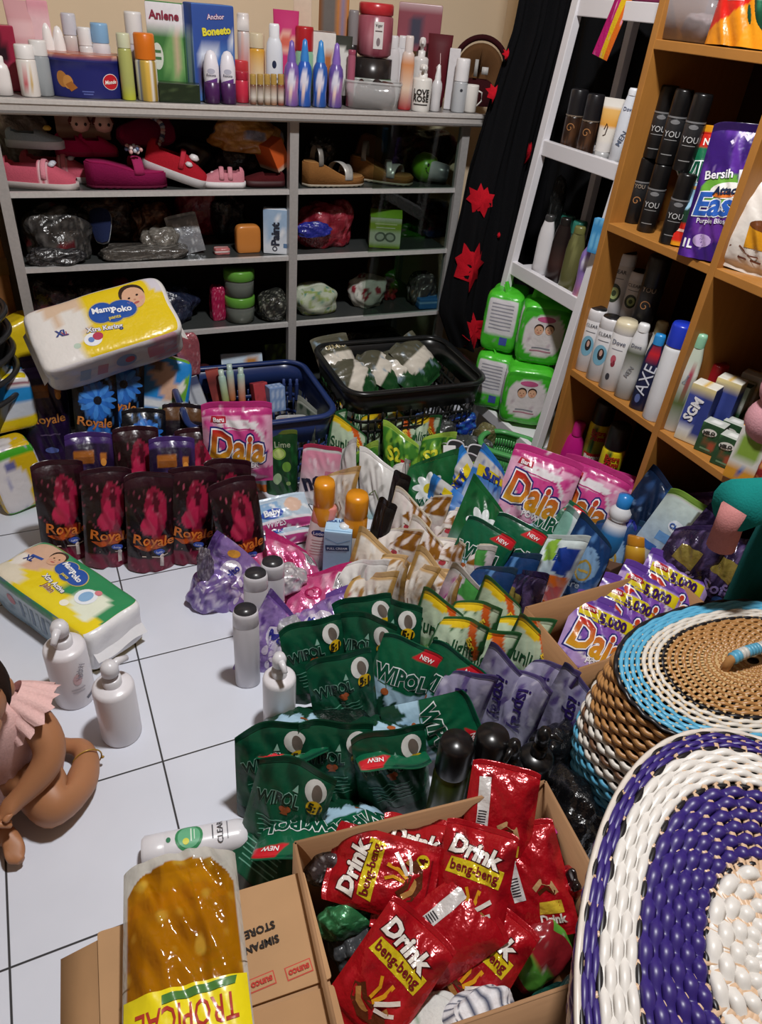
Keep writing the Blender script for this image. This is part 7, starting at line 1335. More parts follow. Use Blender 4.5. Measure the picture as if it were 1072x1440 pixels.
def backcloth():  # added black cloth, keeps the wall behind the ladder shelf dark
    nu, nv = 40, 30; U, Z = np.meshgrid(np.linspace(0, 1, nu+1), np.linspace(.16, 1.98, nv+1)); u = U.ravel(); z = Z.ravel(); m = MB()
    P = np.c_[1.735-1.735+.012*np.sin(u*40+z*3), -.70*u, z]; m.grid(P, '121214', nu, nv); m.grid(P+np.array([.006, 0, 0]), '121214', nu, nv, True)
    t = thing('added_dark_cloth', 'plain black cloth added to darken the right wall behind the ladder shelf', 'cloth', (1.742, 2.36, 0)); part('cloth', m, t, 'fabric')
    r = MB(); r.tube([(0, .02, 1.985), (0, -.72, 1.985)], .008, '3a2c20', 8); part('rod', r, t, 'gloss')
backcloth()
# ================================================================ the heap of household goods on the floor
def oddseed(k, n): return k*7+n
STY = {}
def style(name, w, h): 
    def deco(f): STY[name] = (f, w, h); return f
    return deco
@style('sun', .13, .21)
def _(s): return pouch(.13, .21, .06, 'stand', [('f', '2a5c34'), ('p', [(.06, .2), (.9, .2), (.94, .96), (.06, .96)], 'b4c6ab'), ('g', '1c4a28', '7f9e78', 0, .5), ('n', '2a5a34', .35, 4, s), ('p', [(.06, .88), (.45, .84), (.72, .97), (.06, .97)], 'd9b81e'), ('p', [(.5, .97), (.94, .52), (.96, .68), (.72, .97)], 'c8571c'), ('b', .96, 1, '2a5c34')],
    dec=[('t', 'Sunlight', -.004, .132, .106, 8, '1c4a2c', {'b': .015, 'asp': 1.25}), ('t', 'Eco', .036, .158, .03, -38, 'e8c83c', {'ol': '8a2c10', 'b': .05}), ('e', -.01, .07, .03, .022, 0, '6a9a5a', .0006)], seed=s, curl=.06, wave=.05, cup=-.06, wr=1.3)
@style('lime', .12, .2)
def _(s): return pouch(.12, .20, .06, 'stand', [('f', '3c7a2a'), ('n', '7fb03a', .0, 3, s), ('n', '235a26', .25, 4, s+3), ('b', .92, 1, '9cc04a')], dec=[('t', 'S2', -.015, .12, .05, 10, 'd8d83a', {'b': .04, 'ol': '2a5a1c'}), ('p', [(.01, .095), (.045, .09), (.045, .112), (.012, .116)], 'b8262c'), ('t', 'extra', .028, .103, .025, -4, 'f0e4d8', {'b': .03, 'lift': .001})], seed=s, curl=.05, wave=.07, cup=-.05, wr=1.4)
@style('daisy', .14, .2)
def _(s): return pouch(.14, .20, .065, 'stand', [('f', '14592f'), ('n', '0c4424', .2, 3, s), ('g', '9db6b8', '14592f', .0, .42)], dec=[q for k in range(8) for q in (('e', .026*math.cos(k*.785), .105+.026*math.sin(k*.785), .022, .011, math.degrees(k*.785), 'd4dcdc', .0008+.0001*(k % 2)),)]+[('e', 0, .105, .014, .014, 0, 'c0b42c', .0018), ('t', 'Wipol', .01, .06, .08, 6, '0c4a34', {'ol': 'dfe6e6', 'b': .03})], seed=s, curl=.05, wave=.05, cup=-.08, wr=1.5)
@style('slice', .10, .22)
def _(s): return pouch(.10, .22, .05, 'stand', [('f', '143c1e'), ('n', '1f5a2c', .2, 4, s), ('b', .93, 1, '5a6a2c')], dec=[('e', -.012, .145, .022, .020, 0, '8ab04a'), ('e', -.012, .145, .017, .015, 0, 'b8cc7a', .001), ('e', .012, .10, .015, .018, 10, '6a9a3c', .0009), ('e', -.02, .06, .014, .02, -10, '9ab48a', .0008), ('e', .018, .04, .008, .008, 0, '8aaa5a'), ('t', 'Lime', .0, .175, .05, 0, '9aa88a')], seed=s, curl=.03, wave=.02, cup=-.02)
@style('gold', .125, .2)
def _(s): return pouch(.125, .20, .055, 'stand', [('f', 'ddd6d0'), ('b', .72, 1, '8a5a1c'), ('p', [(.0, .60), (.28, .66), (.5, .92), (.2, 1), (0, 1)], 'e2dcd6'), ('p', [(.0, .76), (.2, .80), (.36, .99), (0, 1)], 'e6e0da'), ('n', '4a2c10', .62, 4, s), ('g', 'b43a4c', 'd9ccc8', .12, .6), ('n', 'e0d4d0', .1, 4, s+5), ('b', .97, 1, 'd8cdb8'), ('c', .97, 1, 'd4c4a8'), ('c', 0, .03, 'd4c4a8')], dec=[('e', .004, .125, .012, .008, 20, 'b8404a'), ('l', [(-.03, .09), (-.01, .13), (.02, .135), (.03, .10)], .003, 'a8947c')], seed=s, curl=.08, wave=.06, cup=-.1, wr=1.5)
@style('cream', .12, .2)
def _(s): return pouch(.12, .20, .055, 'stand', [('f', 'd8cfc4'), ('n', '9a7038', .25, 4, s), ('n', 'b85a5a', .5, 4, s+7), ('n', '5a4030', .55, 5, s+9), ('n', 'e6e2dc', .2, 3, s+2), ('b', .9, 1, 'c2a070'), ('c', .93, 1, 'b08a4c'), ('c', 0, .07, 'b08a4c'), ('p', [(.2, .0), (.8, .0), (.6, .3), (.3, .25)], 'b08a70')], dec=[('l', [(-.03, .06), (-.02, .09), (-.03, .11), (-.01, .12)], .0025, '9a7a5a'), ('l', [(.02, .05), (.03, .08), (.02, .1)], .0025, '8a6a5a'), ('e', .01, .075, .012, .016, 0, 'c08a6a')], seed=s, curl=.1, wave=.09, cup=-.12, wr=1.8)
@style('white', .12, .2)
def _(s): return pouch(.12, .20, .05, 'stand', [('f', 'd9d7d4'), ('n', 'aaa8a4', .25, 3, s), ('g', '8fb4bc', 'd9d7d4', .0, .25), ('b', .92, 1, 'e4e2e0')], dec=[('l', [(-.02, .08), (0, .1), (.02, .07)], .004, '6a7a4a')], seed=s, curl=.1, wave=.09, cup=-.12, wr=1.8)
@style('spray', .115, .2)
def _(s): return pouch(.115, .20, .05, 'stand', [('f', '8c88a4'), ('n', '5a4c80', .2, 3, s), ('n', 'b4b0c4', .2, 3, s+4), ('c', .94, 1, '3a2c5a'), ('b', .95, 1, '54487a'), ('b', 0, .12, '6a5a8a')], dec=[('t', 'ispray', .006, .105, .105, -72, '2c1c5c', {'b': .02})], seed=s, curl=.05, wave=.05, cup=-.06, wr=1.4)
@style('medal', .13, .22)
def _(s): return pouch(.13, .22, .06, 'stand', [('g', '2a5a9c', '1c3c6c'), ('n', '5a8ac4', .2, 3, s), ('e', .55, .5, .3, .25, '88aed4'), ('n', '1a3460', .4, 4, s+2), ('b', .93, 1, '24405c')], dec=[('e', .008, .095, .024, .034, 10, 'b8963c'), ('e', .008, .095, .018, .027, 10, '8aa8b8', .001), ('r', .008, .095, .03, .008, 12, 'c8a44c', .0016), ('t', 'Care', -.01, .045, .06, 6, 'cfe0f0', {'ol': '1c3c7c'})], seed=s, curl=.05, wave=.04, cup=-.05, wr=1.3)
@style('rinso', .14, .22)
def _(s): return pouch(.14, .22, .06, 'pillow', [('g', 'a8c4d8', 'c8d4d4'), ('p', [(.0, .0), (.3, .0), (.2, 1), (0, 1)], '8cc0b0'), ('p', [(.35, .62), (.6, .7), (.5, .95), (.32, .9)], '86b03a'), ('p', [(.6, .55), (.95, .5), (.95, .85), (.66, .85)], '1c3c92'), ('p', [(.5, .0), (1, 0), (1, .5), (.62, .5)], 'd8681c'), ('p', [(.6, .12), (.95, .06), (.95, .36), (.7, .34)], 'c0281c'), ('n', 'e4ecf0', .45, 4, s)], dec=[('e', -.03, .06, .02, .015, 0, 'd4e4f0'), ('t', 'So', -.03, .06, .026, 0, '2a5aa0', {'b': .03, 'lift': .001}), ('p', [(.01, .15), (.035, .155), (.03, .19), (.012, .185)], '1c3c92')], seed=s, wave=.05, cup=-.06, wr=1.5)
@style('wipF', .14, .205)
def _(s): return wipolF(s, .205, .14)
@style('wipB', .145, .205)
def _(s):
    art = [('f', '0e4a33'), ('n', '0a3626', .15, 2.5, s), ('b', 0, .16, '0c2c20'), ('b', .95, 1, '0a3a28')]
    return pouch(.145, .205, .06, 'stand', art, dec=[('t', 'WIPOL', -.022, .130, .082, 3, '0c2a20', {'ol': '7fa898', 'b': .03, 'b1': .06, 'asp': 1.25}), ('p', [(-.0, .148), (.008, .162), (.012, .148)], '7fa898', .0014), ('e', -.004, .112, .012, .007, 0, '9a4a24', .001), ('p', [(-.012, .102), (.004, .102), (-.002, .116)], '8a4420', .0014),
        ('e', .042, .165, .021, .023, 10, 'cfd0cc', .001), ('e', .046, .163, .010, .017, 14, '6a6058', .0016), ('e', .048, .134, .0155, .014, 0, 'd8b01c', .0016), ('t', '5:1', .048, .134, .023, -6, '201c10', {'b': .04, 'lift': .0014}),
        *[('r', -.012+.003*i, .088-.009*i, .085-.006*(i % 2), .0022, 3, '5f9a84', .001) for i in range(5)], ('r', -.01, .02, .05, .02, 0, '3a3a38', .0006)], seed=s, curl=.03, wave=.05, cup=-.05, wr=1.1)
@style('daia', .20, .26)
def _(s): return daia(s, 'c9468c', 'e0a8c4', 'b8327a')
@style('daiav', .17, .23)
def _(s): return daia(s, '7a4ca8', 'b49ad0', '5c3a92', .17, .23, True)
def daia(s, base, pale, dark, w=.20, h=.26, price=False):
    k = w/.20
    art = [('f', pale), ('n', base, .15, 2.5, s), ('b', .86, 1, dark), ('e', .5, .54, .40, .25, 'd8d2d8'), ('e', .52, .55, .33, .20, base), ('e', .5, .76, .3, .05, 'e4e0e4'), ('n', 'ece4ec', .5, 5, s+3), ('b', 0, .2, base), ('n', dark, .35, 7, s+9)]
    dec = [('t', 'Daia', 0, h*.50, w*.80, -7, ('d8a028', 'b81c24'), {'ol': 'f2f0f2', 'ol2': '232a74', 'b': .03, 'b1': .065, 'b2': .105, 'asp': 1.3}), ('p', [(-.08*k, h*.79), (-.035*k, h*.78), (-.035*k, h*.85), (-.075*k, h*.86)], 'b01c34', .001), ('t', 'Baru', -.056*k, h*.82, .03*k, 0, 'f0e8ec', {'b': .03, 'lift': .001}), ('r', .0, h*.72, w*.5, h*.012, -4, dark), ('t', 'POWER', .02*k, h*.28, .08*k, -6, 'f0ecf0', {'ol': '5a2a6a', 'b': .04}), ('e', -.03*k, h*.13, .018, .014, 0, pale), ('e', .04*k, h*.1, .012, .01, 0, 'f0e8f0'), ('e', .01*k, h*.16, .01, .008, 0, 'f0e8f0')]
    if price: dec += [('p', [(-w*.42, h*.70), (w*.42, h*.70), (w*.42, h*.84), (-w*.42, h*.84)], 'd2c01e', .0006), ('t', '5,000', w*.1, h*.755, w*.42, 0, '3a1a5a', {'b': .05, 'lift': .001}), ('t', 'HARGA', -w*.25, h*.81, w*.22, 0, '9a2420', {'b': .02, 'lift': .001})]
    return pouch(w, h, .075*k, 'pillow', art, dec=dec, seed=s, wave=.015, cup=-.03, seal=.07, wr=1.1, nu=34, nv=44)
@style('pinkrose', .15, .19)
def _(s): return pouch(.15, .19, .05, 'pillow', [('f', 'd0588c'), ('n', 'e6a4c0', .1, 3, s), ('n', 'b02464', .3, 4, s+2), ('b', .88, 1, 'b8286c'), ('p', [(.1, .1), (.9, .1), (.9, .16), (.1, .16)], 'e0c4d4')], dec=[('e', -.02, .1, .024, .02, 0, 'c02c68'), ('e', -.02, .1, .015, .012, 0, 'd86c98', .001), ('l', [(-.03+.012*math.cos(a), .1+.01*math.sin(a)) for a in np.linspace(0, 5, 12)], .003, '9a1850', .0014), ('r', .045, .14, .035, .045, 0, 'e0dce0'), *[('r', .033+.004*i, .14, .0018, .035, 0, '2a2a2e', .0012) for i in range(7)], ('t', '8', .03, .05, .018, 0, 'f0e0ea', {'b': .04})], seed=s, wave=.04, cup=-.05, wr=1.8, finish='foil')
@style('violet', .14, .18)
def _(s): return pouch(.14, .18, .055, 'pillow', [('f', '8f74b4'), ('n', 'c8b8d8', .2, 4, s), ('n', '5c3c8a', .3, 4, s+2), ('n', 'e0dce6', .5, 5, s+6), ('b', .9, 1, '6c4c9a')], dec=[('e', .0, .1, .04, .028, 0, 'e4dcec'), ('t', 'Molto', .0, .1, .06, -10, '3a3a9a', {'ol': 'f0f0f6', 'b': .04, 'lift': .001}), *[('e', .028*math.cos(k*.9)-.02, .05+.018*math.sin(k*.9), .012, .006, math.degrees(k*.9), 'd8ccdf', .0009) for k in range(7)], ('e', .05, .12, .01, .016, 30, 'd89a3c')], seed=s, wave=.05, cup=-.06, wr=1.9, finish='foil')
@style('plumfoil', .13, .22)
def _(s): return pouch(.13, .22, .06, 'pillow', [('f', '2a1f3c'), ('n', '5a4a78', .1, 4, s), ('n', '8a7aa4', .4, 6, s+3), ('b', .93, 1, '3c2c5a')], dec=[('p', [(-.04, .12), (.02, .10), (.03, .15), (-.03, .165)], '8a7a3c', .0008), ('t', 'Soft', .0, .08, .07, 8, '8a7ab4', {'b': .02}), ('e', .02, .05, .015, .012, 0, '3a5a9a')], seed=s, wave=.04, cup=-.06, wr=1.7, finish='foil')
@style('magenta', .12, .2)
def _(s): return pouch(.12, .2, .055, 'stand', [('g', 'c85aa4', 'd8d0d6', .3, .9), ('n', 'a82c86', .3, 3, s), ('p', [(.3, .7), (.9, .74), (.8, .95), (.4, .93)], '4a9a4a'), ('b', .93, 1, 'e0dcd8'), ('p', [(0, .1), (.3, .1), (.3, .4), (0, .45)], '4a6ac8')], dec=[('e', -.03, .08, .014, .016, 0, 'e8e4f0'), ('e', -.03, .08, .008, .01, 0, '3a5ac0', .001)], seed=s, wave=.06, cup=-.08, wr=1.5)
@style('pinkno', .12, .2)
def _(s): return pouch(.12, .2, .055, 'stand', [('g', 'dcd8dc', 'd88aa4', .1, .9), ('n', 'e4c4d0', .2, 4, s), ('b', .93, 1, 'a83050')], dec=[('t', 'no', -.02, .075, .06, 20, '23233a', {'b': .04, 'asp': 1.3}), ('r', .03, .1, .03, .04, 0, 'c87a90')], seed=s, wave=.04, cup=-.05, wr=1.2)
@style('smoke', .10, .2)
def _(s): return pouch(.10, .2, .045, 'stand', [('f', '5a6058'), ('n', '8a9088', .2, 4, s), ('n', '2c3a30', .2, 3, s+2), ('b', .9, 1, '8a8e86')], dec=[('t', 'eco', 0, .1, .05, -60, '22302a', {'b': .02})], seed=s, wave=.06, cup=-.08, wr=1.6, curl=.06)
@style('tangerine', .10, .2)
def _(s): return pouch(.10, .2, .05, 'stand', [('f', 'c4c6c8'), ('b', .0, .12, 'd06a1c'), ('b', .12, .4, '98a4ae'), ('b', .82, .95, 'd0481c'), ('n', 'dfe0e0', .3, 4, s)], dec=[('t', 'Fresh', 0, .115, .07, 62, '3a4a7a', {'b': .02}), ('e', .02, .175, .02, .01, 0, 'c4401c')], seed=s, wave=.03, cup=-.04)
@style('navybag', .15, .2)
def _(s): return pouch(.15, .2, .06, 'pillow', [('f', '142440'), ('n', '2a4a7a', .2, 3, s), ('n', '6a86a8', .45, 5, s+2)], dec=[('e', -.03, .05, .02, .02, 0, '2a3cc0'), ('e', -.03, .05, .01, .01, 0, '7a8ad8', .001)], seed=s, wave=.08, cup=-.1, wr=2)
@style('bluepow', .12, .19)
def _(s): return pouch(.12, .19, .05, 'pillow', [('g', 'c8d4e0', '2a74c4', .2, .7), ('b', .9, 1, '2a7ac8'), ('n', '1c4ca0', .35, 3, s)], dec=[('p', [(-.05, .12), (.05, .128), (.05, .152), (-.05, .146)], 'd8c01c'), ('t', 'Surf', 0, .138, .06, 4, '20368a', {'b': .05, 'lift': .001}), ('e', 0, .07, .03, .02, 0, 'dfe8f2'), ('t', 'SUN', 0, .07, .05, 4, '28409a', {'b': .04, 'lift': .001})], seed=s, wave=.05, cup=-.04, wr=1.4)
@style('fabsoft', .13, .22)
def _(s): return pouch(.13, .22, .06, 'stand', [('g', 'a4bcd4', 'c0d0cc', .2, .9), ('p', [(.6, 0), (1, .0), (1, .3), (.55, .36)], 'a82430'), ('e', .8, .42, .2, .12, 'd0a890'), ('b', .92, 1, '7aa040'), ('p', [(.62, .5), (.98, .55), (.98, .9), (.7, .9)], '6a6a60')], dec=[('e', .004, .13, .024, .018, -10, 'e0e8f0'), ('t', 'Clean', .004, .13, .04, -10, '2a5ab0', {'b': .03, 'lift': .001}), ('r', -.01, .09, .04, .026, 0, '6a9ad0'), ('r', -.03, .05, .04, .02, 0, '3a6ab8')], seed=s, wave=.04, cup=-.05)
@style('coal', .06, .24)
def _(s): return pouch(.06, .24, .03, 'pillow', [('f', '131112'), ('n', '2c2624', .3, 3, s)], seed=s, wave=.05, curl=.03, wr=1.2)
@style('wipes', .17, .11)
def _(s): return pouch(.17, .11, .05, 'pillow', [('f', 'b8ccdc'), ('b', 0, .22, 'a83a78'), ('b', .22, .3, 'e0dce4'), ('p', [(.0, .3), (.5, .3), (.45, .8), (0, .8)], '8ab0d4'), ('n', 'dfe6ec', .3, 4, s), ('e', .72, .62, .16, .22, 'd8b8a4')], dec=[('e', -.035, .05, .035, .016, 0, '3a5ab4'), ('t', 'Baby', -.035, .05, .05, 0, 'e8ecf4', {'b': .04, 'lift': .001}), ('t', 'WIPES', -.03, .02, .06, 0, 'e8e0ec', {'b': .02})], seed=s, wave=.02, wr=.8)
CNT = {}
NAMES = {'sun': ('detergent_pouch', 'pouch'), 'daia': ('detergent_bag', 'bag'), 'daiav': ('detergent_bag', 'bag'), 'wipes': ('wipes_pack', 'pack')}
def heap(st, px, py, label, yaw=-70, lean=8, roll=0, z0=0, zc=None, vq=.5, group=None, name=None):
    f, w, h = STY[st]; n = CNT[st] = CNT.get(st, -1)+1
    nm, cat = NAMES.get(st, ('refill_pouch', 'pouch'));  nm = name or nm
    R = RT(yaw, lean, roll); q = (0, -.028, h*vq)
    loc = anchor(px, py, R, q, z0) if zc is None else anchorc(px, py, R, q, zc)
    return spawn('%s%d' % (st, n % 3), lambda: f(3+5*(n % 3)), nm, label, cat, loc, R, group)
def row(st, spec, what, group=None, **kw):
    for (px, py, yaw, lean, roll, lb) in spec: heap(st, px, py, what+', '+lb, yaw, lean, roll, group=group, **kw)
# ---- back of the heap: green and white washing-up pouches below the black basket
row('sun', [(455, 628, -20, 10, 6, 'leftmost of the back row by the blue basket'), (484, 640, -35, 8, 4, 'second in the back row, yellow corner up'), (522, 622, -40, 8, -4, 'tallest in the middle of the back row'), (508, 600, -30, 12, 6, 'behind the tallest one of the back row'), (550, 622, -60, 10, 2, 'fourth in the back row, seen nearly edge on'), (590, 628, -35, 8, 4, 'in the back row under the front of the black basket'), (470, 604, -30, 10, 6, 'half hidden against the black basket')], 'green and white washing-up pouch')
row('lime', [(505, 672, -50, 8, -6, 'narrow one in front of the back row'), (556, 650, -60, 8, -10, 'bent one in the middle of the heap'), (612, 652, -30, 10, 4, 'one with a red badge left of the green basket'), (640, 690, -45, 14, 14, 'one slumped before the green basket')], 'lime green leafy pouch')
heap('daisy', 604, 690, 'green pouch with a white daisy near the top of the heap', -25, 20, 4, zc=.19)
heap('smoke', 468, 612, 'grey see-through pouch at the left of the green pouches', -45, 8, 6); heap('smoke', 432, 612, 'grey see-through pouch leaning on the blue basket', -30, 6, 4); heap('smoke', 425, 640, 'grey-green pouch behind the sliced-lime one', -55, 8, 0)
heap('slice', 399, 655, 'dark green pouch printed with lime slices', -8, 4, 0); heap('tangerine', 378, 655, 'white and orange pouch left of the sliced-lime one', -20, 4, 4); heap('tangerine', 412, 628, 'white and orange pouch behind the sliced-lime one', -10, 10, 0)
heap('daia', 336, 628, 'pink detergent bag standing behind the softener pouches', -12, 6, 0, z0=.10, vq=.5)
# ---- middle left: bottles, milk and wipes
heap('pinkno', 450, 672, 'white and pink pouch behind the orange bottle', -20, 6, 4)
row('white', [(478, 668, -55, 8, -10, 'left one, folded over at the top'), (524, 690, -60, 8, -10, 'middle one'), (552, 690, -70, 10, -8, 'right one, in front of the leafy pouches')], 'plain white pouch')
heap('cream', 470, 705, 'cream and brown pouch between the two orange bottles', -40, 8, 4)
def fl(px, py): return floor_pt(px, py)
def orange(px, py, pyt, w, lb):
    l = fl(px, py); r = w*mpp(np.array(l)+[0, 0, .12])/2; h = hat(l, pyt)
    spawn('orange%s' % lb, lambda: [('body', lat_part([(r*.9, 0), (r, .006), (r, h*.5), (r*.97, h*.52)], [('f', 'd8d0c4'), ('b', 0, .9, 'c9761c')]), 'gloss', None, None), ('cap', lat_part([(r*.97, h*.52), (r*1.0, h*.54), (r*1.0, h*.7), (r*.93, h*.72), (r*.93, h*.75), (r*.98, h*.77), (r*.97, h*.95), (r*.85, h), (.0005, h)], 'd98d1c'), 'gloss', None, 'tall ridged orange cap')], 'lotion_bottle', 'bottle with a tall ridged orange cap, '+lb, 'bottle', l, RT(0), 'orange-capped bottles')
orange(452, 790, 676, 30, 'left one behind the pink-capped lotion'); orange(495, 800, 695, 33, 'right one behind the blue milk carton')
def vas():
    l = fl(440, 795); h = hat(l, 712); r = 33*mpp(np.array(l)+[0, 0, .1])/2
    spawn('vas', lambda: [('body', lat_part([(r*.85, 0), (r*.95, .006), (r, h*.4), (r, h*.72), (r*.96, h*.75)], 'd8ccca', [('e', 0, h*.60, r*.75, h*.055, 8, '1c2c5c'), ('e', 0, h*.60, r*.66, h*.042, 8, '2a3c78', .0012), ('t', 'Lotion', 0, h*.60, r*1.1, 6, 'e8e4ec', {'lift': .0012}), *[('r', 0, h*(.48-.045*i), r*(1.2-.2*(i % 2)), .0022, 4, 'b07a7a') for i in range(6)]], 1, .6, 2.4), 'gloss', None, None), ('cap', lat_part([(r*.96, h*.74), (r*1.0, h*.76), (r*.97, h*.98), (r*.85, h), (.0005, h)], 'd98a80', (), 1, .62, 2.4), 'gloss', None, 'salmon pink cap')], 'lotion_bottle', 'white lotion bottle with a salmon pink cap and a navy oval', 'bottle', l, RT(facing(l)-4, 4, 8))
vas()
def milk():
    l = fl(480, 815); w, d, h = .075, .065, .165
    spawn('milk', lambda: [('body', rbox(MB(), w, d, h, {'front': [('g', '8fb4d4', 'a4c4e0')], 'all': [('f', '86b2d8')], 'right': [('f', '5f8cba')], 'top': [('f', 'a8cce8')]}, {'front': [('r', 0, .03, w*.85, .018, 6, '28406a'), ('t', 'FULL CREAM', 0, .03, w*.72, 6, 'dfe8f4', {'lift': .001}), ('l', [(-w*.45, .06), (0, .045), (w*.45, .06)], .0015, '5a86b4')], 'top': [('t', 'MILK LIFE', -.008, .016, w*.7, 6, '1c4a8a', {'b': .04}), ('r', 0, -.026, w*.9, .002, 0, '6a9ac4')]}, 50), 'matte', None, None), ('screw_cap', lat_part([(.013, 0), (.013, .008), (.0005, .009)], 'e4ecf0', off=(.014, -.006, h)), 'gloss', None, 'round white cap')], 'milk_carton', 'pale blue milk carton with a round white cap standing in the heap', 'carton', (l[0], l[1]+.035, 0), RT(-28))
milk()
heap('coal', 524, 760, 'long black bent pouch right of the blue milk carton', -60, 6, 4); heap('coal', 548, 720, 'black pouch edge between the white and gold pouches', -60, 6, 0)
heap('wipes', 398, 716, 'blue and pink pack of baby wipes, upper of the two', -4, 58, -4, zc=.10); heap('wipes', 398, 738, 'blue and pink pack of baby wipes, lower of the two', -4, 60, -4, zc=.06)
# ---- middle: white and gold pouches
row('gold', [(592, 742, -48, 8, 6, 'the one whose gold top stands highest'), (564, 752, -60, 8, 4, 'left of the highest gold top'), (625, 760, -48, 10, 6, 'right of the highest gold top'), (548, 790, -50, 8, 8, 'leftmost in the second row'), (585, 795, -60, 8, 6, 'second in the second row'), (615, 805, -55, 10, 6, 'third in the second row'), (640, 812, -50, 12, 8, 'right end of the second row')], 'white pouch with a gold wavy top')
row('cream', [(516, 812, -40, 10, 8, 'leftmost, pale blue at its corner'), (540, 830, -55, 8, 6, 'second from the left in the front row'), (566, 838, -60, 10, 10, 'third from the left in the front row'), (590, 842, -60, 10, 6, 'fourth from the left in the front row'), (612, 850, -65, 10, 4, 'right end of the front row'), (512, 860, -35, 10, 6, 'lowest one, behind the green pine cleaner pouches')], 'cream crumpled pouch')
heap('white', 500, 840, 'plain white pouch at the left edge of the cream ones', -40, 8, 6)
row('magenta', [(650, 815, -50, 10, 8, 'upper one with a green patch'), (640, 862, -50, 8, 8, 'lower one with a blue badge')], 'magenta and white pouch')
# ---- right middle
heap('bluepow', 657, 694, 'blue and white powder bag at the foot of the green basket', -20, 30, -30, zc=.2); heap('bluepow', 684, 690, 'blue powder bag with a yellow strip beside the big pink bag', -20, 20, 14, zc=.22); heap('bluepow', 640, 722, 'blue and white powder bag lying left of the big green pouch', -20, 40, -50, zc=.16)
heap('daisy', 674, 742, 'big shiny green pouch with a daisy in the middle of the heap', -36, 36, 10, zc=.21)
heap('wipF', 668, 790, 'pine cleaner pouch, pale blue below, beside the white and gold pouches', -48, 14, 12, zc=.16); heap('wipF', 712, 785, 'pine cleaner pouch with a red corner below the big pink bag', -48, 16, 10, zc=.17); heap('wipF', 770, 745, 'pine cleaner pouch, only its red corner showing under the big pink bag', -50, 24, 14, zc=.15)
heap('daia', 752, 698, 'big pink detergent bag, the nearest of the pink ones', -42, 22, 6, zc=.22); heap('daia', 818, 712, 'pink detergent bag behind the nearest one on its right', -46, 16, 8, zc=.19); heap('daia', 838, 718, 'pink detergent bag at the back, below the magenta bottle', -44, 14, 4, zc=.14)
row('medal', [(672, 850, -60, 8, 4, 'left one near the magenta pouches'), (818, 795, -48, 8, 8, 'left of the two behind the brown carton'), (856, 782, -40, 10, 6, 'right of the two behind the brown carton'), (706, 830, -60, 8, 4, 'dark one beside the pine cleaner pouches')], 'blue pouch with a gold medal')
heap('rinso', 768, 805, 'white, blue and orange detergent bag behind the brown carton', -42, 10, 10); heap('rinso', 800, 785, 'second white and orange detergent bag, mostly covered by the first', -44, 12, 8)
heap('navybag', 850, 745, 'crinkled navy bag against the wooden upright', -50, 20, 4); heap('plumfoil', 720, 855, 'dark purple crinkled pouch at the corner of the brown carton', -70, 8, 4)
# ---- before the right-hand lowest cube
heap('navybag', 912, 728, 'navy bag slumped against the front of the wooden upright', -60, 16, 10, zc=.25); heap('fabsoft', 943, 752, 'pale blue softener pouch with a red corner before the lowest cube', -50, 6, 14, zc=.25); heap('violet', 974, 738, 'lilac bag behind the purple crinkled pouches', -50, 10, 0, zc=.23)
row('plumfoil', [(985, 785, -46, 8, 12, 'right of the pale blue softener pouch'), (1020, 815, -46, 10, 14, 'nearest the teal doll'), (966, 795, -50, 10, 8, 'between the softener pouch and the carton')], 'dark purple crinkled pouch', z0=.13); heap('violet', 905, 790, 'purple crumpled bag behind the carton of purple bags', -50, 16, 0, zc=.1)
l = anchorc(898, 778, RT(0), (0, 0, .04), .17); spawn('honey', lambda: jar(.028, .08, [('f', 'a8741c'), ('b', .5, .9, 'c89a2c')], 'b87a1c', split=.7), 'honey_jar', 'small amber jar lying among the bags behind the carton', 'jar', l, RT(20, 20, 20))
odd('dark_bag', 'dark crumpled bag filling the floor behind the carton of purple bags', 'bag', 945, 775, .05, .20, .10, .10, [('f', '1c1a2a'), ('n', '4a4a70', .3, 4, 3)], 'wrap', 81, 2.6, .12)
odd('dark_bag', 'grey and black bag right of the purple pouches', 'bag', 1012, 768, .12, .10, .08, .08, [('f', '2a2a30'), ('n', '8a8a90', .35, 5, 3)], 'wrap', 82)
# ---- front row: washing-up and spray pouches before the carton
row('sun', [(610, 905, -40, 8, 6, 'first from the left in the front row'), (636, 930, -40, 8, 6, 'second from the left in the front row'), (668, 945, -40, 8, 8, 'third from the left, name readable'), (690, 888, -40, 10, 8, 'behind the third, orange stripe up'), (655, 905, -40, 10, 6, 'between the second and third, set back'), (715, 925, -40, 10, 10, 'beside the corner of the brown carton'), (735, 945, -40, 10, 10, 'rightmost, against the brown carton')], 'yellow-cornered green washing-up pouch')
row('spray', [(640, 1005, -45, 8, 6, 'leftmost, behind the black-capped bottles'), (690, 985, -60, 8, 6, 'second from the left'), (722, 1005, -62, 8, 8, 'third from the left'), (750, 985, -62, 8, 8, 'fourth, against the brown carton'), (790, 1015, -62, 8, 6, 'rightmost, beside the tan basket')], 'lilac grey ironing spray pouch')
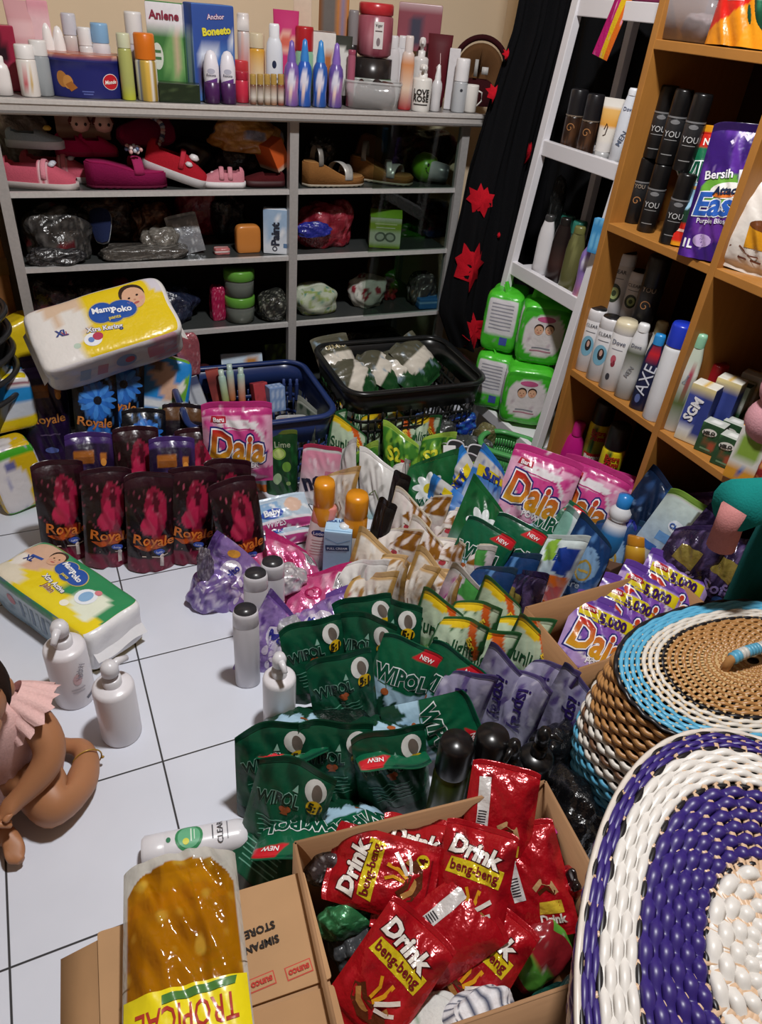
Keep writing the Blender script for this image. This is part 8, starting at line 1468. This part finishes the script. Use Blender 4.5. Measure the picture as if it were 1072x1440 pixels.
# ---- pine cleaner pouches at the front left
row('wipB', [(448, 935, -2, 12, -4, 'back left one with white oval'), (488, 985, -6, 12, -6, 'centre one with the pale lines'), (508, 928, -40, 12, -4, 'half hidden behind the centre one'), (545, 905, -50, 14, -10, 'highest at the back'), (520, 900, -30, 14, -20, 'at the back left of the highest'), (388, 1092, -6, 12, 2, 'front left one'), (470, 1088, -18, 12, 2, 'front middle one'), (556, 1098, -14, 12, -8, 'front right one, beside the red bag carton'), (400, 1150, -30, 18, 10, 'lowest at the front left')], 'dark green pine cleaner pouch, back side out')
heap('wipF', 560, 965, 'green pine cleaner pouch facing front with its whole name in view', -38, 14, 10); heap('wipF', 606, 1035, 'pine cleaner pouch with a red corner turned on its side', -50, 12, 52, zc=.12)
heap('wipF', 412, 1018, 'pine cleaner pouch tipped forward, its name upside down, left one', 170, 58, 10, zc=.12); heap('wipF', 540, 1030, 'pine cleaner pouch tipped forward, its name upside down, right one', 165, 58, -4, zc=.135); heap('wipF', 418, 1150, 'pine cleaner pouch tipped forward at the very front', 168, 50, 14, zc=.09); heap('wipF', 498, 1145, 'pine cleaner pouch tipped forward between the front ones', 170, 50, -10, zc=.10)
heap('wipF', 615, 975, 'pine cleaner pouch at the right end beside the spray pouches', -50, 10, 16)
heap('wipB', 385, 1190, 'dark green pouch end sticking out by the closed carton', -30, 60, 30, zc=.05)
# ---- pink and violet foil bags at the left
heap('pinkrose', 452, 838, 'pink bag with a rose and a barcode', -10, 60, 30, zc=.09); heap('pinkrose', 418, 800, 'pink and silver bag behind the rose one', 6, 60, 10, zc=.07); heap('pinkrose', 405, 850, 'pink bag under the rose one', 10, 64, -20, zc=.05); heap('pinkrose', 345, 795, 'pink bag end beside the violet bundle', 10, 60, 10, zc=.05)
odd('silver_ribbon', 'silver and clear curled wrapping on top of the pink bags', 'wrapping', 400, 812, .11, .10, .08, .06, [('f', 'a8a4aa'), ('n', 'e4e2e6', .1, 5, 3), ('n', 'c87a9a', .45, 4, 6)], 'foil', 83, 2.3, .2)
odd('violet_bundle', 'rounded violet and silver bundle left of the black-capped bottles', 'bag', 304, 822, .05, .14, .12, .13, [('f', '7a62a4'), ('n', 'c4b8d4', .1, 4, 3), ('n', '4a3474', .25, 3, 8), ('n', 'e0dce8', .35, 6, 5)], 'foil', 87, 2.3, .14)
heap('violet', 330, 808, 'violet bag with an orange fleck beside the rounded bundle', 10, 40, -30, zc=.09)
odd('silver_ribbon', 'clear twisted wrapping on the rounded violet bundle', 'wrapping', 288, 790, .14, .04, .04, .10, [('f', '9a90a0'), ('n', 'e0dce4', .1, 6, 3)], 'bagclear', 84, 2.3, .2)
heap('violet', 450, 880, 'violet flowered bag in front of the rose bag', -10, 60, 20, zc=.07); heap('violet', 388, 905, 'violet bag squeezed between the white bottles and the green pouches', 0, 30, 30, zc=.07)
odd('silver_ribbon', 'crinkled clear wrapping beside the squeezed violet bag', 'wrapping', 405, 885, .09, .07, .06, .06, [('f', '9a98a0'), ('n', 'd8d8dc', .2, 6, 3)], 'wrap', 85, 2.3, .2)
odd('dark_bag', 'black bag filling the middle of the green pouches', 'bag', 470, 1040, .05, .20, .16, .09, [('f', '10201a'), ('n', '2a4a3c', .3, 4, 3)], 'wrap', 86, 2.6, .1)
# ---- dark bottles behind the red bag carton
def dark(px, py, h, r, lb, band):
    R = RT(-30, 4, 0); spawn('dk'+lb, lambda: [('body', lat_part([(r*.9, 0), (r, .006), (r, h*.62), (r*.9, h*.68), (r*.6, h*.7)], [('f', '3a4a1c'), ('n', '5a6a24', .2, 3, 3), ('b', .62, .86, band)]), 'gloss', None, None), ('cap', lat_part([(r*.95, h*.68), (r*1.0, h*.7), (r*.98, h*.95), (r*.88, h*.99), (.0005, h)], '151314'), 'gloss', None, None)], 'insecticide_can', 'green can with a black cap behind the carton, '+lb, 'can', anchor(px, py, R, (0, 0, h*.85), 0), R)
dark(640, 1060, .25, .033, 'left one', '7a2a1c'); dark(690, 1050, .25, .033, 'right one with an orange band', '9a4a1c')
def blackpump(px, py, lb, turn):
    R = RT(turn, 0, 0); spawn('bpump', lambda: pump(.034, .26, [('f', '101012')], '0e0e10', turn=0), 'pump_bottle', 'glossy black pump bottle between the spray pouches and the tan basket, '+lb, 'bottle', anchor(px, py, R, (0, 0, .24), 0), R)
blackpump(722, 1052, 'left one', -60); blackpump(765, 1035, 'right one', 50)
# ---- green basket, sunglasses and small bags at the foot of the ladder shelf
p = at(715, 640, z=.12); spawn('gbasket', lambda: basket(.20, .15, .10, '4a9a52', [(.01, .04, 2), (.045, .075, 2)], .9, [(0, .012), (.04, .046), (.074, .1)]), 'small_basket', 'small green slotted basket behind the pink detergent bag', 'basket', (p[0], p[1], .06), RT(-50))
spawn('gbase', lambda: carton(.16, .12, .058, [('f', '2a3a30')], fi='card'), 'carton', 'dark green box under the small green basket', 'box', (p[0], p[1], 0), RT(-50))
odd('crumpled_plastic', 'dark green plastic crumpled by the foot of the wooden cubes', 'plastic', 765, 650, .12, .12, .08, .07, [('f', '0f5a2c'), ('n', '2a8a4c', .2, 4, 3)], 'film', 91, 2.6, .14)
def glasses(px, py, z, c, lb, yaw, lean):
    R = RT(yaw, lean, 10); m1 = MB(); A = np.linspace(0, 2*math.pi, 24, endpoint=False); out = []
    for sx in (-1, 1):
        k = (np.abs(np.cos(A))**2.8+np.abs(np.sin(A))**2.8)**(-1/2.8); P = np.c_[sx*.034+.027*np.cos(A)*k, 0*A, .03+.021*np.sin(A)*k]; q = MB(); q.tube(P, .003, c, 6, True, up=(0, 1, 0)); out.append(('lens_rim', q, 'gloss', None, None))
        g = MB(); g.add(P, [tuple(range(24))], '2a2c2e'); out.append(('lens', g, 'gloss', None, 'dark lens'))
        t = MB(); t.tube([(sx*.062, 0, .036), (sx*.064, .05, .036), (sx*.062, .11, .03)], .0022, c, 6); out.append(('temple', t, 'gloss', None, None))
    b = MB(); b.tube([(-.008, 0, .036), (0, -.002, .039), (.008, 0, .036)], .003, c, 6); out.append(('bridge', b, 'gloss', None, None))
    spawn('gl'+lb, lambda: out, 'sunglasses', lb, 'sunglasses', anchorc(px, py, R, (0, 0, .03), z), R)
glasses(655, 632, .19, 'c8c8cc', 'clear-framed sunglasses on the clear bag by the ladder shelf, upper pair', -20, 30); glasses(676, 655, .17, 'b8b8be', 'clear-framed sunglasses on the clear bag, lower pair', -50, 40)
odd('clear_bag', 'crumpled clear bag under the sunglasses', 'bag', 655, 640, .09, .20, .14, .14, [('f', '3c403e'), ('n', '9a9ea0', .3, 5, 3)], 'wrap', 92, 2.6, .14)
odd('bead_bag', 'bag of hot pink beads beside the sunglasses', 'bag', 648, 660, .15, .08, .06, .07, [('f', 'd04a78'), ('n', 'e88aa8', .2, 6, 3)], 'gloss', 93, 2.6, .16)
odd('blue_bag', 'cobalt blue bag at the foot of the ladder shelf', 'bag', 650, 592, .14, .10, .08, .07, [('f', '1c3a9a'), ('n', '3a86d0', .2, 4, 3)], 'wrap', 94)
odd('blue_bag', 'small blue bag left of the grey bag at the foot of the black basket', 'bag', 592, 595, .14, .06, .06, .08, [('f', '2a4a8a'), ('n', '5a86c0', .2, 4, 3)], 'wrap', 95)
odd('grey_bag', 'grey crumpled bag before the black basket', 'bag', 618, 605, .13, .12, .09, .09, [('f', '3a3c3c'), ('n', '6a6e6e', .2, 4, 3)], 'wrap', 96)
odd('clear_bag', 'clear bag with yellow contents at the foot of the ladder shelf', 'bag', 683, 610, .14, .08, .07, .08, [('f', '6a6440'), ('n', 'a8a890', .3, 5, 3)], 'wrap', 97)
odd('white_tag', 'small white card on the clear bag by the sunglasses', 'card', 632, 632, .19, .04, .01, .03, [('f', 'd0d0d0')], 'matte', 98, 20, 0, -20, 40)
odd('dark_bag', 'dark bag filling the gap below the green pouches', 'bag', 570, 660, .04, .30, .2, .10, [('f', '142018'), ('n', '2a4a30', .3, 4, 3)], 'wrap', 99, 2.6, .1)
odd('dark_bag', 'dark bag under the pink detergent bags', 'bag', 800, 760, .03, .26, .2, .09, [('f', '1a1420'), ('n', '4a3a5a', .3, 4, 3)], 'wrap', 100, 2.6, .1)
# ---- purple detergent bags inside the brown carton
for i, (px, py, z, yaw, lean, roll, lb) in enumerate(((842, 905, .11, -30, 46, 16, 'front one with its name showing'), (876, 880, .13, -34, 44, 16, 'second, its price strip showing'), (902, 862, .15, -36, 42, 16, 'third, its price strip showing'), (938, 845, .17, -38, 42, 16, 'last one at the back right'))):
    heap('daiav', px, py, 'purple detergent bag in the brown carton, '+lb, yaw, lean, roll, zc=z)
# ---- teal doll at the right edge
def tealdoll():
    T = '0f5a58'; SKN = 'b87a78'; o = np.array([1.375, .735, .068]); t = thing('rag_doll', 'rag doll in a teal dress at the right edge, pink arm hanging', 'doll', tuple(o), RT(0))
    W = lambda px, py, y: np.array(at(px, py, y=y))-o
    m = MB(); m.lathe([(.05, 0), (.058, .05), (.066, .2), (.072, .34), (.07, .44), (.06, .50), (.03, .53)], [('f', T), ('n', '0a4644', .2, 3, 3)], 1, .72, 32); d = part('dress', m, t, 'fabric')
    h = MB(); sphere(h, (0, 0, .60), (.07, .06, .075), SKN); hd = part('head', h, t, 'fabric'); hr = MB(); sphere(hr, (0, .010, .612), (.074, .06, .075), '3a1c14'); part('hair', hr, hd, 'fabric')
    sh = np.array([-.055, -.01, .50]); e = W(1040, 700, .70); q = W(1014, 768, .70)
    a = MB(); a.tube([e*.8+q*.2, e*.5+q*.5, q], [.026, .026, .027], SKN, 14); ar = part('arm', a, t, 'fabric', label='pink cloth arm')
    s = MB(); s.tube([sh+np.array([.01, 0, .01]), (sh+e)/2, e*.85+q*.15], [.03, .042, .05], '157a74', 14); part('sleeve', s, ar, 'fabric')
    a = MB(); a.tube([(.05, -.02, .49), (.02, -.07, .42), (-.03, -.075, .36)], [.024, .026, .026], SKN, 12); part('arm', a, t, 'fabric')
tealdoll()
odd('black_bag', 'black plastic bag on the floor between the tan basket and the red bag carton', 'bag', 800, 1135, .07, .10, .17, .15, [('f', '0e0e10'), ('n', '26262a', .3, 4, 3)], 'wrap', 111, 2.6, .12, yaw=-10)
odd('black_bag', 'black plastic bag behind the black pump bottles', 'bag', 785, 1055, .07, .12, .10, .13, [('f', '0e0e10'), ('n', '26262a', .3, 4, 3)], 'wrap', 112, 2.6, .12)
